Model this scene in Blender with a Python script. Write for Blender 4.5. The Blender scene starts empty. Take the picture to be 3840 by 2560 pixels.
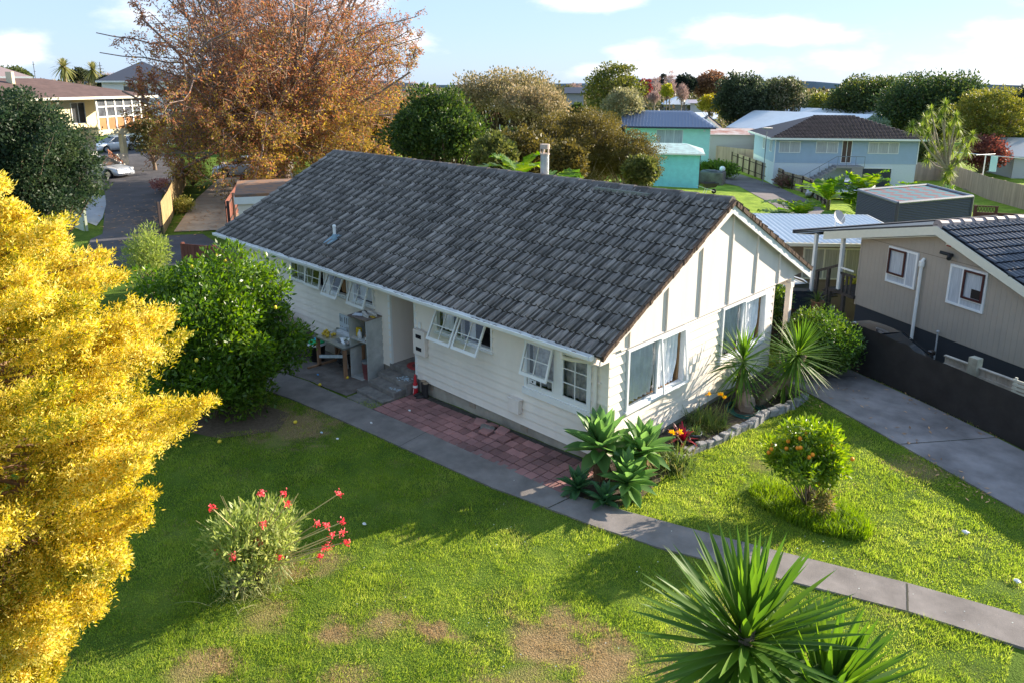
import bpy, bmesh, math, random
import numpy as np
from mathutils import Vector, Matrix
random.seed(7); rng = np.random.default_rng(11)
PI = math.pi
sc = bpy.context.scene
COL = sc.collection

# ------------------------------------------------------------------ camera
CAM = np.array([7.2746, -9.8955, 7.2041])
YAW, PITCH, ROLL, FOC = 2.3451, 0.2377, 0.0019, 2745.2
OX, OY = 0.6, -313.2
def _basis():
    f = np.array([math.cos(YAW)*math.cos(PITCH), math.sin(YAW)*math.cos(PITCH), -math.sin(PITCH)])
    r = np.array([math.sin(YAW), -math.cos(YAW), 0.0]); u = np.cross(r, f)
    return f, r*math.cos(ROLL)+u*math.sin(ROLL), -r*math.sin(ROLL)+u*math.cos(ROLL)
CF, CR, CU = _basis()
cd = bpy.data.cameras.new('camera'); cam = bpy.data.objects.new('camera', cd); COL.objects.link(cam)
cam.matrix_world = Matrix(((CR[0], CU[0], -CF[0], CAM[0]), (CR[1], CU[1], -CF[1], CAM[1]), (CR[2], CU[2], -CF[2], CAM[2]), (0, 0, 0, 1)))
cd.sensor_width = 36; cd.lens = FOC/3840*36
cd.shift_x = -OX/3840; cd.shift_y = OY/3840
cd.clip_start = 0.1; cd.clip_end = 6000
sc.camera = cam

# ------------------------------------------------------------------ light
SUN_AZ = math.radians(19)      # angle of the sun east of +y, towards +x
SUN_EL = math.radians(19.8)
sd = bpy.data.lights.new('sun', 'SUN'); sun = bpy.data.objects.new('sun', sd); COL.objects.link(sun)
sd.energy = 4.5; sd.angle = math.radians(0.5); sd.color = (1.0, 0.87, 0.70)
S = Vector((math.sin(SUN_AZ)*math.cos(SUN_EL), math.cos(SUN_AZ)*math.cos(SUN_EL), math.sin(SUN_EL)))
sun.rotation_euler = S.to_track_quat('Z', 'Y').to_euler()
sc.view_settings.view_transform = 'Standard'; sc.view_settings.look = 'None'
sc.view_settings.exposure = 1.66; sc.view_settings.gamma = 1.0

w = bpy.data.worlds.new('World'); sc.world = w; w.use_nodes = True
nt = w.node_tree; nt.nodes.clear()
def N(nt, t, **k):
    n = nt.nodes.new(t)
    for a, v in k.items():
        if a.startswith('i_'): n.inputs[a[2:].replace('_', ' ')].default_value = v
        else: setattr(n, a, v)
    return n
def math_n(nt, op, a, b=None, c=None):
    n = nt.nodes.new('ShaderNodeMath'); n.operation = op
    for i, v in enumerate((a, b, c)):
        if v is None: continue
        if isinstance(v, (int, float)): n.inputs[i].default_value = v
        else: nt.links.new(v, n.inputs[i])
    return n.outputs[0]
sky = N(nt, 'ShaderNodeTexSky', sky_type='NISHITA', sun_disc=False, sun_elevation=SUN_EL, sun_rotation=SUN_AZ, air_density=1.0, dust_density=0.3, ozone_density=2.2, altitude=0)
bgs = N(nt, 'ShaderNodeBackground'); bgs.inputs[1].default_value = 0.14
tc = N(nt, 'ShaderNodeTexCoord')
def pxdir(px, py):
    d = CF*FOC+CR*(px-1920-OX)-CU*(py-1280-OY); return d/np.linalg.norm(d)
noi = N(nt, 'ShaderNodeTexNoise'); noi.inputs['Scale'].default_value = 11; noi.inputs['Detail'].default_value = 7; noi.inputs['Roughness'].default_value = .55
mpn = N(nt, 'ShaderNodeMapping'); mpn.inputs['Scale'].default_value = (1, 1, 2.6)
nt.links.new(tc.outputs['Generated'], mpn.inputs[0]); nt.links.new(mpn.outputs[0], noi.inputs['Vector'])
# clouds: soft banks of given direction, width and height, broken up by noise
acc = None
for (px, py, wx, wy, amp) in [(2880, 125, 300, 52, 1.15), (3130, 235, 170, 50, .9), (2420, 185, 150, 50, .95), (2700, 255, 420, 48, 1.0), (2230, 265, 260, 38, .8), (2200, 10, 230, 34, 1.0),
                              (3780, 150, 230, 70, .85), (3700, 265, 420, 60, .8), (40, 205, 110, 62, 1.0), (560, 50, 190, 60, .75), (1520, 150, 120, 60, .8), (1330, 15, 160, 40, .6), (1100, 140, 350, 90, .6), (3100, 90, 200, 30, .45), (-700, 120, 400, 60, .8), (4600, 120, 600, 80, .8)]:
    d = pxdir(px, py); az = math.atan2(d[1], d[0]); el = math.asin(d[2])
    t = np.array([-math.sin(az), math.cos(az), 0]); ups = np.cross(d, t)*-1
    dt = N(nt, 'ShaderNodeVectorMath', operation='DOT_PRODUCT'); nt.links.new(tc.outputs['Generated'], dt.inputs[0]); dt.inputs[1].default_value = t
    dn = N(nt, 'ShaderNodeVectorMath', operation='DOT_PRODUCT'); nt.links.new(tc.outputs['Generated'], dn.inputs[0]); dn.inputs[1].default_value = d
    sp = N(nt, 'ShaderNodeSeparateXYZ'); nt.links.new(tc.outputs['Generated'], sp.inputs[0])
    a = math_n(nt, 'DIVIDE', dt.outputs['Value'], wx/FOC)
    b = math_n(nt, 'DIVIDE', math_n(nt, 'SUBTRACT', sp.outputs[2], d[2]), wy/FOC)
    r2 = math_n(nt, 'ADD', math_n(nt, 'MULTIPLY', a, a), math_n(nt, 'MULTIPLY', b, b))
    g = math_n(nt, 'MULTIPLY', math_n(nt, 'POWER', 2.718, math_n(nt, 'MULTIPLY', r2, -0.9)), amp)
    g = math_n(nt, 'MULTIPLY', g, math_n(nt, 'GREATER_THAN', dn.outputs['Value'], 0.3))
    acc = g if acc is None else math_n(nt, 'MAXIMUM', acc, g)
v = math_n(nt, 'ADD', acc, math_n(nt, 'MULTIPLY', math_n(nt, 'SUBTRACT', noi.outputs['Fac'], .5), 2.1))
mr = N(nt, 'ShaderNodeMapRange', interpolation_type='SMOOTHSTEP'); mr.inputs['From Min'].default_value = .30; mr.inputs['From Max'].default_value = 1.15; mr.inputs['To Max'].default_value = .72
nt.links.new(v, mr.inputs['Value'])
cb = N(nt, 'ShaderNodeBackground'); cb.inputs[0].default_value = (.90, .87, .88, 1); cb.inputs[1].default_value = .56
# clear-sky tint: a little pale film of high haze over the physical sky
hb = N(nt, 'ShaderNodeBackground'); hb.inputs[0].default_value = (.43, .60, .86, 1); hb.inputs[1].default_value = .385
hm = N(nt, 'ShaderNodeMixShader'); hm.inputs[0].default_value = .90
nt.links.new(sky.outputs[0], bgs.inputs[0]); nt.links.new(bgs.outputs[0], hm.inputs[1]); nt.links.new(hb.outputs[0], hm.inputs[2])
mx = N(nt, 'ShaderNodeMixShader'); nt.links.new(mr.outputs[0], mx.inputs[0]); nt.links.new(hm.outputs[0], mx.inputs[1]); nt.links.new(cb.outputs[0], mx.inputs[2])
wo = N(nt, 'ShaderNodeOutputWorld'); nt.links.new(mx.outputs[0], wo.inputs[0])

# ------------------------------------------------------------------ placing helpers
def smooth(t): t = np.clip(t, 0, 1); return t*t*(3-2*t)
def zt(x, y):                                   # height of the terrain
    x = np.asarray(x, float); y = np.asarray(y, float); q = .3*x+.95*y
    return .21+.035*np.clip(x+2.5, -5, 4)-1.25*smooth((q-8.2)/2.4)-.85*smooth((q-10)/10)-.55*smooth((q-28)/25)
def ray(px, py):
    d = CF*FOC+CR*(px-1920-OX)-CU*(py-1280-OY); return d/np.linalg.norm(d[:2])
def G(px, py, h=0.):                            # point of the terrain seen in a direction of the photo (3840 px scale)
    d = ray(px, py); t = 10.
    for i in range(120): 
        p = CAM+d*t; t = .5*t+.5*(float(zt(p[0], p[1]))+h-CAM[2])/d[2]
    p = CAM+d*t; return Vector((p[0], p[1], float(zt(p[0], p[1]))))
def Dp(px, py, t): p = CAM+ray(px, py)*t; return Vector(p)
def base(px, t): p = Dp(px, 900, t); return Vector((p.x, p.y, float(zt(p.x, p.y))))
def hz(py, px, t): return float(Dp(px, py, t).z)   # height of a direction at distance t
def depth(px, t): return t*math.cos(math.atan2(px-1920, FOC))
def perm(px, t): return FOC/(depth(px, t)*math.cos(PITCH*0.0+.0))

# ------------------------------------------------------------------ materials
MC = {}
def mat(name, col, rough=.7, var=0., scale=8., bump=0., bscale=60., metal=0., spec=.3, isl=0., stretch=(1, 1, 1), col2=None, detail=5, trans=0., coat=0.):
    if name in MC: return MC[name]
    m = bpy.data.materials.new(name); m.use_nodes = True; t = m.node_tree; b = t.nodes['Principled BSDF']
    b.inputs['Roughness'].default_value = rough; b.inputs['Metallic'].default_value = metal; b.inputs['Specular IOR Level'].default_value = spec
    if coat: b.inputs['Coat Weight'].default_value = coat
    c = (*col, 1); b.inputs['Base Color'].default_value = c
    tcn = N(t, 'ShaderNodeTexCoord'); mp = N(t, 'ShaderNodeMapping'); mp.inputs['Scale'].default_value = stretch
    t.links.new(tcn.outputs['Object'], mp.inputs[0])
    out = None
    if var or col2:
        n = N(t, 'ShaderNodeTexNoise'); n.inputs['Scale'].default_value = scale; n.inputs['Detail'].default_value = detail; n.inputs['Roughness'].default_value = .6
        t.links.new(mp.outputs[0], n.inputs['Vector'])
        r = N(t, 'ShaderNodeValToRGB'); r.color_ramp.elements[0].position = .32; r.color_ramp.elements[1].position = .68
        d = col2 if col2 else tuple(x*(1-var) for x in col); e = tuple(min(1, x*(1+var*.6)) for x in col)
        r.color_ramp.elements[0].color = (*d, 1); r.color_ramp.elements[1].color = (*e, 1)
        t.links.new(n.outputs['Fac'], r.inputs[0]); out = r.outputs[0]
    if isl:
        g = N(t, 'ShaderNodeNewGeometry'); mrr = N(t, 'ShaderNodeMapRange'); mrr.inputs['To Min'].default_value = 1-isl; mrr.inputs['To Max'].default_value = 1+isl
        t.links.new(g.outputs['Random Per Island'], mrr.inputs['Value'])
        h = N(t, 'ShaderNodeHueSaturation'); t.links.new(mrr.outputs[0], h.inputs['Value'])
        if out is not None: t.links.new(out, h.inputs['Color'])
        else: h.inputs['Color'].default_value = c
        out = h.outputs[0]
    if out is not None: t.links.new(out, b.inputs['Base Color'])
    if bump:
        n = N(t, 'ShaderNodeTexNoise'); n.inputs['Scale'].default_value = bscale; n.inputs['Detail'].default_value = 6
        t.links.new(mp.outputs[0], n.inputs['Vector'])
        bp = N(t, 'ShaderNodeBump'); bp.inputs['Strength'].default_value = bump; bp.inputs['Distance'].default_value = .02
        t.links.new(n.outputs['Fac'], bp.inputs['Height']); t.links.new(bp.outputs[0], b.inputs['Normal'])
    MC[name] = m; return m
def leafmat(name, cols, trans=.4, rough=.5, spec=.3, hue=.492):
    """foliage: colour picked per leaf, thin enough to let light through"""
    if name in MC: return MC[name]
    m = bpy.data.materials.new(name); m.use_nodes = True; t = m.node_tree; b = t.nodes['Principled BSDF']
    b.inputs['Roughness'].default_value = rough; b.inputs['Specular IOR Level'].default_value = spec
    g = N(t, 'ShaderNodeNewGeometry'); r = N(t, 'ShaderNodeValToRGB'); r.color_ramp.interpolation = 'LINEAR'
    n = len(cols)
    while len(r.color_ramp.elements) < n: r.color_ramp.elements.new(.5)
    for i, c in enumerate(cols): r.color_ramp.elements[i].position = i/(n-1) if n > 1 else 0; r.color_ramp.elements[i].color = (*c, 1)
    tcn = N(t, 'ShaderNodeTexCoord'); no = N(t, 'ShaderNodeTexNoise'); no.inputs['Scale'].default_value = 1.3; t.links.new(tcn.outputs['Object'], no.inputs['Vector'])
    v = math_n(t, 'ADD', math_n(t, 'MULTIPLY', g.outputs['Random Per Island'], .6), math_n(t, 'SUBTRACT', math_n(t, 'MULTIPLY', no.outputs['Fac'], 1.1), .35))
    t.links.new(v, r.inputs[0]); t.links.new(r.outputs[0], b.inputs['Base Color'])
    tr = N(t, 'ShaderNodeBsdfTranslucent'); hs = N(t, 'ShaderNodeHueSaturation'); hs.inputs['Value'].default_value = 1.7; hs.inputs['Saturation'].default_value = 1.12; hs.inputs['Hue'].default_value = hue
    t.links.new(r.outputs[0], hs.inputs['Color']); t.links.new(hs.outputs[0], tr.inputs[0])
    ms = N(t, 'ShaderNodeMixShader'); ms.inputs[0].default_value = trans
    t.links.new(b.outputs[0], ms.inputs[1]); t.links.new(tr.outputs[0], ms.inputs[2]); t.links.new(ms.outputs[0], t.nodes['Material Output'].inputs[0])
    MC[name] = m; return m
def glassmat(name, tint=(.95, .97, .97), refl=.18):
    if name in MC: return MC[name]
    m = bpy.data.materials.new(name); m.use_nodes = True; t = m.node_tree; t.nodes.remove(t.nodes['Principled BSDF'])
    tr = N(t, 'ShaderNodeBsdfTransparent'); tr.inputs[0].default_value = (*tint, 1)
    gl = N(t, 'ShaderNodeBsdfGlossy'); gl.inputs['Roughness'].default_value = .03; fr = N(t, 'ShaderNodeFresnel'); fr.inputs[0].default_value = 1.5
    f = math_n(t, 'ADD', fr.outputs[0], refl*.15); ms = N(t, 'ShaderNodeMixShader')
    t.links.new(f, ms.inputs[0]); t.links.new(tr.outputs[0], ms.inputs[1]); t.links.new(gl.outputs[0], ms.inputs[2]); t.links.new(ms.outputs[0], t.nodes['Material Output'].inputs[0])
    MC[name] = m; return m

# ------------------------------------------------------------------ mesh helpers
class MB:
    def __init__(s): s.v = []; s.f = []; s.sm = False
    def add(s, vs, fs, M=None):
        o = len(s.v)
        s.v += [tuple(M @ Vector(p)) if M is not None else tuple(p) for p in vs]; s.f += [tuple(i+o for i in f) for f in fs]; return s
    def box(s, a, b, M=None):
        x0, y0, z0 = [min(p, q) for p, q in zip(a, b)]; x1, y1, z1 = [max(p, q) for p, q in zip(a, b)]
        return s.add([(x0, y0, z0), (x1, y0, z0), (x1, y1, z0), (x0, y1, z0), (x0, y0, z1), (x1, y0, z1), (x1, y1, z1), (x0, y1, z1)],
                     [(0, 3, 2, 1), (4, 5, 6, 7), (0, 1, 5, 4), (1, 2, 6, 5), (2, 3, 7, 6), (3, 0, 4, 7)], M)
    def prism(s, poly, d, M=None):              # polygon of 3-D points moved by d
        n = len(poly); P = [Vector(p) for p in poly]; Q = [p+Vector(d) for p in P]
        return s.add(P+Q, [tuple(range(n))[::-1], tuple(range(n, 2*n))]+[(i, (i+1) % n, n+(i+1) % n, n+i) for i in range(n)], M)
    def tube(s, pts, rad, n=8, cap=True, M=None):
        P = [Vector(p) for p in pts]; R = rad if isinstance(rad, (list, tuple)) else [rad]*len(P); vs = []; fs = []
        up = Vector((0, 0, 1)); prev = None
        for i, p in enumerate(P):
            d = (P[min(i+1, len(P)-1)]-P[max(i-1, 0)]).normalized()
            a = d.cross(up if abs(d.z) < .95 else Vector((1, 0, 0))).normalized() if prev is None else (prev-d*prev.dot(d)).normalized()
            prev = a; b = d.cross(a)
            for k in range(n):
                t = 2*PI*k/n; vs.append(p+(a*math.cos(t)+b*math.sin(t))*R[i])
        for i in range(len(P)-1):
            for k in range(n): fs.append((i*n+k, i*n+(k+1) % n, (i+1)*n+(k+1) % n, (i+1)*n+k))
        if cap: fs.append(tuple(range(n))[::-1]); fs.append(tuple(range((len(P)-1)*n, len(P)*n)))
        return s.add(vs, fs, M)
    def lathe(s, prof, c=(0, 0, 0), n=20, M=None, sx=1, sy=1):
        vs = []; fs = []; c = Vector(c)
        for r, z in prof:
            for k in range(n): vs.append(c+Vector((sx*r*math.cos(2*PI*k/n), sy*r*math.sin(2*PI*k/n), z)))
        for i in range(len(prof)-1):
            for k in range(n): fs.append((i*n+k, i*n+(k+1) % n, (i+1)*n+(k+1) % n, (i+1)*n+k))
        fs.append(tuple(range(n))[::-1]); fs.append(tuple(range((len(prof)-1)*n, len(prof)*n)))
        return s.add(vs, fs, M)
    def blob(s, c, r, n=10, m=6, j=.12, rnd=random):
        vs = []; fs = []; c = Vector(c); r = r if isinstance(r, (tuple, list)) else (r, r, r)
        for i in range(m+1):
            th = PI*i/m
            for k in range(n):
                ph = 2*PI*k/n; q = 1+rnd.uniform(-j, j)
                vs.append(c+Vector((r[0]*q*math.sin(th)*math.cos(ph), r[1]*q*math.sin(th)*math.sin(ph), r[2]*q*math.cos(th))))
        for i in range(m):
            for k in range(n): fs.append((i*n+k, (i+1)*n+k, (i+1)*n+(k+1) % n, i*n+(k+1) % n))
        return s.add(vs, fs)
    def build(s, name, m, parent=None, smooth=False, bev=0, loc=None):
        me = bpy.data.meshes.new(name); me.from_pydata(s.v, [], s.f); me.update()
        if bev or smooth:
            b = bmesh.new(); b.from_mesh(me); bmesh.ops.remove_doubles(b, verts=b.verts, dist=1e-5) if smooth else None
            bmesh.ops.recalc_face_normals(b, faces=b.faces)
            if bev: bmesh.ops.bevel(b, geom=[e for e in b.edges], offset=bev, segments=1, affect='EDGES', profile=.5)
            b.to_mesh(me); b.free()
        if smooth: me.polygons.foreach_set('use_smooth', [True]*len(me.polygons))
        if m is not None: me.materials.append(m)
        o = bpy.data.objects.new(name, me); COL.objects.link(o)
        if parent is not None: o.parent = parent
        if loc is not None: o.location = loc
        return o
def npmesh(name, V, F, m, parent=None, smooth=False, mi=None):
    """V (n,3) float, F (k,q) int -> object; m a material or a list"""
    me = bpy.data.meshes.new(name); V = np.ascontiguousarray(V, dtype=np.float32); F = np.ascontiguousarray(F, dtype=np.int32); k, q = F.shape
    me.vertices.add(len(V)); me.vertices.foreach_set('co', V.ravel())
    me.loops.add(k*q); me.loops.foreach_set('vertex_index', F.ravel())
    me.polygons.add(k); me.polygons.foreach_set('loop_start', np.arange(0, k*q, q, dtype=np.int32))
    for mm in (m if isinstance(m, list) else [m]): me.materials.append(mm)
    if mi is not None: me.polygons.foreach_set('material_index', np.asarray(mi, dtype=np.int32))
    if smooth: me.polygons.foreach_set('use_smooth', np.ones(k, dtype=bool))
    me.update(calc_edges=True); me.validate()
    o = bpy.data.objects.new(name, me); COL.objects.link(o)
    if parent is not None: o.parent = parent
    return o
def unit(a): return a/np.maximum(np.linalg.norm(a, axis=-1, keepdims=True), 1e-9)
def leaves(name, C, A, L, Wd, m, parent=None, mi=None, curl=.0):
    """one diamond per leaf: C base points, A axis, L length, Wd width"""
    n = len(C); A = unit(A); L = np.broadcast_to(L, (n,))[:, None]; Wd = np.broadcast_to(Wd, (n,))[:, None]
    R = unit(np.cross(A, rng.normal(size=(n, 3)))); Nn = np.cross(R, A)
    mid = C+A*L*.45+Nn*L*curl
    V = np.stack([C, mid+R*Wd*.5, C+A*L, mid-R*Wd*.5], 1).reshape(-1, 3)
    F = np.arange(4*n).reshape(n, 4)
    return npmesh(name, V, F, m, parent, mi=mi)
def thing(name, label, cat, loc=(0, 0, 0), rz=0., group=None):
    o = bpy.data.objects.new(name, None); COL.objects.link(o); o.location = loc; o.rotation_euler = (0, 0, rz); o.empty_display_size = .3
    o['label'] = label; o['category'] = cat
    if group: o['group'] = group
    return o
def tag(o, label, cat, group=None):
    o['label'] = label; o['category'] = cat
    if group: o['group'] = group
    return o
def kind(o, k, label=None):
    o['kind'] = k
    if label: o['label'] = label
    return o
def T(x, y, z, rz=0, rx=0, ry=0): return Matrix.Translation((x, y, z)) @ Matrix.Rotation(rz, 4, 'Z') @ Matrix.Rotation(ry, 4, 'Y') @ Matrix.Rotation(rx, 4, 'X')
# ================================================================== ground
STRAW = [(0.05, -5.75, .24, .8), (.42, -5.15, .28, .75), (1.02, -4.85, .20, .9), (2.2, -3.95, .55, .9), (2.85, -3.75, .45, .9), (3.5, -3.3, .3, .6), (-.6, -7.2, .35, .7), (.6, -7.0, .4, .65), (-1.6, -5.7, .4, .6), (3.9, -2.9, .5, .5), (4.6, -2.4, .6, .5),
         (-1.35, -5.0, .25, .6), (4.1, 3.9, .45, .5), (-6.0, -2.9, .9, .75), (2.0, 2.0, .25, .3), (2.8, -5.0, .8, .6), (.9, -6.1, .35, .5), (3.4, -1.9, .3, .3), (-.9, -6.2, .3, .5)]
def vnoise(x, y, s, seed=0):
    x = np.asarray(x)*s+seed*17.3; y = np.asarray(y)*s-seed*9.1
    return (np.sin(x*1.7+2.1*np.sin(y*1.1+seed))+np.sin(y*2.3+1.7*np.sin(x*1.3))+np.sin((x+y)*1.1+2*np.sin((x-y)*.8+seed)))/3
def straw(x, y):
    s = np.zeros(np.shape(x))
    for cx, cy, r, a in STRAW:
        d = np.hypot(x-cx, (y-cy)*1.1)/r+.45*vnoise(x, y, 4, 1)+.40*vnoise(x, y, 12, 2); s = np.maximum(s, a*smooth(1.45-d))
    return np.clip(s+.10*smooth((vnoise(x, y, 2.3, 5)-.35)*2), 0, 1)
def axis(lo, hi, flo, fhi, st, g=1.22):
    a = list(np.arange(flo, fhi+1e-6, st)); d = st
    x = a[-1]
    while x < hi: d *= g; x += d; a.append(x)
    d = st; x = a[0]
    while x > lo: d *= g; x -= d; a.insert(0, x)
    return np.array(a)
gx = axis(-1800, 900, -9, 9, .16, 1.09); gy = axis(-60, 2500, -11, 10, .16, 1.09)
XX, YY = np.meshgrid(gx, gy, indexing='ij'); ZZ = zt(XX, YY)
near = (np.abs(XX) < 9.5) & (YY < 10.5) & (YY > -12)
ZZ = ZZ+np.where(near, .012*vnoise(XX, YY, 3, 3), 0)
far = np.hypot(XX, YY); ZZ = ZZ-smooth((far-400)/1500)*6
V = np.stack([XX, YY, ZZ], -1).reshape(-1, 3); nx, ny = XX.shape
I = np.arange(nx*ny).reshape(nx, ny); F = np.stack([I[:-1, :-1], I[1:, :-1], I[1:, 1:], I[:-1, 1:]], -1).reshape(-1, 4)
gm = bpy.data.materials.new('lawn'); gm.use_nodes = True; t = gm.node_tree; b = t.nodes['Principled BSDF']; b.inputs['Roughness'].default_value = .95; b.inputs['Specular IOR Level'].default_value = .1
tcn = N(t, 'ShaderNodeTexCoord'); n1 = N(t, 'ShaderNodeTexNoise'); n1.inputs['Scale'].default_value = .9; n1.inputs['Detail'].default_value = 9; n1.inputs['Roughness'].default_value = .7
t.links.new(tcn.outputs['Object'], n1.inputs['Vector']); r1 = N(t, 'ShaderNodeValToRGB')
for i, (p, c) in enumerate([(.3, (.05, .095, .014)), (.5, (.105, .175, .02)), (.7, (.18, .25, .035))]):
    if i > 1: r1.color_ramp.elements.new(p)
    r1.color_ramp.elements[i].position = p; r1.color_ramp.elements[i].color = (*c, 1)
t.links.new(n1.outputs['Fac'], r1.inputs[0])
at = N(t, 'ShaderNodeAttribute', attribute_name='straw'); mxx = N(t, 'ShaderNodeMixRGB'); t.links.new(at.outputs['Fac'], mxx.inputs[0]); t.links.new(r1.outputs[0], mxx.inputs[1]); mxx.inputs[2].default_value = (.36, .245, .13, 1)
n2 = N(t, 'ShaderNodeTexNoise'); n2.inputs['Scale'].default_value = 45; n2.inputs['Detail'].default_value = 4; t.links.new(tcn.outputs['Object'], n2.inputs['Vector'])
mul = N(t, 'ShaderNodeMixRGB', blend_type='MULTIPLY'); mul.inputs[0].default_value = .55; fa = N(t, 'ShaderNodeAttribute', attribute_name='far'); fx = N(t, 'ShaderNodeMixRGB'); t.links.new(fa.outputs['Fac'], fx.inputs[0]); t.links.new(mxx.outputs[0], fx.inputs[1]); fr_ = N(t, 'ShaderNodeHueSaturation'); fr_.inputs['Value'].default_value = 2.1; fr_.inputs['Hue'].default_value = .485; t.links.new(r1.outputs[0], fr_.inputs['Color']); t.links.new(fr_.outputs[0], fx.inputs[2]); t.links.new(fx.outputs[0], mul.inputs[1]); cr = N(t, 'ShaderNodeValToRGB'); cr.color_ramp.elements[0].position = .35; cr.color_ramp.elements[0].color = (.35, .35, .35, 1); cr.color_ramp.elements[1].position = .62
t.links.new(n2.outputs['Fac'], cr.inputs[0]); t.links.new(cr.outputs[0], mul.inputs[2]); t.links.new(mul.outputs[0], b.inputs['Base Color'])
bp = N(t, 'ShaderNodeBump'); bp.inputs['Strength'].default_value = .8; bp.inputs['Distance'].default_value = .05; t.links.new(n2.outputs['Fac'], bp.inputs['Height']); t.links.new(bp.outputs[0], b.inputs['Normal'])
ground = kind(npmesh('ground', V, F, gm, smooth=True), 'structure')
at_ = ground.data.attributes.new('straw', 'FLOAT', 'POINT'); st = straw(V[:, 0], V[:, 1])*(np.hypot(V[:, 0], V[:, 1]) < 16); at_.data.foreach_set('value', st.astype(np.float32))
fa_ = ground.data.attributes.new('far', 'FLOAT', 'POINT'); qq = .3*V[:, 0]+.95*V[:, 1]; fa_.data.foreach_set('value', (smooth((qq-9)/4)*smooth((260-np.hypot(V[:, 0], V[:, 1]))/120)).astype(np.float32))  # back lawn colour raised to stand in for the glow of backlit blades

def sheet(name, pts, off, m, th=0., seg=1.5, k='structure', parent=None):
    b = bmesh.new(); vs = [b.verts.new((p[0], p[1], 0)) for p in pts]; b.faces.new(vs); bmesh.ops.recalc_face_normals(b, faces=b.faces)
    bmesh.ops.triangulate(b, faces=b.faces)
    for _ in range(9):
        es = [e for e in b.edges if e.calc_length() > seg]
        if not es: break
        bmesh.ops.subdivide_edges(b, edges=es, cuts=1); bmesh.ops.triangulate(b, faces=b.faces)
    if b.faces and b.faces[:][0].normal.z < 0: bmesh.ops.reverse_faces(b, faces=b.faces)
    for v_ in b.verts: v_.co.z = float(zt(v_.co.x, v_.co.y))+off
    if th:
        r = bmesh.ops.extrude_face_region(b, geom=b.faces[:]); 
        for e in r['geom']:
            if isinstance(e, bmesh.types.BMVert): pass
        nv = {e for e in r['geom'] if isinstance(e, bmesh.types.BMVert)}
        for v_ in b.verts:
            if v_ not in nv: v_.co.z -= th
        bmesh.ops.recalc_face_normals(b, faces=b.faces)
    me = bpy.data.meshes.new(name); b.to_mesh(me); b.free(); me.materials.append(m); o = bpy.data.objects.new(name, me); COL.objects.link(o)
    if parent is not None: o.parent = parent
    if k: o['kind'] = k
    return o
concrete = mat('path_concrete', (.30, .27, .25), .9, var=.25, scale=3.5, bump=.35, bscale=90, detail=9)
pathm = mat('old_concrete', (.225, .20, .185), .92, var=.30, scale=2.2, bump=.5, bscale=140, detail=10)
drvm = mat('driveway_concrete', (.31, .285, .285), .9, col2=(.12, .11, .11), scale=1.1, bump=.4, bscale=120, detail=10)
joint = mat('joint', (.05, .05, .035), .95)
# garden path: runs along the house, then on over the lawn
pin = [(-9.6, -1.75), (-7.9, -1.45), (-5.42, -1.37), (-3.6, -1.28), (-1.9, -1.17), (.13, -1.17), (.66, -1.05), (1.18, -.95), (1.95, -.72), (3.35, -.25), (5.0, .35), (6.5, .78), (9.5, 1.7)]
pout = [(-9.8, -2.75), (-7.4, -2.28), (-5.4, -2.13), (-3.2, -2.02), (-1.0, -1.9), (.32, -1.72), (1.1, -1.63), (2.05, -1.42), (3.6, -.85), (5.2, -.25), (6.6, .1), (9.8, 1.0)]
sheet('garden_path', pin+pout[::-1], .03, pathm, .08, .5)
jt = MB()
def strip(a, b_, w_=.012, off=.0335):
    a = np.array(a, float); b_ = np.array(b_, float); n_ = max(2, int(np.hypot(*(b_-a))/.15)); d = unit(b_-a); p = np.array([-d[1], d[0]])*w_
    for i in range(n_):
        q0 = a+(b_-a)*i/n_; q1 = a+(b_-a)*(i+1)/n_; j0, j1 = [random.uniform(-.004, .004) for _ in '12']
        vs = [(*(q0-p+j0), 0), (*(q1-p+j1), 0), (*(q1+p+j1), 0), (*(q0+p+j0), 0)]
        jt.add([(x, y, float(zt(x, y))+off) for x, y, _ in vs], [(0, 1, 2, 3)])
strip((.15, -1.74), (.22, -1.16)); strip((5.02, .33), (5.2, -.24)); strip((2.9, -.4), (3.1, -1.0), .006); strip((-3.6, -1.3), (-3.5, -2.03), .005); strip((7.0, .9), (7.2, .3), .02)
# driveway on the right
g2 = lambda px, py: (G(px, py).x, G(px, py).y)
dL = [g2(2900, 1405), g2(3035, 1477), g2(3382, 1673), g2(3737, 1873), g2(4300, 2190)]; dR = [g2(2960, 1285), g2(3121, 1358), g2(3231, 1409), g2(3451, 1507), g2(3749, 1650), g2(4400, 1980)]
sheet('concrete_driveway', dL+dR[::-1], .03, drvm, .08, .6)
strip(g2(3378, 1669), g2(3745, 1643), .01); strip(g2(3030, 1427), g2(3225, 1412), .008)
kind(jt.build('path_joint', joint), 'structure')
# soil
soil = mat('soil', (.085, .065, .05), .95, var=.5, scale=9, bump=.9, bscale=35)
dirt = mat('packed_dirt', (.17, .145, .13), .95, var=.35, scale=4, bump=.6, bscale=60)
sheet('garden_bed', [(.0, -.1), (.02, 6.9), (1.25, 6.6), (1.32, 5.5), (1.3, 4.8), (1.1, 3.9), (1.12, 3.3), (1.02, 2.5), (.88, 1.9), (.8, 1.3), (1.0, .4), (1.1, -.5), (.95, -1.05), (.2, -1.15), (.05, -.6)], .02, soil, 0, .4)
sheet('dirt_yard', [(-12.5, 0), (-6.6, -.02), (-6.5, -1.3), (-7.9, -1.4), (-9.7, -1.7), (-12.5, -1.9)], .018, dirt, 0, .5)
sheet('shrub_soil', [(-9, -3), (-6.6, -2.7), (-6.0, -3.3), (-6.6, -4.3), (-8.5, -5)], .012, mat('leafy_soil', (.14, .10, .065), .95, var=.4, scale=14, bump=.7), 0, .5)
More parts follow.
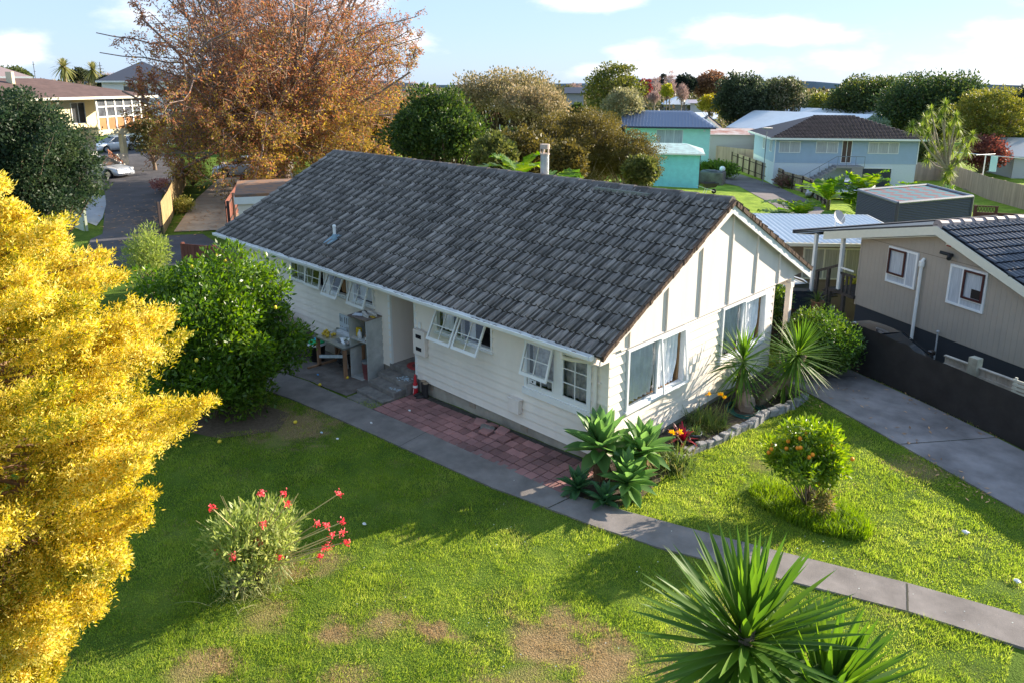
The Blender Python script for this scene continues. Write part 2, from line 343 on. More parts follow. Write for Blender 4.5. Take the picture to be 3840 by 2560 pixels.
# brick pavers beside the path: individually laid, uneven
pav = mat('red_paver', (.37, .18, .165), .9, col2=(.20, .11, .105), scale=1.3, isl=.30, bump=.4, bscale=90)
pm = MB(); pg = sheet('paver_bedding', [(-5.42, -1.37), (-5.45, -.02), (-.02, -.02), (.1, -1.15), (-1.9, -1.17), (-3.6, -1.28)], .012, mat('bedding_sand', (.07, .065, .055), .95, var=.4, scale=12), 0, .5)
ps = .225
for i in range(26):
    for j in range(6):
        x = -5.40+i*ps*1.0; y = -1.34+j*ps+.004*i
        if x > -.05 or y+ps > .0: continue
        if j >= 4 and 11 <= i <= 12: continue
        lift = .0; tlt = (random.gauss(0, .012), random.gauss(0, .012)); 
        if j >= 3 and i in (10, 13, 14): lift = random.uniform(.02, .06); tlt = (random.gauss(0, .12), random.gauss(0, .12))
        cx, cy = x+ps/2, y+ps/2; Mx = T(cx, cy, float(zt(cx, cy))+.012+lift, random.gauss(0, .012), tlt[0], tlt[1]); h = ps/2-.011
        pm.box((-h, -h, -.03), (h, h, .022+random.uniform(-.004, .004)), Mx)
kind(pm.build('brick_paving', pav, bev=.004), 'structure')

# far ground surfaces
asph = mat('asphalt', (.085, .08, .085), .9, var=.35, scale=.6, bump=.3, bscale=60, detail=9)
gravel = mat('gravel_drive', (.16, .14, .14), .95, var=.35, scale=.5, bump=.4, bscale=30, detail=9)
tanc = mat('tan_concrete', (.40, .32, .23), .9, var=.2, scale=1.2, bump=.2)
palec = mat('pale_concrete', (.36, .37, .38), .9, var=.2, scale=1, bump=.2)
def pxsheet(name, px, off, m, seg=2.5): return sheet(name, [G(*p) for p in px], off, m, 0, seg)
pxsheet('asphalt_driveway', [(300, 1010), (900, 990), (960, 935), (830, 925), (760, 880), (650, 885), (600, 890), (606, 740), (640, 690), (690, 640), (690, 600), (560, 560), (440, 560), (250, 600), (250, 690), (385, 690), (398, 745), (385, 880), (340, 900)], .03, asph)
pxsheet('concrete_yard', [(652, 872), (700, 800), (740, 745), (840, 655), (830, 610), (1100, 600), (1100, 780), (905, 790), (870, 862), (760, 868)], .035, tanc)
pxsheet('pale_slab', [(395, 735), (398, 770), (385, 820), (362, 850), (310, 830), (300, 740)], .036, palec)
pxsheet('gravel_drive', [(2600, 600), (2660, 612), (2760, 650), (2900, 695), (3060, 765), (3160, 860), (3000, 850), (2900, 770), (2770, 700), (2690, 685), (2600, 690)], .03, gravel, 3)
# distant hills beyond the suburb, with haze blue mixed into their colour
hv = []; hf = []; nh = 60
for i in range(nh+1):
    a = YAW+.95-1.9*i/nh; r = 1500; cxx, cyy = CAM[0]+r*math.cos(a), CAM[1]+r*math.sin(a)
    h = -3+9*(.5+.5*math.sin(i*.35+1))+5*(.5+.5*math.sin(i*1.1)); hv += [(cxx, cyy, -25), (cxx*.99+CAM[0]*.01, cyy*.99, h), (CAM[0]+(r+500)*math.cos(a), CAM[1]+(r+500)*math.sin(a), -25)]
for i in range(nh): hf += [(3*i, 3*i+3, 3*i+4, 3*i+1), (3*i+1, 3*i+4, 3*i+5, 3*i+2)]
hb_ = MB(); hb_.add(hv, hf); kind(hb_.build('hills', mat('hill_haze_blue', (.22, .27, .33), .95, var=.3, scale=.01), smooth=True), 'structure')

# ================================================================== the house
cream = mat('cream_paint', (.81, .735, .645), .55, var=.075, scale=1.4, stretch=(1, 1, .35), spec=.35, bump=.06, bscale=25)
cream2 = mat('cream_panel_paint', (.78, .705, .64), .6, var=.06, scale=1.6, stretch=(2, 2, .25), spec=.3, bump=.12, bscale=14)
white = mat('white_paint', (.80, .80, .78), .45, var=.05, scale=5, spec=.4)
alum = mat('white_aluminium', (.78, .80, .82), .35, spec=.5)
found = mat('foundation_render', (.42, .37, .30), .9, col2=(.27, .24, .20), scale=2.5, bump=.3, bscale=40)
glass = glassmat('window_glass')
lace = mat('lace_curtain', (.60, .60, .62), .9, col2=(.27, .26, .29), scale=9, detail=8)
sheer = mat('sheer_curtain', (.86, .87, .89), .9, var=.15, scale=4)
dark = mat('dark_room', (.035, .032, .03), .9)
timber = mat('varnished_timber', (.36, .20, .09), .5, var=.3, scale=4, stretch=(6, 1, 1))
H = thing('weatherboard_house', 'long cream weatherboard house with dark grey concrete tile roof in the middle of the plot', 'house')
def wb(mb, p0, p1, z0, z1, holes, pitch=.18, nrm=None):
    """lapped weatherboards on the line p0->p1; holes = (u0,u1,z0,z1)"""
    p0 = Vector((*p0, 0)); p1 = Vector((*p1, 0)); u = (p1-p0).normalized(); n = Vector((u.y, -u.x, 0)); L = (p1-p0).length; z = z0
    while z < z1-.01:
        zb, zc = z, min(z+pitch, z1); cuts = [(0, L)]
        for a, b_, c, d in holes:
            if c < zc-.02 and d > zb+.02:
                nw = []
                for s, e in cuts:
                    if a > s and a < e or b_ > s and b_ < e or (a <= s and b_ >= e):
                        if a > s: nw.append((s, min(a, e)))
                        if b_ < e: nw.append((max(b_, s), e))
                    else: nw.append((s, e))
                cuts = nw
        for s, e in cuts:
            if e-s < .01: continue
            A, B = p0+u*s, p0+u*e
            q = [A+n*.034+Vector((0, 0, zb-.012)), A+n*.004+Vector((0, 0, zc)), A-n*.03+Vector((0, 0, zc)), A-n*.03+Vector((0, 0, zb-.012))]
            mb.prism(q, B-A)
        z += pitch
HF = .46; HT = 2.5
fr = MB()   # front wall, holes in u measured from x=-13.98
X0 = -13.98
ho = [(a-X0, b_-X0, c, d) for a, b_, c, d in [(-6.45, -5.5, -1, 3), (-2.03, -.36, 1.2, 2.32), (-4.72, -2.95, 1.74, 2.4), (-11.03, -9.3, 1.76, 2.4), (-9.1, -8.2, 1.76, 2.4), (-8.0, -7.08, 1.76, 2.4)]]
wb(fr, (X0, 0), (0, 0), HF, HT, ho); 
fr.box((-5.5, -.026, HF-.01), (-5.48, .0, 2.49))
# openings in the backing are covered by dark rooms behind the glass
W1 = fr.build('front_wall', cream, H)
gw = MB(); wb(gw, (0, 0), (0, 6.42), HF, 2.5, [(.48, 2.47, 1.24, 2.6), (3.93, 5.95, 1.24, 2.6)])
gw.box((-.05, -.026, HF-.01), (.027, .0, 2.49)); gw.box((-.045, 6.42, HF), (.026, 6.47, 2.5)); gw.build('gable_wall', cream, H)
bw = MB().box((X0, .1, HF), (X0+.1, 6.4, 2.6)); bw.box((X0+.1, 6.32, HF), (-.1, 6.40, 2.6)); bw.build('back_wall', cream, H)
bs = MB(); bs.box((X0+.03, .02, -.6), (-5.5, .12, HF-.012)).box((-5.5, .02, -.6), (-.03, .12, HF-.012)).box((-.13, .121, -.9), (-.03, 6.4, HF-.012)).box((X0+.03, .121, -.6), (X0+.13, 6.4, HF-.012)).box((X0+.131, 6.3, -1.5), (-.131, 6.4, HF-.012)); bs.build('foundation', found, H)
for vx in (-5.04, -3.62, -2.07, -.55, -10.5):
    v_ = MB(); v_.box((vx-.1, .008, .30), (vx+.1, .019, .42)); 
    for k in range(4): v_.box((vx-.09, .0, .315+k*.026), (vx+.09, .0075, .328+k*.026))
    v_.build('foundation_vent', mat('vent_terracotta', (.33, .27, .21), .8), H)
# recessed porch
rp = MB(); rp.box((-6.47, .005, .5), (-6.45, 1.5, 2.45)).box((-5.53, .005, .5), (-5.50, 1.5, 2.45)).box((-6.45, 1.5, .5), (-5.53, 1.55, 2.45)).box((-6.45, .0, 2.45), (-5.53, 1.5, 2.48)); rp.build('porch_recess', cream2, H)
rt = MB(); rt.box((-6.53, -.028, HF), (-6.445, .03, 2.46)).box((-5.535, -.028, HF), (-5.45, .03, 2.46)); rt.build('porch_trim', white, H)
dr = MB().box((-6.35, 1.45, .53), (-5.6, 1.495, 2.4)); drr = dr.build('front_door', mat('door_grey', (.30, .30, .29), .5), H); MB().box((-5.72, 1.40, 1.4), (-5.68, 1.448, 1.5)).build('handle', alum, drr)
# gable panel with cover battens
def roofz(y, up=0.): return 2.63+(y+.5)*(4.81-2.63)/4.27+up if y <= 3.775 else 2.63+(8.05-y)*(4.81-2.63)/4.275+up
gp = MB(); gp.prism([(.028, -.5, 2.49), (.028, 0.0, 2.49), (.028, .02, 2.49), (.028, .021, 2.53), (.028, 7.36, 2.53), (.028, 7.95, 2.53), (.028, 3.775, roofz(3.775, -.06))], (.012, 0, 0)); gp.build('gable_panel', cream2, H)
for i in range(6):
    y = .53+1.2*i; zb_ = 2.535; MB().box((.041, y-.024, zb_), (.080, y+.024, roofz(y, -.16))).build('cover_batten', cream2, H)
MB().box((.041, .28, 2.505), (.058, 7.3, 2.534)).build('panel_flashing', cream2, H)
MB().box((-.06, 7.27, -2.2), (.06, 7.42, 2.53)).box((-.075, 7.25, 2.25), (.075, 7.44, 2.38)).build('porch_post', cream2, H)
MB().box((-14, 7.28, 2.3), (-.07, 7.38, 2.5)).build('porch_beam', cream2, H)
# roof: every tile modelled, 15 courses of interlocking concrete tiles
RL, RR = -14.56, .23
tilem = mat('concrete_tile', (.40, .355, .32), .9, col2=(.12, .11, .10), scale=2.6, isl=.24, bump=.55, bscale=120, detail=9, stretch=(7, 1, 1))
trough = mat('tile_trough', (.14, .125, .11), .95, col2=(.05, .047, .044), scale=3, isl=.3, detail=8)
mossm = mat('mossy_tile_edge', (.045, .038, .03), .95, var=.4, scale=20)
def tiles(name, side, parent, rl=RL, rr=RR, y0=-.5, yr=3.775, z0=2.63, zr=4.83, nc=14, m=None, nt_=43, seed=3):
    R_ = np.random.default_rng(seed); MI = []; sl = math.hypot(yr-y0, zr-z0); c_, s_ = abs(yr-y0)/sl, (zr-z0)/sl; dyy = math.copysign(1, yr-y0)
    prof = np.array([(0, .030), (.045, .060), (.10, .056), (.145, .010), (.18, .002), (.27, .001), (.42, .0), (.455, .006), (.49, .048), (.545, .048), (.58, .008), (.62, .0), (.70, .0), (.88, .0), (.93, .004), (1.0, .024)])
    V = []; F = []; tw = (rr-rl)/nt_; g_ = sl/nc; k = len(prof)
    for j in range(nc):
        for i in range(nt_):
            a = R_.normal(0, .004); lift = abs(R_.normal(0, .004)); off = (j % 2)*0; o = len(V); jit = R_.normal(0, .006)
            for (dv, base_) in ((0., .038+lift), (1.06, .004)):
                for (u_, h_) in prof:
                    s0 = j*g_+dv*g_+(a if dv == 0 else 0)-(.012 if dv == 0 else 0); n_ = base_+h_+jit*(u_-.5)
                    x = rl+(i+u_*1.03)*tw
                    V.append((x, y0+dyy*(c_*s0-s_*n_), z0+s_*s0+c_*n_))
            for (u_, h_) in prof:
                s0 = j*g_+a-.012; V.append((rl+(i+u_*1.03)*tw, y0+dyy*(c_*s0-s_*(-.004)), z0+s_*s0+c_*(-.004)))
            for q in range(k-1):
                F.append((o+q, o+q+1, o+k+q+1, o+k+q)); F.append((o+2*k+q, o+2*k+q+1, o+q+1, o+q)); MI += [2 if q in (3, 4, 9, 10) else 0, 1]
    return npmesh(name, np.array(V), np.array(F), [m or tilem, mossm, trough], parent, mi=MI)
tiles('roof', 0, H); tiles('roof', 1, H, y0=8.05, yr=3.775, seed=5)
for o_ in H.children:
    if o_.name.startswith('roof'): o_['label'] = 'roof slope of weathered grey concrete tiles'
ud = MB(); ud.prism([(RL+.03, -.46, 2.60), (RL+.03, 3.775, 4.79), (RL+.03, 8.01, 2.60), (RL+.03, 8.01, 2.57), (RL+.03, 3.775, 4.74), (RL+.03, -.46, 2.57)], (RR-RL-.09, 0, 0)); ud.build('roof_underlay', mat('soffit_paint', (.62, .58, .46), .7), H)
rc = MB()
for i in range(37):
    x0 = RL-.02+i*.398; x1 = x0+.43; dz = random.uniform(0, .012); tk = .01
    pr = [(3.775-.16, 4.775), (3.775-.12, 4.83), (3.775-.05, 4.885), (3.775, 4.90), (3.775+.05, 4.885), (3.775+.12, 4.83), (3.775+.16, 4.775)]
    if x1 > RR+.02: x1 = RR+.02
    if x0 > RR-.1: continue
    rc.add([(x0, y, z+dz) for y, z in pr]+[(x1, y, z+dz+.018) for y, z in pr]+[(x1, 3.775, 4.75), (x0, 3.775, 4.75)], [(q, q+1, 8+q, 7+q) for q in range(6)]+[tuple(range(7, 14))+(14,), tuple(range(6, -1, -1))+(15,)])
rc.build('ridge_cap', mat('ridge_tile', (.175, .16, .15), .9, col2=(.09, .08, .075), scale=5, isl=.3, bump=.6, bscale=90), H)
MB().box((-3.2, 3.5, 4.74), (-1.7, 3.62, 4.80)).build('ridge_mortar', mat('lichen_mortar', (.22, .23, .19), .95, var=.4, scale=30), H)
# mortar bedding along the rake, barge boards
mor = mat('rake_mortar', (.17, .11, .075), .95, col2=(.07, .05, .04), scale=22, bump=1.0, bscale=60)
for s_ in (0, 1):
    mbb = MB(); n_ = 60
    for i in range(n_):
        a, b_ = i/n_, (i+1)/n_
        ya, yb = (-.5+4.275*a, -.5+4.275*b_) if s_ == 0 else (8.05-4.275*a, 8.05-4.275*b_)
        za, zb_ = roofz(ya), roofz(yb); r_ = random.uniform(-.008, .012)
        mbb.prism([(RR-.05, ya, za-.055), (RR+.012+r_, ya, za-.055), (RR+.018+r_, ya, za+.035), (RR-.05, ya, za+.06)], (0, yb-ya, zb_-za))
    mbb.build('rake_mortar', mor, H)
    for xx in ((.175, .205), (-14.545, -14.515)):
        y0, y1 = (-.52, 3.775) if s_ == 0 else (8.07, 3.775)
        MB().prism([(xx[0], y0, roofz(y0, -.055)), (xx[0], y1, roofz(3.775, -.055)), (xx[0], y1, roofz(3.775, -.235)), (xx[0], y0, max(roofz(y0, -.235), 2.49 if s_ == 0 else 2.36))], (xx[1]-xx[0], 0, 0)).build('barge_board', white if s_ else cream2, H)
MB().box((.04, -.5, 2.475), (.174, .0, 2.49)).build('eave_return', cream2, H)
# gutter, downpipe, fascia
gu = MB(); n_ = 40
prof = [(-.52, 2.66), (-.525, 2.575), (-.60, 2.565), (-.645, 2.59), (-.655, 2.655), (-.645, 2.665), (-.64, 2.60), (-.60, 2.578), (-.535, 2.588), (-.53, 2.66)]
for i in range(n_):
    xa = RL-.03+(14.62)*i/n_; xb = RL-.03+(14.62)*(i+1)/n_; sg = .008*math.sin(i*.9)*random.random()
    gu.prism([(xa, y, z+sg) for y, z in prof], (xb-xa, 0, 0))
for x in (RL-.03, .055): gu.prism([(x, y, z) for y, z in [(-.52, 2.665), (-.525, 2.575), (-.60, 2.565), (-.645, 2.59), (-.655, 2.655)]], (.012, 0, 0))
gu.build('gutter', white, H)
gd = MB(); 
for i in range(140): 
    x = random.uniform(RL, .0); gd.blob((x, -.59+random.uniform(-.03, .03), 2.615), (random.uniform(.02, .09), .03, .018), 6, 4, .3)
gd.build('gutter_debris', mat('leaf_debris', (.10, .07, .045), .95, isl=.5), H)['kind'] = 'stuff'
MB().box((RL+.02, -.50, 2.50), (.09, -.475, 2.62)).build('fascia', cream2, H); MB().box((RL+.02, -.474, 2.5), (.039, -.01, 2.512)).build('soffit', cream2, H)
dp = MB(); dp.tube([(-.62, -.585, 2.57), (-.62, -.57, 2.45), (-.55, -.35, 2.36), (-.35, -.10, 2.30), (-.24, -.075, 2.24), (-.24, -.075, .38), (-.24, -.16, .32)], .04, 12); dp.box((-.2, -.06, 1.92), (-.13, -.04, 1.945)); dp.box((-.2, -.06, 1.1), (-.13, -.04, 1.125)); dp.build('downpipe', cream2, H, smooth=False)
# roof flue and vent pipe
fl = MB(); fl.tube([(-5.3, 4.15, 4.4), (-5.3, 4.15, 5.35)], .11, 16); fc = fl.build('flue', mat('galvanised', (.46, .48, .50), .4, var=.2, scale=6, metal=.6), H)
c_ = MB(); c_.tube([(-5.3, 4.15, 5.35), (-5.3, 4.15, 5.39)], .125, 16); c_.tube([(-5.3, 4.15, 5.50), (-5.3, 4.15, 5.62)], .125, 16)
for k in range(5): a = k*2*PI/5; c_.box((-5.3+.11*math.cos(a)-.012, 4.15+.11*math.sin(a)-.012, 5.39), (-5.3+.11*math.cos(a)+.012, 4.15+.11*math.sin(a)+.012, 5.50))
c_.build('flue_cap', mat('rusty_cap', (.50, .40, .33), .6, var=.3, scale=14), fc)
vp = MB(); vp.tube([(-9.32, .36, 2.9), (-9.32, .36, 3.17), (-9.32, .36, 3.171), (-9.32, .36, 3.42)], [.045, .045, .036, .04], 12); vp.lathe([(.03, 0), (.048, .01), (.05, .05), (.03, .08)], (-9.32, .36, 3.42), 12); vpo = vp.build('vent_pipe', white, H)
lf = MB(); lf.prism([(-9.52, .13, roofz(.13, .06)), (-9.2, .13, roofz(.13, .06)), (-9.2, .50, roofz(.5, .065)), (-9.52, .50, roofz(.5, .065))], (0, -.005, .01)); lf.lathe([(.09, 0), (.05, .12)], (-9.32, .36, roofz(.36, .06)), 12); lf.build('lead_flashing', mat('lead_blue', (.20, .30, .36), .6, var=.25, scale=8), vpo)

# ---- windows
def sash(parent, x0, x1, z0, z1, cols, rows, ang=0., y=-.02, fw=.045, glz=True, t_=.018, axis='x', name='sash'):
    """glazed frame hinged at its top edge; ang>0 swings the bottom outwards (towards -y)"""
    o = bpy.data.objects.new(name, None)
    m = MB(); Wd, Hh = x1-x0, z1-z0
    m.box((0, -.035, -Hh), (fw, 0, 0)).box((Wd-fw, -.035, -Hh), (Wd, 0, 0)).box((fw, -.035, -fw), (Wd-fw, 0, 0)).box((fw, -.035, -Hh), (Wd-fw, 0, -Hh+fw*1.5))
    for i in range(1, cols): xx = fw+(Wd-2*fw)*i/cols; m.box((xx-t_/2, -.03, -Hh+fw*1.5), (xx+t_/2, -.005, -fw))
    gh = Hh-fw*2.5
    for j in range(1, rows):
        zz = -fw-gh*j/rows
        for i in range(cols):
            xa = fw+(Wd-2*fw)*i/cols+(t_/2 if i else 0); xb = fw+(Wd-2*fw)*(i+1)/cols-(t_/2 if i < cols-1 else 0); m.box((xa, -.028, zz-t_/2), (xb, -.006, zz+t_/2))
    s_ = m.build(name, white, parent); s_.location = (x0, y, z1); s_.rotation_euler = (-ang, 0, 0)
    if glz:
        gq = MB().add([(fw, -.017, -Hh+fw*1.5), (Wd-fw, -.017, -Hh+fw*1.5), (Wd-fw, -.017, -fw), (fw, -.017, -fw)], [(0, 1, 2, 3)]).build('pane', glass, parent); gq.location = (x0, y, z1); gq.rotation_euler = (-ang, 0, 0)
    return s_
def room(parent, x0, x1, z0, z1, cm, d=.35, drape=None, swing=0):
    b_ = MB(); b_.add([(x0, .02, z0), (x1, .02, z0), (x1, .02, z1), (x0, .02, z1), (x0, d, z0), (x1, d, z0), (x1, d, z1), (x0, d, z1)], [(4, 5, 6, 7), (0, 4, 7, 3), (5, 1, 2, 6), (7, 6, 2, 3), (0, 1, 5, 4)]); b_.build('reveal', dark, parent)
    for (a, b2) in (drape or []):
        n_ = int((b2-a)/.022)+2; P = []; Fq = []
        for i in range(n_+1):
            x = a+(b2-a)*i/n_; yy = .13+.022*math.sin(i*.85)+.012*math.sin(i*2.3)
            P += [(x+swing*.0, yy, z0+.02), (x, yy, z1-.01)]
        for i in range(n_): Fq.append((2*i, 2*i+2, 2*i+3, 2*i+1))
        MB().add(P, Fq).build('curtain', cm, parent, smooth=True)
def window_frame(x0, x1, z0, z1, sill=.05, fw=.06, posts=(), lab=None):
    m = MB(); m.box((x0, -.04, z0), (x0+fw, .05, z1)).box((x1-fw, -.04, z0), (x1, .05, z1)).box((x0+fw, -.04, z1-fw), (x1-fw, .05, z1)).box((x0+fw, -.04, z0), (x1-fw, .05, z0+fw))
    m.box((x0-.03, -.07, z0-sill), (x1+.03, .05, z0))
    for p in posts: m.box((p[0], -.038, z0+fw), (p[1], .045, z1-fw))
    o = m.build('window', white, H)
    if lab: o['label'] = lab
    return o
R = math.radians
wA = window_frame(-2.03, -.36, 1.30, 2.32, .13, .07, [(-1.26, -1.06)], 'large small-paned window beside the downpipe')
room(wA, -1.98, -.40, 1.35, 2.3, lace, .5, [(-1.95, -.45)])
sash(wA, -1.96, -1.25, 1.62, 2.29, 2, 2, R(17), -.045)
sash(wA, -1.93, -1.27, 1.36, 1.62, 2, 1, 0, .0, .03); sash(wA, -1.06, -.43, 1.37, 2.28, 2, 3, 0, .0, .03)
MB().box((-1.90, -.025, 1.42), (-1.72, -.022, 1.53)).build('window_sticker', mat('sticker_white', (.75, .76, .78), .5), wA)
stk = MB(); stk.box((-1.885, -.028, 1.507), (-1.735, -.0255, 1.520)); stk.prism([(-1.81+.022*math.cos(a), -.0255, 1.46+.022*math.sin(a)) for a in [k*PI/3 for k in range(6)]], (0, -.002, 0)); stk.build('sticker_print', mat('print_black', (.03, .03, .035), .6), wA)
wB = window_frame(-4.74, -2.94, 1.77, 2.35, .04, .05, [(-3.90, -3.86)], 'wide low window with two open awning sashes')
room(wB, -4.7, -2.98, 1.80, 2.33, sheer, .6, [(-4.68, -4.35), (-3.8, -3.62)])
sash(wB, -4.68, -3.91, 1.62, 2.32, 2, 2, R(26), -.045); sash(wB, -3.86, -3.08, 1.62, 2.32, 2, 2, R(26), -.045)
wC = window_frame(-11.02, -9.30, 1.80, 2.35, .04, .05, [(-10.2, -10.14)], 'window pair near the far end of the front wall')
room(wC, -10.98, -9.34, 1.82, 2.33, lace, .5, [(-10.95, -10.2)])
sash(wC, -10.97, -10.21, 1.79, 2.32, 2, 2, R(2), -.04); sash(wC, -10.16, -9.40, 1.79, 2.32, 2, 2, R(9), -.045)
wD = window_frame(-9.08, -8.22, 1.80, 2.35, .04, .05, (), 'single awning window swung open, left of the cupboard'); room(wD, -9.04, -8.26, 1.82, 2.33, timber, .5, [(-8.75, -8.5)]); sash(wD, -9.04, -8.32, 1.72, 2.32, 2, 2, R(27), -.045)
wE = window_frame(-7.98, -7.10, 1.80, 2.35, .04, .05, (), 'single awning window above the cupboard'); room(wE, -7.94, -7.14, 1.82, 2.33, sheer, .5, [(-7.9, -7.3)]); sash(wE, -7.96, -7.22, 1.72, 2.32, 2, 2, R(20), -.045)
MB().box((-11.0, .011, 1.8), (-9.3, .02, 2.3))
def gwin(y0, y1, ym, lab, open_=.0):
    z0, z1 = 1.26, 2.47; m = MB(); f = .05
    m.box((-.04, y0, z0), (.07, y0+f, z1)).box((-.04, y1-f, z0), (.07, y1, z1)).box((-.04, y0+f, z1-f), (.07, y1-f, z1)).box((-.04, y0+f, z0), (.07, y1-f, z0+f)).box((-.03, ym-.02, z0+f), (.05, ym+.02, z1-f)).box((-.02, y0-.04, z0-.045), (.10, y1+.04, z0-.001))
    w_ = m.build('window', alum, H); w_['label'] = lab
    MB().add([(.012, y0+f, z0+f), (.012, ym-.02, z0+f), (.012, ym-.02, z1-f), (.012, y0+f, z1-f)], [(0, 1, 2, 3)]).build('pane', glass, w_)
    s_ = MB(); Wd = y1-f-ym-.02; Hh = z1-z0-2*f
    s_.box((-.005, 0, -Hh), (.03, .03, 0)).box((-.005, Wd-.03, -Hh), (.03, Wd, 0)).box((-.005, .03, -.03), (.03, Wd-.03, 0)).box((-.005, .03, -Hh), (.03, Wd-.03, -Hh+.035))
    so = s_.build('sash', alum, w_); so.location = (.06, ym+.02, z1-f); so.rotation_euler = (0, -open_, 0)
    MB().add([(.012, .03, -Hh+.03), (.012, Wd-.03, -Hh+.03), (.012, Wd-.03, -.03), (.012, .03, -.03)], [(0, 1, 2, 3)]).build('pane', glass, w_); pn_ = w_.children[-1]; pn_.location = so.location; pn_.rotation_euler = so.rotation_euler
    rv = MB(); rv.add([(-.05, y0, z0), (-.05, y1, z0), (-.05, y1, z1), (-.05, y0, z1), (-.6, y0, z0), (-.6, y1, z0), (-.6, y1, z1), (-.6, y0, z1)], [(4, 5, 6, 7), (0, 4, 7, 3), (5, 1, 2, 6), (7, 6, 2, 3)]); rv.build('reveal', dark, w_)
    MB().box((-.25, y0+.02, z0+.005), (-.045, y1-.02, z0+.05)).box((-.12, y1-.10, z0+.05), (-.045, y1-.03, z1-.05)).build('timber_sill', timber, w_)
    for (a, b_, sw) in [(y0+.05, ym-.03, .06), (ym+.0, y1-.10, .16)]:
        n_ = 44; P = []; Fq = []; rows = 9
        for j in range(rows+1):
            for i in range(n_+1):
                u_ = i/n_; h_ = j/rows; yy = a+(b_-a)*u_; pull = sw*(1-h_)**2*u_; P.append((-.075+.025*math.sin(i*.9)+.012*math.sin(i*2.1+j), yy-pull*.9, z0+.07+(z1-z0-.1)*h_))
        for j in range(rows):
            for i in range(n_): q = j*(n_+1)+i; Fq.append((q, q+1, q+n_+2, q+n_+1))
        MB().add(P, Fq).build('curtain', sheer, w_, smooth=True)
gwin(.50, 2.47, 1.52, 'near window of the gable wall, with white curtains', R(6)); gwin(3.95, 5.95, 4.88, 'far window of the gable wall, behind the yuccas', R(2))
# wall fittings
mb_ = MB().box((-5.46, -.13, 1.10), (-5.04, -.03, 1.68)); mo = mb_.build('meter_box', cream2, H, bev=.006)
for zz in (1.54, 1.25): MB().box((-5.35, -.137, zz-.045), (-5.16, -.131, zz+.045)).build('meter_glass', mat('black_glass', (.02, .02, .025), .2), mo)
MB().box((-2.37, -.15, .70), (-2.08, -.03, 1.0)).box((-2.39, -.16, .985), (-2.06, -.03, 1.01)).build('utility_box', cream2, H, bev=.006)
MB().box((-5.34, -.06, 1.70), (-5.26, -.03, 1.84)).build('doorbell', white, H, bev=.004)
# ================================================================== plants: builders
bark = mat('bark', (.20, .15, .11), .95, var=.4, scale=6, bump=.8, bscale=30, stretch=(1, 1, .3))
darkbark = mat('dark_bark', (.09, .07, .06), .95, var=.4, scale=6, bump=.8, bscale=30)
palebark = mat('pale_bark', (.34, .28, .23), .95, var=.3, scale=6, bump=.6, bscale=30)
def branch_mesh(name, segs, m, parent, n=5):
    """segs: list of (p0, p1, r0, r1)"""
    if not segs: return
    P0 = np.array([s[0] for s in segs]); P1 = np.array([s[1] for s in segs]); R0 = np.array([s[2] for s in segs])[:, None, None]; R1 = np.array([s[3] for s in segs])[:, None, None]
    d = unit(P1-P0); ref = np.where(np.abs(d[:, 2:3]) < .9, [[0, 0, 1.]], [[1., 0, 0]]); a = unit(np.cross(d, ref)); b_ = np.cross(d, a)
    th = np.arange(n)*2*PI/n; ring = a[:, None]*np.cos(th)[None, :, None]+b_[:, None]*np.sin(th)[None, :, None]
    V = np.concatenate([P0[:, None]+ring*R0, P1[:, None]+ring*R1], 1).reshape(-1, 3); k = len(segs)
    i = np.arange(n); f = np.stack([i, (i+1) % n, n+(i+1) % n, n+i], -1); F = (f[None]+(np.arange(k)*2*n)[:, None, None]).reshape(-1, 4)
    return npmesh(name, V, F, m, parent, smooth=True)
def fib(n, r): 
    i = np.arange(n)+.5; ph = np.arccos(1-2*i/n); th = PI*(1+5**.5)*i+r.uniform(0, 6)
    return np.stack([np.cos(th)*np.sin(ph), np.sin(th)*np.sin(ph), np.cos(ph)], -1)
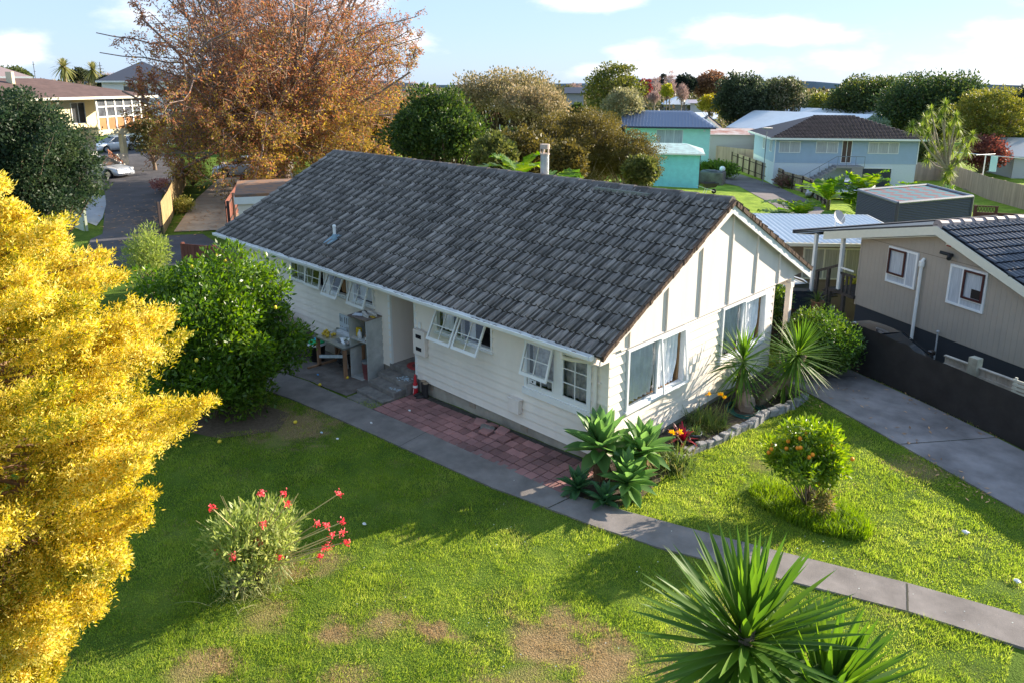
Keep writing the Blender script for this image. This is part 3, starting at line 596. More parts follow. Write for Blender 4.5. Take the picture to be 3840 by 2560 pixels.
def crown_tree(name, label, cat, loc, h, rx, cz, rz_, m, nclump=60, nleaf=220, leaf=.22, lw=.5, rc=None, trunk=.25, bm=None, group=None, seed=1, low=-.75, flat=1., up=.35, ry=None, limbs=True, fill=.45, tilt=0, shape=None):
    """a tree: tapered trunk, limbs out to every clump, clumps of leaf-sized faces over an uneven crown"""
    R_ = np.random.default_rng(seed); t = thing(name, label, cat, loc, 0, group); ry = ry or rx; rc = rc or rx*.30
    d = fib(nclump, R_); d = d[d[:, 2] > low]; rad = R_.uniform(.62, 1.0, len(d)); k = R_.random(len(d)) < fill*.5; rad[k] *= R_.uniform(.35, .8, k.sum())
    if shape is not None: rad = rad*shape(d)
    C = d*rad[:, None]*np.array([rx, ry, rz_])*(1-.28)+np.array([0, 0, cz])
    if tilt: C[:, 0] += tilt*(C[:, 2]-cz)/rz_
    segs = []; top = np.array([0, 0, cz+rz_*.25]); tb = np.array([0, 0, -.3]); prev = tb; nn = 5
    for i in range(1, nn+1):
        p = tb+(top-tb)*i/nn+np.array([*(R_.normal(0, trunk*.35, 2)), 0]); segs.append((prev, p, trunk*(1.15-.9*(i-1)/nn), trunk*(1.15-.9*i/nn))); prev = p
    if limbs:
        for c in C:
            s0 = tb+(top-tb)*np.clip((c[2]-rx*.8)/(top[2]-tb[2]), .25, .95); mid = (s0+c)/2+R_.normal(0, rx*.06, 3)-np.array([0, 0, rx*.05])
            segs += [(s0, mid, trunk*.30, trunk*.17), (mid, c, trunk*.17, trunk*.05)]
    branch_mesh('trunk', segs, bm or bark, t)
    n = len(C)*nleaf; idx = np.repeat(np.arange(len(C)), nleaf); q = unit(R_.normal(size=(n, 3))); sc_ = R_.uniform(.65, 1.25, len(C))[idx]
    rr = R_.random(n)**.45; off = q*rr[:, None]*(rc*sc_)[:, None]; off[:, 2] *= flat*.75
    P = C[idx]+off; A = unit(q*.7+R_.normal(0, .5, (n, 3))+np.array([0, 0, up])); L = leaf*R_.uniform(.6, 1.3, n)
    o = leaves('crown', P, A, L, L*lw, m, t); return t
def blades(name, C, A, L, Wd, m, parent, seg=4, droop=.3, fold=.0, shape=None, pw=2., mi=None):
    """strap leaves: seg segments each, bending down with their own weight"""
    n = len(C); A = unit(A); L = np.broadcast_to(L, (n,)); Wd = np.broadcast_to(Wd, (n,)); droop = np.broadcast_to(droop, (n,))
    R_ = unit(np.cross(A, np.array([0, 0, 1.])+1e-3)); U = np.cross(R_, A); Vs = []
    for j in range(seg+1):
        t = j/seg; w_ = (shape(t) if shape else (1-t**2.2))*Wd; p = C+A*(L*t)[:, None]; p[:, 2] -= droop*L*t**pw
        Vs.append(np.stack([p-R_*(w_/2)[:, None]+U*(fold*w_)[:, None], p, p+R_*(w_/2)[:, None]+U*(fold*w_)[:, None]], 1))
    V = np.stack(Vs, 1).reshape(-1, 3); k = 3*(seg+1); f = []
    for j in range(seg): f += [(3*j, 3*j+1, 3*j+4, 3*j+3), (3*j+1, 3*j+2, 3*j+5, 3*j+4)]
    F = (np.array(f)[None]+(np.arange(n)*k)[:, None, None]).reshape(-1, 4)
    return npmesh(name, V, F, m, parent, smooth=True, mi=None if mi is None else np.repeat(mi, 2*seg))
def rosette(c, n, L, tiltlo, tilthi, R_, axis=None):
    """axis directions for n leaves round a centre, from upright (inner) to drooping (outer)"""
    i = np.arange(n); az = i*2.39996+R_.normal(0, .12, n); u_ = (i+.5)/n; el = np.radians(tilthi+(tiltlo-tilthi)*u_+R_.normal(0, 5, n))
    A = np.stack([np.cos(az)*np.cos(el), np.sin(az)*np.cos(el), np.sin(el)], -1)
    if axis is not None:
        q = Vector((0, 0, 1)).rotation_difference(Vector(axis)); Mq = np.array(q.to_matrix()); A = A @ Mq.T
    return np.repeat(np.array([c], float), n, 0), A, u_

# ---------------- lawn grass
lawn_m = [leafmat('grass_blade', [(.085, .15, .022), (.20, .29, .045), (.31, .39, .07), (.46, .50, .14)], .58, .7, .15), leafmat('dry_grass_blade', [(.34, .24, .12), (.48, .36, .2), (.24, .22, .08)], .3, .8, .1)]
def in_poly(x, y, poly):
    r = np.zeros(x.shape, bool); n = len(poly); j = n-1
    for i in range(n):
        xi, yi = poly[i]; xj, yj = poly[j]; c = ((yi > y) != (yj > y)) & (x < (xj-xi)*(y-yi)/(yj-yi+1e-12)+xi); r ^= c; j = i
    return r
def grass(name, n, x0, x1, y0, y1, holes, keep=None, L=(.03, .07), wd=.006, parent=None):
    x = rng.uniform(x0, x1, n); y = rng.uniform(y0, y1, n); k = np.ones(n, bool)
    for h_ in holes: k &= ~in_poly(x, y, h_)
    if keep is not None: k &= keep(x, y)
    dist = np.hypot(x-CAM[0], y-CAM[1]); k &= rng.random(n) < np.clip(9/dist, .25, 1)*(.45+.55*smooth(1.3+1.6*vnoise(x, y, 5.5, 6)))
    d = np.stack([x, y], -1)-CAM[:2]; ang = np.arctan2(d[:, 1], d[:, 0])-YAW; k &= np.abs(ang) < .68
    x, y, dist = x[k], y[k], dist[k]; m_ = len(x); tall = .6+.5*smooth(vnoise(x, y, 1.7, 8)+.5)+.9*smooth(vnoise(x, y, 7, 4)-.1)
    C = np.stack([x, y, zt(x, y)-.004], -1); A = rng.normal(0, .5, (m_, 3)); A[:, 2] = 1
    Lh = rng.uniform(*L, m_)*tall; W_ = wd*rng.uniform(.7, 1.4, m_)*np.clip(dist/9, 1, 3); st_ = straw(x, y); mi = (rng.random(m_) < st_*1.15+.03).astype(int); Lh *= np.where(mi == 1, .75, 1)
    R_ = unit(np.cross(unit(A), rng.normal(size=(m_, 3)))); A = unit(A)
    Vv = np.stack([C-R_*W_[:, None]*.5, C+R_*W_[:, None]*.5, C+A*Lh[:, None]], 1).reshape(-1, 3)
    return npmesh(name, Vv, np.arange(3*m_).reshape(-1, 3), lawn_m, parent, mi=mi)
path_poly = pin+pout[::-1]; drv_poly = dL+dR[::-1]; house_poly = [(-14, 0), (0, 0), (0, 6.6), (-14, 6.6)]
pat_poly = [(-5.45, -1.4), (-5.45, 0), (0, 0), (.1, -1.18)]; bed_poly = [(.0, -.1), (.02, 6.9), (1.2, 6.6), (1.27, 5.5), (1.25, 4.8), (1.05, 3.9), (1.07, 3.3), (.97, 2.5), (.83, 1.9), (.75, 1.3), (.9, .4), (.9, -.5), (.8, -.95), (.2, -1.15)]
dirt_poly = [(-13, 0), (-6.5, 0), (-6.4, -1.4), (-7.9, -1.4), (-9.9, -1.75), (-13, -1.9)]; sh_poly = [(-8.8, -3.1), (-6.8, -2.8), (-6.2, -3.3), (-6.8, -4.2), (-7, -5.2), (-9.3, -4.3)]
lg = grass('lawn_grass', 1150000, -8.5, 7.5, -10, 7.6, [path_poly, drv_poly, house_poly, pat_poly, bed_poly, dirt_poly, sh_poly], keep=lambda x, y: (y < 4.6-.56*(x-5) + 0*x) | (x < 5))
kind(lg, 'stuff', 'green and yellowing lawn grass in the front garden')
cl = MB()   # white clover heads and daisies
for i in range(420):
    x, y = random.uniform(-1, 7), random.uniform(-6.5, 1.5)
    if vnoise(x, y, 1.1, 9) < .1: continue
    r_ = random.uniform(.006, .012); z = float(zt(x, y))+.035; cl.add([(x-r_, y, z), (x, y-r_, z), (x+r_, y, z+.004), (x, y+r_, z+.004)], [(0, 1, 2, 3)])
kind(cl.build('clover_flowers', mat('clover_white', (.7, .72, .62), .8)), 'stuff', 'tiny white clover flowers dotted through the lawn')

# ---------------- yuccas
yuc = leafmat('yucca_leaf', [(.04, .095, .02), (.085, .175, .025), (.16, .26, .035)], .42, .5, .3)
agd0 = mat('dry_brown_leaf', (.30, .21, .12), .9, isl=.3)
yst = mat('yucca_stem', (.22, .17, .11), .95, var=.4, scale=12, bump=.9, bscale=25)
def yucca(name, label, loc, stem, heads, group=None, seed=0, n=90, L=.62, W_=.05, lo=-35, hi=82):
    R_ = np.random.default_rng(seed); t = thing(name, label, 'yucca', loc, 0, group); m = MB()
    for pts, r_ in stem: m.tube(pts, r_, 10)
    m.build('stem', yst, t, smooth=True)
    for h_ in heads:
        c, ax = h_[0], h_[1]; nn = h_[2] if len(h_) > 2 else n; LL = h_[3] if len(h_) > 3 else L
        C, A, u_ = rosette(c, nn, LL, lo, hi, R_, ax); axn = np.array(Vector(ax).normalized()); C = C-axn*(u_*.28)[:, None]
        if stem[0][1][0] < .1 and W_ > .06: Cd, Ad, ud = rosette((0, 0, c[2]-.45), 26, 1, -85, -45, R_); blades('dead_leaf', Cd, Ad, .5, .035, agd0, t, 4, .1, .1)
        blades('leaf_head', C, A, LL*(.78+.3*np.sin(u_*PI)), W_*R_.uniform(.8, 1.1, nn), yuc, t, 5, (.03+.10*u_**2)*(1 if W_ > .06 else 1.6), .18, lambda q: (.5+1.1*q)*(q < .35)+(q >= .35)*(1-((q-.35)/.65)**1.6)*.9, 2.)
    return t
c1 = Dp(2803, 2350, 5.2)
yucca('yucca', 'tall yucca with spiky green head in the foreground, its tips crossing the path', (c1.x, c1.y, float(zt(c1.x, c1.y))), [([(.05, .1, -.1), (.0, .0, 1.0), (0, 0, c1.z-.35)], [.09, .075, .06])], [((0, 0, c1.z-float(zt(c1.x, c1.y))-.05), (.03, .0, 1), 170, .92)], 'yuccas on the front lawn', 3, W_=.088, lo=-30, hi=80)
c2 = Dp(3110, 2590, 5.3)
yucca('yucca', 'lower yucca head to the right of the tall foreground yucca', (c2.x, c2.y, float(zt(c2.x, c2.y))), [([(-.1, .1, -.1), (.0, .0, .8), (0, 0, c2.z-.4)], [.08, .07, .055])], [((0, 0, c2.z-float(zt(c2.x, c2.y))-.05), (.25, .25, 1), 120, .86)], 'yuccas on the front lawn', 4, W_=.088, lo=-20)
yucca('yucca', 'short upright yucca against the gable wall beside the coiled hose', (.55, 4.05, .3), [([(0, 0, -.1), (0, -.03, .45), (0.02, -.05, .95)], [.11, .10, .08])], [((.02, -.05, 1.22), (.05, -.1, 1), 110, .85), ((.0, -.02, .62), (.1, -.3, .6), 36, .7)], 'yuccas beside the gable wall', 5, W_=.055, lo=-70)
yucca('yucca', 'leaning yucca with bare orange-brown stem over the garden bed', (.72, 4.30, .3), [([(0, 0, -.1), (.25, .25, .35), (.55, .5, .75), (.74, .64, 1.25)], [.10, .10, .085, .075])], [((.68, .56, 1.36), (.25, .15, 1), 170, .90)], 'yuccas beside the gable wall', 6, W_=.045, lo=-55)
yucca('yucca', 'drooping leafy young yucca behind the stone edging', (1.02, 5.1, .3), [([(0, 0, -.1), (0.05, 0, .35), (.05, .02, .5)], [.09, .08, .07])], [((.05, .02, .62), (.1, .1, 1), 60, .8)], 'yuccas beside the gable wall', 8, W_=.06, lo=-60)

# ---------------- agaves at the corner
agm = leafmat('agave_leaf', [(.08, .17, .06), (.14, .27, .08), (.22, .36, .11)], .42, .35, .45); agd = mat('agave_dead', (.22, .14, .07), .9, var=.4, scale=10)
def agave(label, loc, s, seed, n=34, ax=(0, 0, 1), dark_=False, hgt=.5):
    R_ = np.random.default_rng(seed); t = thing('agave', label, 'agave', loc, 0, 'agaves clustered at the house corner')
    C, A, u_ = rosette((0, 0, hgt*s), n, 1, -12, 88, R_, ax); C[:, 2] -= u_*.10*s
    blades('leaf', C, A, s*.56*(.72+.35*np.sin(u_*PI)), s*.215*(.75+.3*u_), agm if not dark_ else leafmat('young_agave_leaf', [(.045, .12, .05), (.08, .18, .07)], .25, .4, .4), t, 7, -.04+.20*u_**2, .30, lambda q: (.42+1.05*q if q < .5 else (.945*(1-((q-.5)/.5)**1.7))+.02), 2.)
    if hgt > .3: 
        MB().tube([(0, 0, -.05), (0.02, 0, hgt*s*.5), (0, 0, hgt*s)], [.08*s, .10*s, .09*s], 10).build('stem', agd, t, smooth=True)
        C, A, u_ = rosette((0, 0, hgt*s*.8), 16, 1, -80, -30, R_); blades('dead_leaf', C, A, s*.36, s*.07, agd, t, 4, .2, .1)
    return t
agave('largest agave rosette, against the front wall corner', (.18, -.42, .28), 1.28, 11, 40, (-.08, -.05, 1), hgt=.55)
agave('second tall agave rosette, leaning towards the flower bed', (.72, .10, .30), 1.10, 12, 34, (.15, .1, 1), hgt=.55)
agave('low bright agave rosette at the lawn edge', (.86, -.52, .32), 1.05, 13, 34, (.2, -.15, 1), hgt=.28)
agave('small dark agave beside the red pavers', (.22, -1.06, .3), .72, 14, 24, (-.1, -.2, 1), True, hgt=.22)
agave('smallest agave, wedged between the path joint and the lawn', (.74, -1.0, .32), .66, 15, 22, (.1, -.25, 1), True, hgt=.15)
agave('green agave rosette crowding in behind the largest one', (.50, -.05, .3), .95, 16, 26, (.1, .2, 1), hgt=.45)

# ---------------- flower bed
def tuft(name, label, cat, loc, n, L, W_, m, seed, spread=.12, lo=20, hi=85, droop=.5, group=None, extra=None):
    R_ = np.random.default_rng(seed); t = thing(name, label, cat, loc, 0, group); C, A, u_ = rosette((0, 0, 0), n, 1, lo, hi, R_); C = C+np.stack([R_.normal(0, spread, n), R_.normal(0, spread, n), np.zeros(n)], -1)
    blades('leaves', C, A, L*R_.uniform(.6, 1.1, n), W_, m, t, 5, droop*R_.uniform(.5, 1.4, n), .1)
    if extra: extra(t, R_)
    return t
daylily = leafmat('daylily_leaf', [(.06, .13, .03), (.13, .19, .045), (.25, .22, .07)], .4, .5, .3); yel = leafmat('yellow_petal', [(.85, .50, .02), (.9, .62, .06)], .4); orange = mat('orange_fruit', (.85, .28, .02), .45, var=.15, scale=5)
def lilies(pts):
    def f(t, R_):
        m = MB(); 
        for p in pts: m.tube([(p[0]*.3, p[1]*.3, 0), (p[0]*.7, p[1]*.7, p[2]*.6), p], .006, 4)
        m.build('flower_stalks', daylily, t)
        for p in pts:
            n = 12; C = np.repeat(np.array([p]), n, 0); A = R_.normal(size=(n, 3)); A[:, 2] = abs(A[:, 2]); leaves('flower', C, A, .085, .045, yel, t)
    return f
tuft('daylily', 'yellow-flowered daylily clump behind the red potted plant', 'flowering plant', (.52, 2.75, .31), 420, .75, .018, daylily, 21, .18, extra=lilies([(.05, .35, .62), (.12, .38, .55), (-.1, .1, .66)]), group='daylily clumps in the bed')
tuft('daylily', 'daylily clump with yellow blooms between the agaves and the red potted plant', 'flowering plant', (.82, .92, .32), 380, .72, .022, daylily, 22, .20, extra=lilies([(-.15, .22, .5), (-.05, .3, .52)]), group='daylily clumps in the bed')
tuft('strappy_plant', 'dark green strappy plant growing in the plain dark pot', 'plant', (.66, 1.95, .52), 60, .36, .02, daylily, 23, .04)
tuft('weedy_grass', 'thin weedy grass beside the hose at the wall foot', 'plant', (.35, 3.35, .3), 60, .32, .01, daylily, 24, .15)
redl = leafmat('crimson_leaf', [(.16, .01, .02), (.34, .03, .04), (.5, .10, .08)], .35, .4, .4)
t = tuft('cordyline', 'crimson-leaved cordyline in a dark pot', 'potted plant', (.64, 1.55, .52), 26, .46, .07, redl, 25, .02, -5, 80, .35)
def pot(r, h, c): return [(r*.72, 0), (r, h), (r*1.06, h), (r*1.06, h+.02), (r*.94, h+.02), (r*.9, h-.03), (0.01, h-.03)]
blk = mat('black_plastic', (.03, .032, .035), .5); 
pt_ = MB().lathe(pot(.15, .24, 0), (0, 0, -.21), 20).build('pot', blk, t, smooth=True)
o = MB().lathe(pot(.15, .22, 0), (0, 0, 0), 20).build('flower_pot', mat('slate_plastic', (.07, .10, .12), .5), None, smooth=True, loc=(.66, 1.95, .31)); tag(o, 'plain slate-coloured plant pot right of the crimson plant', 'plant pot')
o = MB(); R_ = random.Random(5)
for k in range(9):
    cpts = []; rr = .30+.02*k-.04*(k % 3); z = .03+.02*(k % 4)
    for a in range(33): th = a*2*PI/32; cpts.append(((rr+R_.uniform(-.008, .008))*math.cos(th), (rr+.03)*math.sin(th), z+.02*math.sin(th*2+k)))
    o.tube(cpts, .009, 5)
o = o.build('garden_hose', mat('green_hose', (.01, .10, .085), .5), None, loc=(.74, 3.95, .31)); tag(o, 'dark green garden hose coiled on the bed around a pale stump', 'hose')
o = MB().blob((0, 0, .2), (.17, .14, .30), 9, 6, .16).build('rock', mat('pale_rock', (.38, .30, .24), .95, col2=(.22, .17, .14), scale=6, bump=.6), None, loc=(.74, 3.97, .31)); tag(o, 'pale brown rock standing in the middle of the hose coil', 'rock')
stone = mat('edging_stone', (.34, .335, .34), .95, col2=(.17, .165, .165), scale=5, bump=.8, bscale=25)
line = [(.86, 1.12), (.87, 1.50), (.96, 1.95), (1.06, 2.45), (1.10, 2.97), (1.18, 3.4), (1.18, 3.95), (1.33, 4.45), (1.40, 4.9), (1.38, 5.4)]; lens = [0]
for a, b_ in zip(line, line[1:]): lens.append(lens[-1]+math.dist(a, b_))
ORD = 'first second third fourth fifth sixth seventh eighth ninth tenth eleventh twelfth thirteenth fourteenth fifteenth sixteenth seventeenth eighteenth nineteenth twentieth twenty-first twenty-second twenty-third twenty-fourth twenty-fifth twenty-sixth twenty-seventh twenty-eighth twenty-ninth thirtieth'.split()
d_ = 0; i = 0; words = ['grey', 'weathered', 'blue-grey', 'pale', 'mossy', 'chipped']
while d_ < lens[-1]:
    k = max(j for j in range(len(lens)-1) if lens[j] <= d_); f_ = (d_-lens[k])/(lens[k+1]-lens[k]); x = line[k][0]+(line[k+1][0]-line[k][0])*f_; y = line[k][1]+(line[k+1][1]-line[k][1])*f_
    w_ = random.uniform(.17, .26); h_ = random.uniform(.13, .19); m = MB(); m.box((-.07, -w_/2+.01, -.05), (.07, w_/2-.01, h_), T(0, 0, 0, random.gauss(0, .06)-math.atan2(line[k+1][0]-line[k][0], line[k+1][1]-line[k][1]), random.gauss(0, .05), random.gauss(0, .08))); 
    m.v = [(a+random.uniform(-.015, .015), b_+random.uniform(-.015, .015), c+random.uniform(-.015, .015)) for a, b_, c in m.v]
    o = m.build('edging_stone', stone, None, bev=.014, loc=(x, y, float(zt(x, y)))); tag(o, 'rough grey edging stone, %s from the agave end of the bed' % ORD[i], 'stone', 'edging stones along the flower bed'); d_ += w_+.004; i += 1
# round bush at the corner of the house
gbush = leafmat('glossy_bush_leaf', [(.03, .08, .015), (.07, .14, .02), (.16, .22, .03)], .35, .35, .5)
crown_tree('bush', 'rounded glossy green bush between the yuccas and the driveway', 'bush', (1.0, 7.05, .2), 1.8, 1.12, .95, .95, gbush, 80, 340, .075, .42, .34, .05, seed=31, low=-.9)
crown_tree('bush', 'dark leafy bush growing behind the porch post', 'bush', (-1.2, 8.6, .1), 2.4, .9, 1.3, 1.1, gbush, 40, 200, .08, .5, .35, .05, seed=32, low=-.9)
# mandarin tree
cit = leafmat('citrus_leaf', [(.06, .13, .015), (.15, .24, .025), (.32, .38, .05)], .46, .35, .5)
mt = crown_tree('mandarin_tree', 'small mandarin tree with orange fruit on the right lawn', 'fruit tree', (3.22, 1.2, .33), 1.55, .84, .95, .60, cit, 60, 190, .105, .33, .20, .035, seed=41, low=-.55, shape=lambda d: 1+.30*(d[:, 2] > .75)+.16*np.sin(d[:, 0]*5+1)-.18*((d[:, 2] > .3) & (d[:, 2] < .72)))
R_ = np.random.default_rng(42)
for k in range(26):
    d = unit(R_.normal(size=3)); 
    if d[2] < -.6: d[2] *= -1
    p = d*np.array([.72, .72, .52])*R_.uniform(.75, .98)+np.array([0, 0, .95]); MB().lathe([(.001, -.034), (.022, -.027), (.034, 0), (.024, .024), (.001, .032)], p, 10).build('mandarin', orange, mt, smooth=True)
crown_tree('bush', 'low coppery-leaved shoot on the right of the mandarin tree base', 'shrub', (3.55, 1.0, .33), .6, .15, .36, .26, leafmat('coppery_leaf', [(.10, .14, .03), (.20, .19, .05), (.4, .28, .16)], .3), 10, 50, .09, .3, .12, .02, seed=44, low=-1)
lush = leafmat('lush_grass', [(.10, .19, .015), (.18, .28, .025), (.27, .36, .05)], .5, .6, .2)
R_ = np.random.default_rng(43); n = 4600; a = R_.uniform(0, 2*PI, n); r_ = np.sqrt(R_.random(n)); x = 3.28+.98*r_*np.cos(a); y = 1.12+.52*r_*np.sin(a); C = np.stack([x, y, zt(x, y)], -1); A = R_.normal(0, .35, (n, 3)); A[:, 2] = 1
kind(blades('long_grass', C, A, R_.uniform(.16, .44, n), .011, lush, None, 3, .35), 'stuff', 'long uncut grass round the foot of the mandarin tree')

# ---------------- flowering bush on the front lawn
oll = leafmat('oleander_leaf', [(.14, .21, .04), (.30, .36, .10), (.50, .50, .22)], .4, .45, .4); pink = leafmat('coral_petal', [(.72, .05, .07), (.85, .12, .13), (.9, .3, .3)], .35)
ob = crown_tree('flowering_bush', 'straggly flowering bush with coral pink flower heads on the front lawn', 'flowering bush', (-1.66, -5.95, .25), 1.25, .86, .64, .58, oll, 64, 80, .11, .28, .24, .03, seed=51, low=-.85, up=.7)
R_ = np.random.default_rng(52); stm = MB(); fl_ = []
fpx = [(1062, 1845), (1077, 1888), (793, 1902), (1272, 1848), (1285, 1955), (1285, 1995), (1300, 2032), (1190, 1960), (1225, 1970), (1235, 2045), (1215, 2055), (985, 1965), (1050, 2085), (1160, 2180), (968, 2030), (812, 2065), (1200, 2085), (980, 1848), (1245, 2005), (870, 2085)]
for i, (px, py) in enumerate(fpx):
    t_ = 9.45+R_.uniform(-.35, .35); p = Dp(px, py, t_)-Vector((-1.66, -5.95, .25)); fl_.append(p)
    mid = Vector((p.x*.35+R_.normal(0, .03), p.y*.35, p.z*.6)); stm.tube([(p.x*.1, p.y*.1, .1), mid, p], [.014, .010, .007], 5)
for k in range(26):
    a = R_.uniform(0, 6.3); r_ = R_.uniform(.25, .75); stm.tube([(0, 0, .1), (r_*.5*math.cos(a), r_*.5*math.sin(a), .7), (r_*math.cos(a), r_*math.sin(a), R_.uniform(.7, 1.35))], [.008, .006, .003], 4)
stm.build('stems', mat('straw_stem', (.42, .36, .17), .8, isl=.3), ob)
for p in fl_:
    n = 34; C = np.array(p)+R_.normal(0, .022, (n, 3)); leaves('flower_head', C, R_.normal(size=(n, 3)), .032, .026, pink, ob)
n = 420; C = np.stack([R_.normal(0, .25, n), R_.normal(0, .25, n), np.zeros(n)], -1); A = R_.normal(0, .5, (n, 3)); A[:, 2] = 1; blades('strap_leaves', C, A, R_.uniform(.3, .75, n), .011, leafmat('pale_grass', [(.12, .2, .05), (.3, .34, .14), (.42, .38, .22)], .4), ob, 4, .5)

# ---------------- big citrus shrub
lem = leafmat('lemon_leaf', [(.035, .085, .012), (.085, .165, .018), (.19, .27, .03)], .44, .35, .5)
ls = crown_tree('lemon_tree', 'big dense lemon tree at the end of the front path', 'lemon tree', (-8.1, -3.6, .04), 3.9, 3.0, 1.75, 2.15, lem, 270, 230, .115, .42, .40, .12, seed=61, low=-.97, fill=.35, ry=2.3, limbs=True, shape=lambda d: 1+.13*np.sin(d[:, 0]*4+1)+.10*np.sin(d[:, 2]*6+d[:, 1]*4))
R_ = np.random.default_rng(62); lc = mat('lemon_yellow', (.80, .58, .05), .5)
for k in range(14):
    d = unit(R_.normal(size=3)); p = d*np.array([2.3, 1.9, 1.8])*.86+np.array([0, 0, 1.9]); 
    MB().lathe([(.001, -.045), (.028, -.03), (.036, 0), (.026, .03), (.001, .045)], p, 8).build('lemon', lc, ls, smooth=True)
pl = leafmat('willow_leaf', [(.13, .20, .04), (.24, .30, .07), (.34, .38, .12)], .45)
crown_tree('slender_shrub', 'pale thin-leaved shrub poking up behind the lemon tree', 'shrub', (-10.6, -3.9, .04), 3.9, .62, 3.15, .8, pl, 26, 150, .11, .2, .26, .05, seed=63, low=-.9)

# ---------------- golden conifer in the left foreground
gold = [leafmat('gold_needle', [(.40, .30, .035), (.68, .54, .08), (.92, .82, .34)], .40, .5, .2, .502), leafmat('olive_needle', [(.10, .14, .015), (.24, .25, .03), (.45, .40, .05)], .42, .6, .15)]
def conifer():
    R_ = np.random.default_rng(71); b0 = Dp(-15, 2000, 7.8); z0 = float(zt(b0.x, b0.y)); t = thing('golden_conifer', 'tall golden-yellow conifer filling the left edge of the foreground', 'conifer', (b0.x, b0.y, z0))
    H_ = 6.45; segs = []; P = []; A_ = []; Ls = []; MI = []
    for i in range(12): segs.append(((0, 0, H_*i/12-.2), (R_.normal(0, .015), R_.normal(0, .015), H_*(i+1)/12-.2), .15*(1-i/12)+.012, .15*(1-(i+1)/12)+.012))
    nb = 262
    for k in range(nb):
        u_ = (k+.5)/nb; zb = .5+u_*(H_-.75); az = k*2.39996+R_.normal(0, .2)
        # crown half-width: widest a little below the middle
        f_ = u_; rad = 1.84*(np.interp(f_, [0, .1, .2, .3, .4, .5, .6, .72, .83, .92, 1.0], [.04, .12, .30, .52, .78, .97, 1.04, .95, .76, .52, .18]))*R_.uniform(.80, 1.08)
        d = np.array([math.cos(az), math.sin(az), 0]); rise = R_.uniform(-.08, .24); L_ = rad
        p0 = np.array([0, 0, zb-.25*rad]); npt = 9; pts = []
        for j in range(npt+1):
            s = j/npt; pts.append(p0+d*L_*s+np.array([0, 0, L_*(rise*s+.10*s*s-.05*math.sin(s*PI))]))
        for j in range(npt): segs.append((pts[j], pts[j+1], .022*(1-j/npt)+.003, .022*(1-(j+1)/npt)+.003))
        side = np.cross(d, [0, 0, 1.]); nt_ = int(92*L_)+22; s = R_.uniform(.30, 1.0, nt_)**.75
        spread = .25*np.sin(np.clip(s, 0, 1)*PI*.86+.22)*np.clip(L_, .5, 1.3); off = R_.normal(0, 1, (nt_, 2))*.5
        base_ = np.array([np.interp(s, np.linspace(0, 1, npt+1), [q[c] for q in pts]) for c in range(3)]).T
        cen = base_+side[None]*(off[:, :1]*spread[:, None])*1.25+np.array([0, 0, 1.])*(off[:, 1:]*spread[:, None]*.60)+d*R_.normal(0, .03, (nt_, 1))
        grn = R_.random() < .16
        for c, ss in zip(cen, s):
            m_ = 24; a = unit(R_.normal(0, .75, (m_, 3))+d*.75*ss+np.array([0, 0, .6])); st_ = R_.uniform(-.03, .045, (m_, 1)); P.append(c+R_.normal(0, .020, (m_, 3))+a*st_); A_.append(a); Ls.append(R_.uniform(.026, .052, m_)); MI.append((R_.random(m_) < (.55 if grn else .17+.40*(ss < .6))).astype(int))
    branch_mesh('trunk', segs, mat('conifer_bark', (.24, .15, .09), .95, var=.3, scale=8), t, 4)
    P = np.concatenate(P); A_ = np.concatenate(A_); L_ = np.concatenate(Ls); leaves('crown', P, A_, L_, L_*.30, gold, t, mi=np.concatenate(MI)); return len(P)
print('conifer leaves', conifer())
# ================================================================== things by the front steps
# concrete steps
step = mat('step_concrete', (.27, .245, .225), .9, col2=(.13, .12, .11), scale=5, bump=.5, bscale=50, detail=9)
sm_ = MB(); sm_.box((-6.53, -.04, -.1), (-5.46, 1.45, .53)).box((-6.56, -.37, -.1), (-5.44, -.041, .40)).box((-6.52, -.70, -.1), (-5.47, -.371, .28)).box((-6.50, -1.03, -.1), (-5.45, -.701, .17)).box((-6.42, -1.355, -.1), (-5.43, -1.031, .105))
o = sm_.build('concrete_steps', step, None, bev=.012); tag(o, 'worn dark concrete steps leading up to the recessed front door', 'steps')
pa = mat('pale_blue_paint', (.45, .55, .62), .8, var=.3, scale=30); m = MB(); R_ = random.Random(3)
for k in range(38): x, y = R_.gauss(-5.72, .11), R_.gauss(-.19, .07); s_ = R_.uniform(.008, .028); m.box((x-s_, y-s_*.6, .401), (x+s_, y+s_*.6, .404+R_.random()*.003), None) if -.35 < y < -.06 and x < -5.5 else None
for k in range(26): x = R_.uniform(-5.8, -5.5); y = -.55+.3*(x+5.65)+R_.gauss(0, .03); s_ = R_.uniform(.008, .03); m.box((x-s_, y-s_*.5, .281), (x+s_, y+s_*.5, .284), None)
kind(m.build('paint_flakes', pa), 'stuff', 'pale blue paint spill and flakes on the steps')
o = MB().lathe([(.30, 0), (.32, .012), (.28, .018), (0.01, .016)], (0, 0, 0), 28, sx=1.0, sy=.8).build('door_mat', mat('red_mat', (.34, .05, .05), .95, var=.3, scale=12), None, smooth=True, loc=(-5.86, .32, .532)); tag(o, 'round red mat on the porch landing', 'mat')
MB().lathe([(.17, .018), (.17, .021), (.01, .021)], (0, 0, 0), 24, sx=1, sy=.8).build('mat_ring', mat('dark_red_mat', (.12, .04, .04), .95), o)
o = MB().box((-.3, -.2, 0), (.3, .2, .012)).build('floor_mat', mat('beige_mat', (.40, .34, .28), .95, var=.2, scale=9), None, bev=.003, loc=(-5.98, .95, .532)); tag(o, 'flat beige mat behind the round red mat', 'mat')
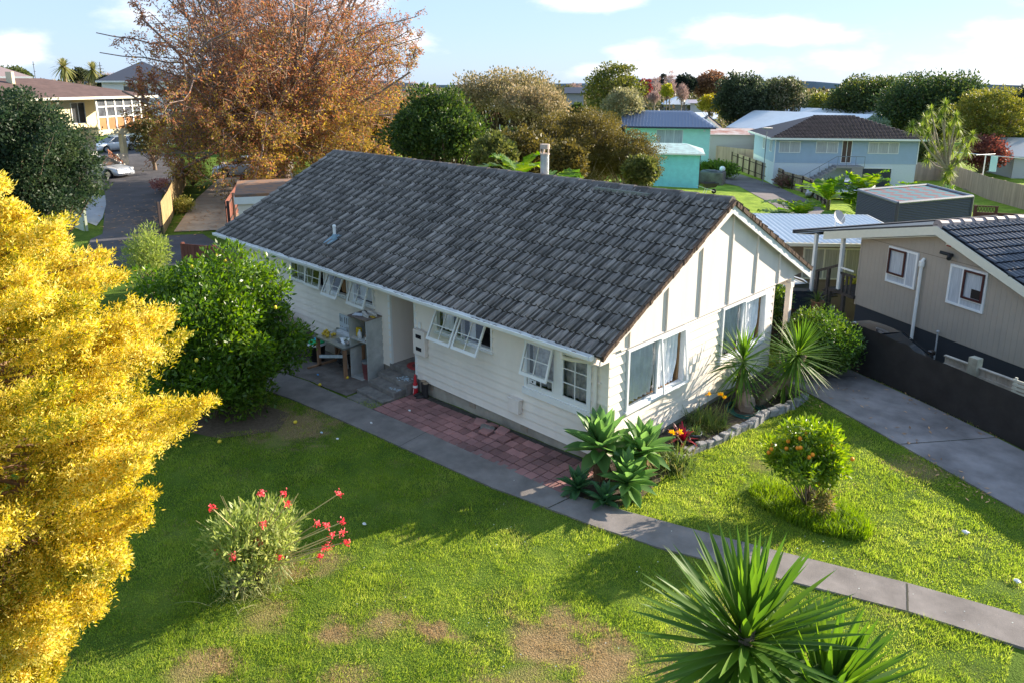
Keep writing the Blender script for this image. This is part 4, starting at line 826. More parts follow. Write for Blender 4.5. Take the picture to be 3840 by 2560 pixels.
# sink bench: rough timber stand carrying a stainless sink top
ply = mat('raw_timber', (.30, .17, .10), .85, var=.3, scale=6, stretch=(1, 1, .2)); steel = mat('stainless_steel', (.55, .56, .56), .28, var=.12, scale=3, metal=.85)
sb = thing('sink_bench', 'home-made outdoor sink bench with steel top on raw timber legs', 'outdoor sink', (-8.0, -.42, .05))
hz_ = .80; bx0, bx1, by0, by1 = -.72, .60, -.33, .30
tb = MB(); nX, nY = 26, 12; Pz = {}; vs = []
for i in range(nX+1):
    for j in range(nY+1):
        x = bx0+(bx1-bx0)*i/nX; y = by0+(by1-by0)*j/nY; r = math.hypot((x-.12)/.27, (y+.0)/.17); z = hz_-(.15*(1-r**4) if r < 1 else 0); vs.append((x, y, z))
tb.add(vs, [(i*(nY+1)+j, (i+1)*(nY+1)+j, (i+1)*(nY+1)+j+1, i*(nY+1)+j+1) for i in range(nX) for j in range(nY)]); tb.box((bx0, by0-.004, hz_-.035), (bx1, by0-.001, hz_+.002)).box((bx0, by1+.001, hz_-.035), (bx1, by1+.02, hz_+.07)).box((bx1+.001, by0, hz_-.035), (bx1+.004, by1, hz_+.002)).box((bx0-.004, by0, hz_-.035), (bx0-.001, by1, hz_+.002))
tp = tb.build('sink_top', steel, sb, smooth=False); MB().tube([(.12, 0, .64), (.12, .02, .45), (.10, .05, .3), (.08, .1, .02)], [.03, .022, .02, .02], 8).build('waste_pipe', mat('grey_pvc', (.45, .44, .42), .6), sb)
for x, y in ((bx0+.05, by0+.05), (bx1-.05, by0+.05), (bx0+.05, by1-.05), (bx1-.05, by1-.05)): MB().box((x-.03, y-.045, -.02), (x+.03, y+.045, hz_-.036)).build('leg', ply, sb, bev=.003)
MB().box((bx0+.02, -.62, -.005), (bx0+.08, .3, .045)).build('foot_rail', ply, sb)
br = MB(); br.prism([(bx0+.07, -.30, .22), (bx0+.07, -.30, .30), (bx1-.03, -.30, .63), (bx1-.03, -.30, .55)], (0, .02, 0)); br.build('brace', mat('blue_white_board', (.55, .62, .66), .7, var=.15, scale=8), sb)
MB().prism([(bx0+.12, .2, .15), (bx0+.17, .2, .15), (bx0+.5, .2, .74), (bx0+.44, .2, .74)], (0, .04, 0)).build('brace', ply, sb)
yf = mat('yellow_fruit', (.70, .48, .05), .55, var=.2, scale=6); R_ = random.Random(4)
labs = []
for k in range(13):
    x, y = -.52+R_.uniform(-.16, .16), -.05+R_.uniform(-.13, .13); o = MB().lathe([(.001, -.04), (.028, -.028), (.038, 0), (.028, .028), (.001, .04)], (0, 0, 0), 10).build('lemon', yf, None, smooth=True, loc=(-8.0+x, -.42+y, .05+hz_+.032+(.05 if k > 9 else 0))); o.rotation_euler = (R_.random()*3, R_.random()*3, 0); tag(o, 'yellow lemon in the pile on the left end of the steel sink bench', 'lemon', 'lemons piled on the sink bench')
o = MB(); 
for k in range(9): o.blob((R_.uniform(-.09, .12), R_.uniform(-.1, .1), R_.uniform(0, .04)), (R_.uniform(.03, .07), R_.uniform(.03, .06), .03), 9, 6, .3, R_)
o = o.build('cleaning_rag', mat('grey_rag', (.33, .32, .31), .95, var=.4, scale=30), None, smooth=True, loc=(-7.62, -.48, .05+hz_+.02)); tag(o, 'crumpled grey rag beside the sink bowl', 'rag')
# cupboard
cupm = mat('aged_white_board', (.50, .51, .49), .75, col2=(.34, .35, .34), scale=4, bump=.2); cup = thing('cupboard', 'tall open-fronted old white cupboard standing between sink bench and steps', 'cupboard', (-7.1, -.25, .05), R(4))
x0, x1, y0, y1, hh = -.36, .32, -.28, .21, 1.58
MB().box((x1-.025, y0, 0), (x1, y1, hh)).build('side_panel', cupm, cup); MB().box((x0, y0, 0), (x0+.025, y1, hh)).build('side_panel', cupm, cup); MB().box((x0+.025, y1-.012, 0), (x1-.025, y1-.001, hh)).build('back_panel', cupm, cup)
MB().box((x0+.025, y0, 1.02), (x1-.025, y1-.013, 1.045)).build('shelf', cupm, cup); MB().box((x0-.01, y0-.01, hh+.001), (x1+.01, y1, hh+.026)).build('top_board', mat('stained_board', (.25, .20, .17), .7, col2=(.12, .10, .09), scale=7), cup); MB().box((x0+.025, y0, .0), (x1-.025, y1-.013, .02)).build('bottom_board', cupm, cup)
def at_cup(x, y, z): c, s_ = math.cos(R(4)), math.sin(R(4)); return (-7.1+x*c-y*s_, -.25+x*s_+y*c, .05+z)
o = MB().lathe([(.13, 0), (.165, .40), (.17, .40), (.17, .43), (.16, .43), (.10, .45), (0.01, .455)], (0, 0, 0), 22).build('bucket', mat('faded_red_plastic', (.50, .16, .17), .5, var=.25, scale=5), None, smooth=True, loc=at_cup(.05, -.05, .02)); tag(o, 'faded red bucket with grey lid in the bottom of the cupboard', 'bucket')
MB().lathe([(.178, .415), (.18, .445), (.12, .465), (.01, .47)], (0, 0, 0), 22).build('lid', mat('grey_lid', (.16, .18, .19), .5), o, smooth=True)
o = MB().box((-.07, -.045, 0), (.07, .045, .22)).build('detergent_bottle', mat('yellow_plastic', (.75, .52, .03), .45), None, bev=.012, loc=at_cup(-.20, -.10, 1.046)); tag(o, 'yellow plastic bottle on the cupboard shelf', 'bottle')
o = MB().lathe([(.05, 0), (.055, .01), (.055, .13), (.02, .18), (.018, .22), (.001, .22)], (0, 0, 0), 14).build('spray_bottle', mat('milky_plastic', (.62, .64, .64), .4), None, smooth=True, loc=at_cup(-.08, -.17, 1.046)); tag(o, 'pale translucent bottle next to the yellow one on the shelf', 'bottle')
o = MB().lathe([(.032, 0), (.032, .13), (.026, .16), (.001, .16)], (0, 0, 0), 12).build('small_jar', mat('brown_jar', (.18, .09, .05), .4), None, loc=at_cup(.20, -.2, 1.046)); tag(o, 'small brown and white jar at the right end of the shelf', 'jar')
MB().lathe([(.0335, .03), (.0335, .10)], (0, 0, 0), 12).build('jar_label', mat('paper_label', (.7, .7, .66), .7), o)
o = MB().box((-.13, -.085, 0), (.13, .085, .012)).build('envelope', mat('pale_paper', (.62, .68, .78), .7), None, loc=at_cup(-.18, -.10, hh+.027)); o.rotation_euler = (0, 0, .5); tag(o, 'white envelope lying on top of the cupboard', 'envelope')
def shoe(label, loc, rz):
    t = thing('shoe', label, 'shoe', loc, rz, 'pair of shoes on the cupboard'); V = []; F = []; n = 12; st = [(-.14, .035, .03, .085), (-.10, .042, .03, .105), (-.04, .04, .03, .095), (.03, .042, .028, .065), (.09, .046, .022, .05), (.13, .038, .015, .035), (.15, .01, .01, .015)]
    for x, w_, h0, h1 in st:
        for k in range(n): a = 2*PI*k/n; V.append((x, w_*math.cos(a), .02+max(0, (math.sin(a)+1)/2*h1)))
    for i in range(len(st)-1):
        for k in range(n): F.append((i*n+k, i*n+(k+1) % n, (i+1)*n+(k+1) % n, (i+1)*n+k))
    F += [tuple(range(n))[::-1]]; MB().add(V, F).build('upper', mat('shoe_grey', (.50, .48, .46), .7), t, smooth=True); MB().blob((-.085, 0, .10), (.045, .03, .02), 10, 5, 0).build('opening', mat('shoe_black', (.03, .03, .03), .9), t)
    MB().prism([(.155*math.cos(a), .048*math.sin(a), 0) for a in [k*PI/8 for k in range(16)]], (0, 0, .022)).build('sole', mat('shoe_sole', (.68, .66, .60), .7), t)
shoe('near grey and white trainer on top of the cupboard', at_cup(.06, -.08, hh+.028), R(-10)); shoe('far trainer with dark lining at the cupboard top corner', at_cup(.14, .06, hh+.028), R(12))
o = MB().blob((0, 0, 0), (.10, .05, .02), 10, 5, .25).build('glove', mat('mustard_cloth', (.42, .30, .05), .9), None, smooth=True, loc=at_cup(.24, -.02, hh+.04)); tag(o, 'mustard yellow work glove by the shoes', 'glove')
# slotted white sheet leaning on the wall, with letters
sh = thing('slotted_panel', 'white metal sheet with rows of slots and letters leaning on the wall', 'metal sheet', (-8.05, -.07, .80)); pm_ = MB().box((-.55, -.012, .02), (.52, .0, .52)); pm_.build('sheet', mat('panel_white', (.52, .58, .64), .5), sh)
sl = MB()
for r_, z in ((0, .34), (1, .10)):
    for i, x in enumerate([-.52, -.44, -.31, -.22, -.14, -.06]):
        if r_ == 1 and x < -.3: sl.box((x, -.016, z+.08), (x+.02, -.0125, z+.1)); continue
        sl.box((x, -.016, z-(.02 if i < 2 else .04)), (x+.022, -.0125, z+.13-(0 if i != 1 else .04)))
sl.build('slots', mat('slot_black', (.02, .02, .025), .8), sh)
tx = bpy.data.curves.new('letters', 'FONT'); tx.body = 'IST'; tx.size = .16; tx.extrude = .002; to = bpy.data.objects.new('letters', tx); COL.objects.link(to)
me = bpy.data.meshes.new_from_object(to); COL.objects.unlink(to); to = bpy.data.objects.new('lettering', me); COL.objects.link(to); me.materials.append(mat('print_black', (.03, .03, .035), .6)); to.parent = sh; to.rotation_euler = (PI/2, -PI/2, 0); to.location = (.50, -.017, .05)
# bins and heap
bn = thing('bin', 'black bin with green lid on a white bag, by the lemon tree', 'bin', (-9.05, -.52, .05)); MB().lathe([(.17, 0), (.22, .42), (.23, .42), (.23, .44), (.2, .44)], (0, 0, 0), 22).build('body', blk, bn, smooth=True)
MB().lathe([(.25, .43), (.26, .46), (.20, .49), (.01, .50)], (0, 0, 0), 22).build('bin_bag', mat('white_bag', (.70, .73, .76), .5), bn, smooth=True); l_ = MB().lathe([(.22, .495), (.215, .53), (.05, .55), (.01, .55)], (0, 0, 0), 18).build('lid', mat('green_lid', (.02, .48, .18), .45), bn, smooth=True)
MB().box((-.12, -.05, .552), (.10, .07, .57)).build('blue_cloth', mat('cyan_cloth', (.05, .50, .75), .8), l_, bev=.004)
o = MB()
for k in range(10): o.blob((R_.uniform(-.18, .18), R_.uniform(-.12, .12), R_.uniform(.05, .25)), (R_.uniform(.1, .17), R_.uniform(.08, .14), R_.uniform(.08, .16)), 9, 6, .25, R_)
o = o.build('rubbish_bag', blk, None, loc=(-8.05, -.22, .05)); tag(o, 'lumpy black rubbish bag under the sink bench', 'bag')
o = MB().lathe([(.10, 0), (.13, .2), (.135, .2), (.12, .19), (.11, .03)], (0, 0, 0), 16).build('paint_tub', mat('dirty_white', (.45, .45, .43), .7), None, smooth=True, loc=(-8.4, -.15, .05)); tag(o, 'small dirty white tub under the bench, left of the black bag', 'tub')
hp = thing('covered_heap', 'heap covered by a faded brown tarpaulin against the house wall', 'tarpaulin', (-10.9, -.62, .04)); m = MB(); nx_, ny_ = 22, 12; vs = []
for i in range(nx_+1):
    for j in range(ny_+1):
        u_, v_ = i/nx_*2-1, j/ny_*2-1; q = max(abs(u_), abs(v_)); z = .78*(1 if q < .62 else max(0, 1-(q-.62)/.38)**.7)+.05*math.sin(u_*7+v_*3)+.04*math.sin(v_*9-u_*2)-.12*u_; vs.append((u_*.85, v_*.52, max(z, 0)))
m.add(vs, [(i*(ny_+1)+j, (i+1)*(ny_+1)+j, (i+1)*(ny_+1)+j+1, i*(ny_+1)+j+1) for i in range(nx_) for j in range(ny_)]); m.build('tarpaulin', mat('brown_tarp', (.42, .26, .20), .7, var=.25, scale=3, bump=.3, bscale=12), hp)
crown_tree('bush', 'small leafy plant in front of the brown tarpaulin heap', 'plant', (-9.6, -.75, .04), .6, .38, .35, .3, lem, 16, 70, .08, .4, .18, .02, seed=91, low=-1)
# red boot-side bits: red and white tube, dark gumboots
bt = thing('boots', 'pair of tall dark boots standing at the foot of the wall beside the steps', 'boots', (-5.12, -.14, .12), R(-20))
for sx in (-.075, .075):
    m = MB(); m.lathe([(.062, 0), (.058, .06), (.052, .14), (.066, .34), (.068, .36)], (sx, .04, 0), 14); m.blob((sx, -.09, .045), (.055, .12, .05), 12, 6, .02); m.build('boot', mat('boot_black', (.035, .032, .032), .7, var=.3, scale=15), bt, smooth=True); MB().lathe([(.066, .355), (.068, .37), (.05, .372), (.01, .365)], (sx, .04, 0), 14).build('boot_rim', mat('boot_tan', (.33, .24, .16), .8), bt, smooth=True)
rd = thing('red_bottle', 'tall red and white squeeze bottle next to the dark boots', 'bottle', (-5.33, -.20, .12)); MB().lathe([(.055, 0), (.06, .05), (.055, .28), (.035, .33), (.03, .45), (.012, .52), (.001, .53)], (0, 0, 0), 16).build('body', mat('red_plastic', (.50, .02, .03), .35), rd, smooth=True)
MB().lathe([(.0605, .20), (.0585, .255)], (0, 0, 0), 16).build('white_band', white, rd); MB().prism([(-.02, -.062, .06), (-.005, -.062, .06), (.02, -.060, .18), (.005, -.060, .18)], (0, .004, 0)).build('white_stripe', white, rd)
# loose pavers and rubble by the wall
for i, (x, y, rz, rx) in enumerate([(-3.02, -.32, .5, .18), (-2.75, -.25, -.2, -.25), (-2.38, -.30, .15, .2), (-2.62, -.52, .1, .05)]):
    o = MB().box((-.12, -.11, -.022), (.12, .11, .022)).build('loose_paver', pav, None, bev=.005, loc=(x, y, float(zt(x, y))+.085)); o.rotation_euler = (rx, rx*.6, rz); tag(o, ['tilted loose red paver nearest the steps', 'loose red paver standing on edge beside the drain rubble', 'loose red paver tipped against the wall foot, nearest the corner', 'loose red paver lying flat in front of the rubble'][i], 'paver', 'loose red pavers')
o = MB().blob((0, 0, 0), (.20, .13, .09), 11, 6, .18).build('concrete_lump', mat('lump_grey', (.22, .20, .18), .95, var=.4, scale=8, bump=.6), None, loc=(-2.72, -.38, .25)); tag(o, 'grey broken concrete lump among the lifted pavers', 'rubble')
# litter on lawn and drive
lit = [((1207, 1628), (.5, .62, .68), 'pale blue scrap of plastic on the shaded lawn'), ((1266, 1652), (.75, .76, .76), 'white scrap of paper on the shaded lawn left of the path'), ((1393, 1592), (.72, .72, .72), 'white scrap on the garden path below the steps'), ((1193, 1410), (.12, .35, .7), 'bright blue scrap on the packed dirt'), ((3619, 2003), (.8, .78, .8), 'rounded white object near the driveway on the sunny lawn'), ((3810, 2187), (.82, .8, .82), 'rounded white object at the right edge of the lawn'), ((1367, 1973), (.7, .7, .7), 'white scrap on the lawn near the shadow edge'), ((1536, 1545), (.7, .7, .7), 'tiny white scrap on the red pavers'), ((1302, 1412), (.02, .45, .35), 'green toy lying in front of the cupboard')]
for i, (p, c, lab) in enumerate(lit):
    q = G(*p); s_ = .05 if 'rounded' in lab else .035; o = MB().blob((0, 0, 0), (s_, s_*.7, s_*.45), 8, 5, .35).build('litter' if 'toy' not in lab else 'toy', mat('litter_%d' % i, c, .7), None, loc=q+Vector((0, 0, .05))); tag(o, lab, 'litter')
for i, (p, lab) in enumerate([((1108, 1588), 'fallen lemon on the shaded lawn below the lemon tree'), ((1200, 1447), 'fallen lemon on the packed dirt near the path'), ((1303, 1420), 'fallen lemon beside the green toy'), ((824, 1661), 'fallen lemon at the foot of the lemon tree')]):
    o = MB().lathe([(.001, -.045), (.03, -.03), (.04, 0), (.03, .03), (.001, .045)], (0, 0, 0), 10).build('lemon', lc, None, smooth=True, loc=G(*p)+Vector((0, 0, .045))); o.rotation_euler = (1.4, .3, i); tag(o, lab, 'lemon')
lm = MB(); R_ = random.Random(12)       # fallen leaves
def scatter(m, n, pxs, s_=(.03, .08), h_=.04, rnd=R_):
    for k in range(n):
        a, b_ = rnd.choice(pxs), rnd.random(); px = a[0]+(a[2]-a[0])*b_+rnd.gauss(0, a[4]); py = a[1]+(a[3]-a[1])*b_+rnd.gauss(0, a[4]*.5); q = G(px, py); L = rnd.uniform(*s_); an = rnd.uniform(0, 6.3); c, sn = math.cos(an), math.sin(an); z = q.z+h_
        m.add([(q.x-L*c, q.y-L*sn, z), (q.x+L*.25*sn, q.y-L*.25*c, z+.008), (q.x+L*c, q.y+L*sn, z+.012), (q.x-L*.25*sn, q.y+L*.25*c, z+.006)], [(0, 1, 2, 3)])
scatter(lm, 150, [(3120, 1370, 3700, 1640, 22), (3000, 1510, 3060, 1530, 25), (3100, 1420, 3400, 1640, 60), (3400, 1700, 3700, 1880, 30)], (.03, .07))
scatter(lm, 700, [(590, 760, 600, 880, 14), (400, 700, 600, 860, 60), (430, 760, 560, 960, 60), (680, 780, 860, 820, 50), (980, 720, 700, 860, 40)], (.08, .16), .05)
kind(lm.build('fallen_leaves', mat('dead_leaf_brown', (.42, .24, .12), .9, isl=.6)), 'stuff', 'fallen dry leaves scattered along the driveways')

# ================================================================== building helpers
def wallpt(A, B, u_, z): return Vector((A.x+(B.x-A.x)*u_, A.y+(B.y-A.y)*u_, z))
wdk = mat('dark_window', (.05, .055, .06), .15, spec=.8); curt = mat('far_curtain', (.55, .56, .58), .8, col2=(.30, .31, .33), scale=5, stretch=(6, 6, .2))
class Bld:
    """rectangular house in its own frame: x along the long side, y depth, z up; origin at the front-left corner"""
    def __init__(s, name, label, cat, A, ang, L, W_, z0=None, group=None):
        s.t = thing(name, label, cat, (A.x, A.y, A.z if z0 is None else z0), ang, group); s.L, s.W = L, W_
    def walls(s, m, z0, z1, name='wall', board=.18, parts='flrb', low=None):
        mb = MB(); L, W_ = s.L, s.W; n = int((z1-z0)/board); 
        for i in range(n):
            a, b_ = z0+(z1-z0)*i/n, z0+(z1-z0)*(i+1)/n; e = .03
            V = [(-e, -e, a), (L+e, -e, a), (L+e, W_+e, a), (-e, W_+e, a), (0, 0, b_), (L, 0, b_), (L, W_, b_), (0, W_, b_)]
            mb.add(V, [(0, 1, 5, 4), (1, 2, 6, 5), (2, 3, 7, 6), (3, 0, 4, 7), (3, 2, 1, 0)])
        return mb.build(name, m, s.t)
    def box(s, name, a, b_, m, parent=None, lab=None, bev=0):
        o = MB().box(a, b_).build(name, m, parent or s.t, bev=bev)
        if lab: o['label'] = lab
        return o
    def gable(s, m, z, h, over=.4, axis='x', name='roof', th=.10, wm=None, bm=None, ribs=0):
        L, W_ = s.L, s.W; o_ = over; mb = MB()
        if axis == 'x':   # ridge along x
            sl = h/(W_/2)
            P = [(-o_, -o_, z-sl*o_), (-o_, W_/2, z+h), (-o_, W_+o_, z-sl*o_), (-o_, W_+o_, z-sl*o_+th), (-o_, W_/2, z+h+th), (-o_, -o_, z-sl*o_+th)]; mb.prism(P, (L+2*o_, 0, 0))
            if ribs:
                x = -o_+.05
                while x < L+o_: mb.prism([(x, -o_, z-sl*o_+th+.002), (x, W_/2, z+h+th+.002), (x, W_/2, z+h+th+.04), (x, -o_, z-sl*o_+th+.04)], (.04, 0, 0)); x += ribs
            r = mb.build(name, m, s.t)
            g = MB().prism([(-.001, 0, z), (-.001, W_, z), (-.001, W_/2, z+h)], (.05, 0, 0)).prism([(L+.001, 0, z), (L+.001, W_, z), (L+.001, W_/2, z+h)], (-.05, 0, 0)); g.build('gable', wm, s.t)
        else:
            sl = h/(L/2); P = [(-o_, -o_, z-sl*o_), (L/2, -o_, z+h), (L+o_, -o_, z-sl*o_), (L+o_, -o_, z-sl*o_+th), (L/2, -o_, z+h+th), (-o_, -o_, z-sl*o_+th)]; mb.prism(P, (0, W_+2*o_, 0))
            if ribs:
                y = -o_+.05
                while y < W_+o_:
                    for q in (-o_, L+o_): mb.prism([(q, y, z-sl*o_+th+.002), (L/2, y, z+h+th+.002), (L/2, y, z+h+th+.04), (q, y, z-sl*o_+th+.04)], (0, .04, 0))
                    y += ribs
            r = mb.build(name, m, s.t)
            MB().prism([(0, -.001, z), (L, -.001, z), (L/2, -.001, z+h)], (0, .05, 0)).prism([(0, W_+.001, z), (L, W_+.001, z), (L/2, W_+.001, z+h)], (0, -.05, 0)).build('gable', wm, s.t)
            if bm:
                for q in (-o_-.02, W_+o_): MB().prism([(-o_, q, z-sl*o_-.08), (L/2, q, z+h-.08), (L/2, q, z+h+th+.01), (-o_, q, z-sl*o_+th+.01)], (0, .025, 0)).prism([(L+o_, q, z-sl*o_-.08), (L/2, q, z+h-.08), (L/2, q, z+h+th+.01), (L+o_, q, z-sl*o_+th+.01)], (0, .025, 0)).build('barge_board', bm, s.t)
        return r
    def hip(s, m, z, h, over=.5, name='roof', gm=None, x0=0, x1=None, y0=0, y1=None):
        x1 = s.L if x1 is None else x1; y1 = s.W if y1 is None else y1; o_ = over; a, b_, c, d = x0-o_, x1+o_, y0-o_, y1+o_; hw = (d-c)/2 if (d-c) < (b_-a) else (b_-a)/2
        if (d-c) < (b_-a): r0, r1 = (a+hw, (c+d)/2), (b_-hw, (c+d)/2)
        else: r0, r1 = ((a+b_)/2, c+hw), ((a+b_)/2, d-hw)
        V = [(a, c, z), (b_, c, z), (b_, d, z), (a, d, z), (*r0, z+h), (*r1, z+h)]
        F = [(0, 1, 5, 4), (2, 3, 4, 5), (1, 2, 5), (3, 0, 4), (3, 2, 1, 0)] if (d-c) < (b_-a) else [(0, 1, 4), (1, 2, 5, 4), (2, 3, 5), (3, 0, 4, 5), (3, 2, 1, 0)]
        r = MB().add(V, F).build(name, m, s.t)
        if gm: MB().box((a-.06, c-.06, z-.16), (b_+.06, c-.001, z+.02)).box((b_+.001, c, z-.16), (b_+.06, d, z+.02)).box((a-.06, c, z-.16), (a-.001, d, z+.02)).build('gutter', gm, s.t)
        return r
    def win(s, x0, x1, z0, z1, face='f', fm=None, panes=2, gm=None, lab=None, curtain=True, off=.035):
        fm = fm or white; e = off; f = .055
        def P(u_, n_, z): 
            return {'f': (u_, -n_, z), 'b': (u_, s.W+n_, z), 'r': (s.L+n_, u_, z), 'l': (-n_, u_, z)}[face]
        m = MB()
        def bx(u0, u1, za, zb, n0, n1): m.box(P(u0, n0, za), P(u1, n1, zb))
        bx(x0, x0+f, z0, z1, 0, e+.03); bx(x1-f, x1, z0, z1, 0, e+.03); bx(x0+f, x1-f, z1-f, z1, 0, e+.03); bx(x0+f, x1-f, z0, z0+f, 0, e+.03)
        for i in range(1, panes): xx = x0+(x1-x0)*i/panes; bx(xx-.025, xx+.025, z0+f, z1-f, 0, e+.025)
        o = m.build('window', fm, s.t); 
        if lab: o['label'] = lab
        MB().box(P(x0+f, .0, z0+f), P(x1-f, e+.005, z1-f)).build('pane', gm or (curt if curtain else wdk), o); return o
def wheel_(parent, p, r=.32, w_=.2, side=1):
    Mx = T(*p) @ Matrix.Rotation(PI/2, 4, 'X'); o = MB().lathe([(r*.62, -w_/2), (r*.95, -w_/2), (r, -w_*.3), (r, w_*.3), (r*.95, w_/2), (r*.62, w_/2)], (0, 0, 0), 24, Mx).build('wheel', mat('tyre_rubber', (.02, .02, .022), .8), parent, smooth=True)
    m = MB(); s_ = -1 if side < 0 else 1; y = -w_/2*s_
    Mr = T(p[0], p[1]+(-w_*.42 if side < 0 else w_*.42), p[2]) @ Matrix.Rotation(PI/2, 4, 'X'); m.lathe([(.02, -.02), (r*.16, -.02), (r*.16, .02), (.02, .02)], (0, 0, 0), 12, Mr); 
    for k in range(5):
        a = k*2*PI/5; c, sn = math.cos(a), math.sin(a); m.prism([(c*r*.12-sn*.03, sn*r*.12+c*.03, -.01), (c*r*.12+sn*.03, sn*r*.12-c*.03, -.01), (c*r*.62+sn*.022, sn*r*.62-c*.022, -.01), (c*r*.62-sn*.022, sn*r*.62+c*.022, -.01)], (0, 0, .03), Mr)
    m.lathe([(r*.60, -.03), (r*.68, -.03), (r*.68, .03), (r*.60, .03)], (0, 0, 0), 24, Mr); m.build('rim', mat('alloy_rim', (.45, .46, .48), .35, metal=.7), o)
def car(name, label, loc, rz, paint, L=4.6, W_=1.8, kind_='wagon', group=None, Hc=1.48):
    """x forwards; origin on the ground in the middle"""
    t = thing(name, label, 'car', loc, rz, group); hw = W_/2; h = L/2
    prof = {'wagon': [(-h, .55), (-h+.05, .95), (-h+.35, 1.0), (.6, .98), (h-1.1, .93), (h-.35, .78), (h-.05, .62), (h, .45)],
            'hatch': [(-h, .55), (-h+.08, .98), (-h+.3, 1.02), (.55, .98), (h-1.05, .92), (h-.3, .76), (h-.05, .6), (h, .45)],
            'sedan': [(-h, .55), (-h+.05, .90), (-h+.4, 1.0), (.6, .96), (h-1.2, .90), (h-.4, .76), (h-.05, .6), (h, .45)]}[kind_]
    # body shell below the belt line, with wheel arches cut in the side
    n = 34; V = []; F = []; wx = (-h+.82, h-.88); rw = .37
    for i in range(n+1):
        x = -h+L*i/n; top = np.interp(x, [p[0] for p in prof], [p[1] for p in prof]); ww = hw*(1-.16*max(0, abs(x)/h-.72)**1.2*3); sill = .22
        for c in wx:
            if abs(x-c) < rw: sill = max(sill, .33+math.sqrt(max(0, rw*rw-(x-c)**2)))
        ring = [(ww*.93, sill), (ww, sill+(top-sill)*.35), (ww*.995, sill+(top-sill)*.75), (ww*.93, top-.03), (ww*.80, top)]
        ring = [(-a, b_) for a, b_ in ring]+[(a, b_) for a, b_ in ring[::-1]]
        V += [(x, a, b_) for a, b_ in ring]
    k = 10
    for i in range(n):
        for j in range(k-1): F.append((i*k+j, (i+1)*k+j, (i+1)*k+j+1, i*k+j+1))
        F.append((i*k+k-1, (i+1)*k+k-1, (i+1)*k, i*k))
    F += [tuple(range(k)), tuple(range(n*k, n*k+k))[::-1]]
    body = MB().add(V, F).build('body', paint, t, smooth=True)
    # greenhouse
    gl = {'wagon': (-h+.12, -h+.50, .05, .98), 'hatch': (-h+.12, -h+.62, .0, 1.0), 'sedan': (-h+.75, -h+1.45, .10, 1.0)}[kind_]
    xb, xt, xf, xw = gl; zb = .96; zt_ = Hc; a = hw*.88; b_ = hw*.66
    Vg = [(xb, -a, zb), (xw, -a, zb), (xw, a, zb), (xb, a, zb), (xt, -b_, zt_-.05), (xf, -b_, zt_-.03), (xf, b_, zt_-.03), (xt, b_, zt_-.05)]
    MB().add(Vg, [(0, 1, 5, 4), (1, 2, 6, 5), (2, 3, 7, 6), (3, 0, 4, 7), (4, 5, 6, 7)]).build('windows', mat('car_glass', (.02, .025, .03), .06, spec=.9), t)
    rfm = MB(); nr = 8; Vr = []
    for i in range(nr+1):
        x = xt-.06+(xf-xt+.08)*i/nr; zc = zt_-.02+.035*math.sin(PI*i/nr)
        for y, dz in ((-b_-.03, -.05), (-b_*.8, .0), (0, .022), (b_*.8, .0), (b_+.03, -.05)): Vr.append((x, y, zc+dz))
    Fr = [(i*5+j, (i+1)*5+j, (i+1)*5+j+1, i*5+j+1) for i in range(nr) for j in range(4)]; rfm.add(Vr, Fr).build('roof_panel', paint, t, smooth=True)
    pl_ = MB()
    for sy in (-1, 1):
        for (p, q, w_) in [((xb, a, zb), (xt, b_, zt_-.04), .10), ((xw, a, zb), (xf, b_, zt_-.02), .05), (((xb+xw)/2-.1, a, zb), ((xt+xf)/2-.1, b_, zt_-.03), .05), ((xb+.75, a, zb), (xt+.5, b_, zt_-.04), .06)]:
            pl_.prism([(p[0], sy*p[1]*1.006, p[2]), (p[0]+w_, sy*p[1]*1.006, p[2]), (q[0]+w_, sy*q[1]*1.02, q[2]), (q[0], sy*q[1]*1.02, q[2])], (0, sy*.012, 0))
    pl_.build('pillars', paint, t)
    for sx in wx:
        for sy in (-1, 1): wheel_(t, (sx, sy*(hw-.12), .32), .32, .2, sy)
    for sy in (-1, 1):
        MB().box((h-.25, sy*(hw-.40), .60), (h-.06, sy*(hw-.10), .73)).build('headlight', mat('headlight_glass', (.7, .72, .74), .1), t, bev=.02); MB().box((-h-.005, sy*(hw-.36), .72), (-h+.14, sy*(hw-.05), .90)).build('tail_light', mat('tail_light_red', (.5, .02, .02), .2), t, bev=.02)
        MB().box((xw-.28, sy*(hw-.02), .95), (xw-.14, sy*(hw+.14), 1.07)).build('mirror', paint, t, bev=.02)
    if kind_ == 'wagon': 
        for sy in (-1, 1): MB().tube([(xt+.1, sy*b_*.92, zt_-.0), (xt+.25, sy*b_*.92, zt_+.05), (xf-.2, sy*b_*.92, zt_+.06), (xf, sy*b_*.92, zt_+.0)], .018, 6).build('roof_rail', alum, t)
    return t
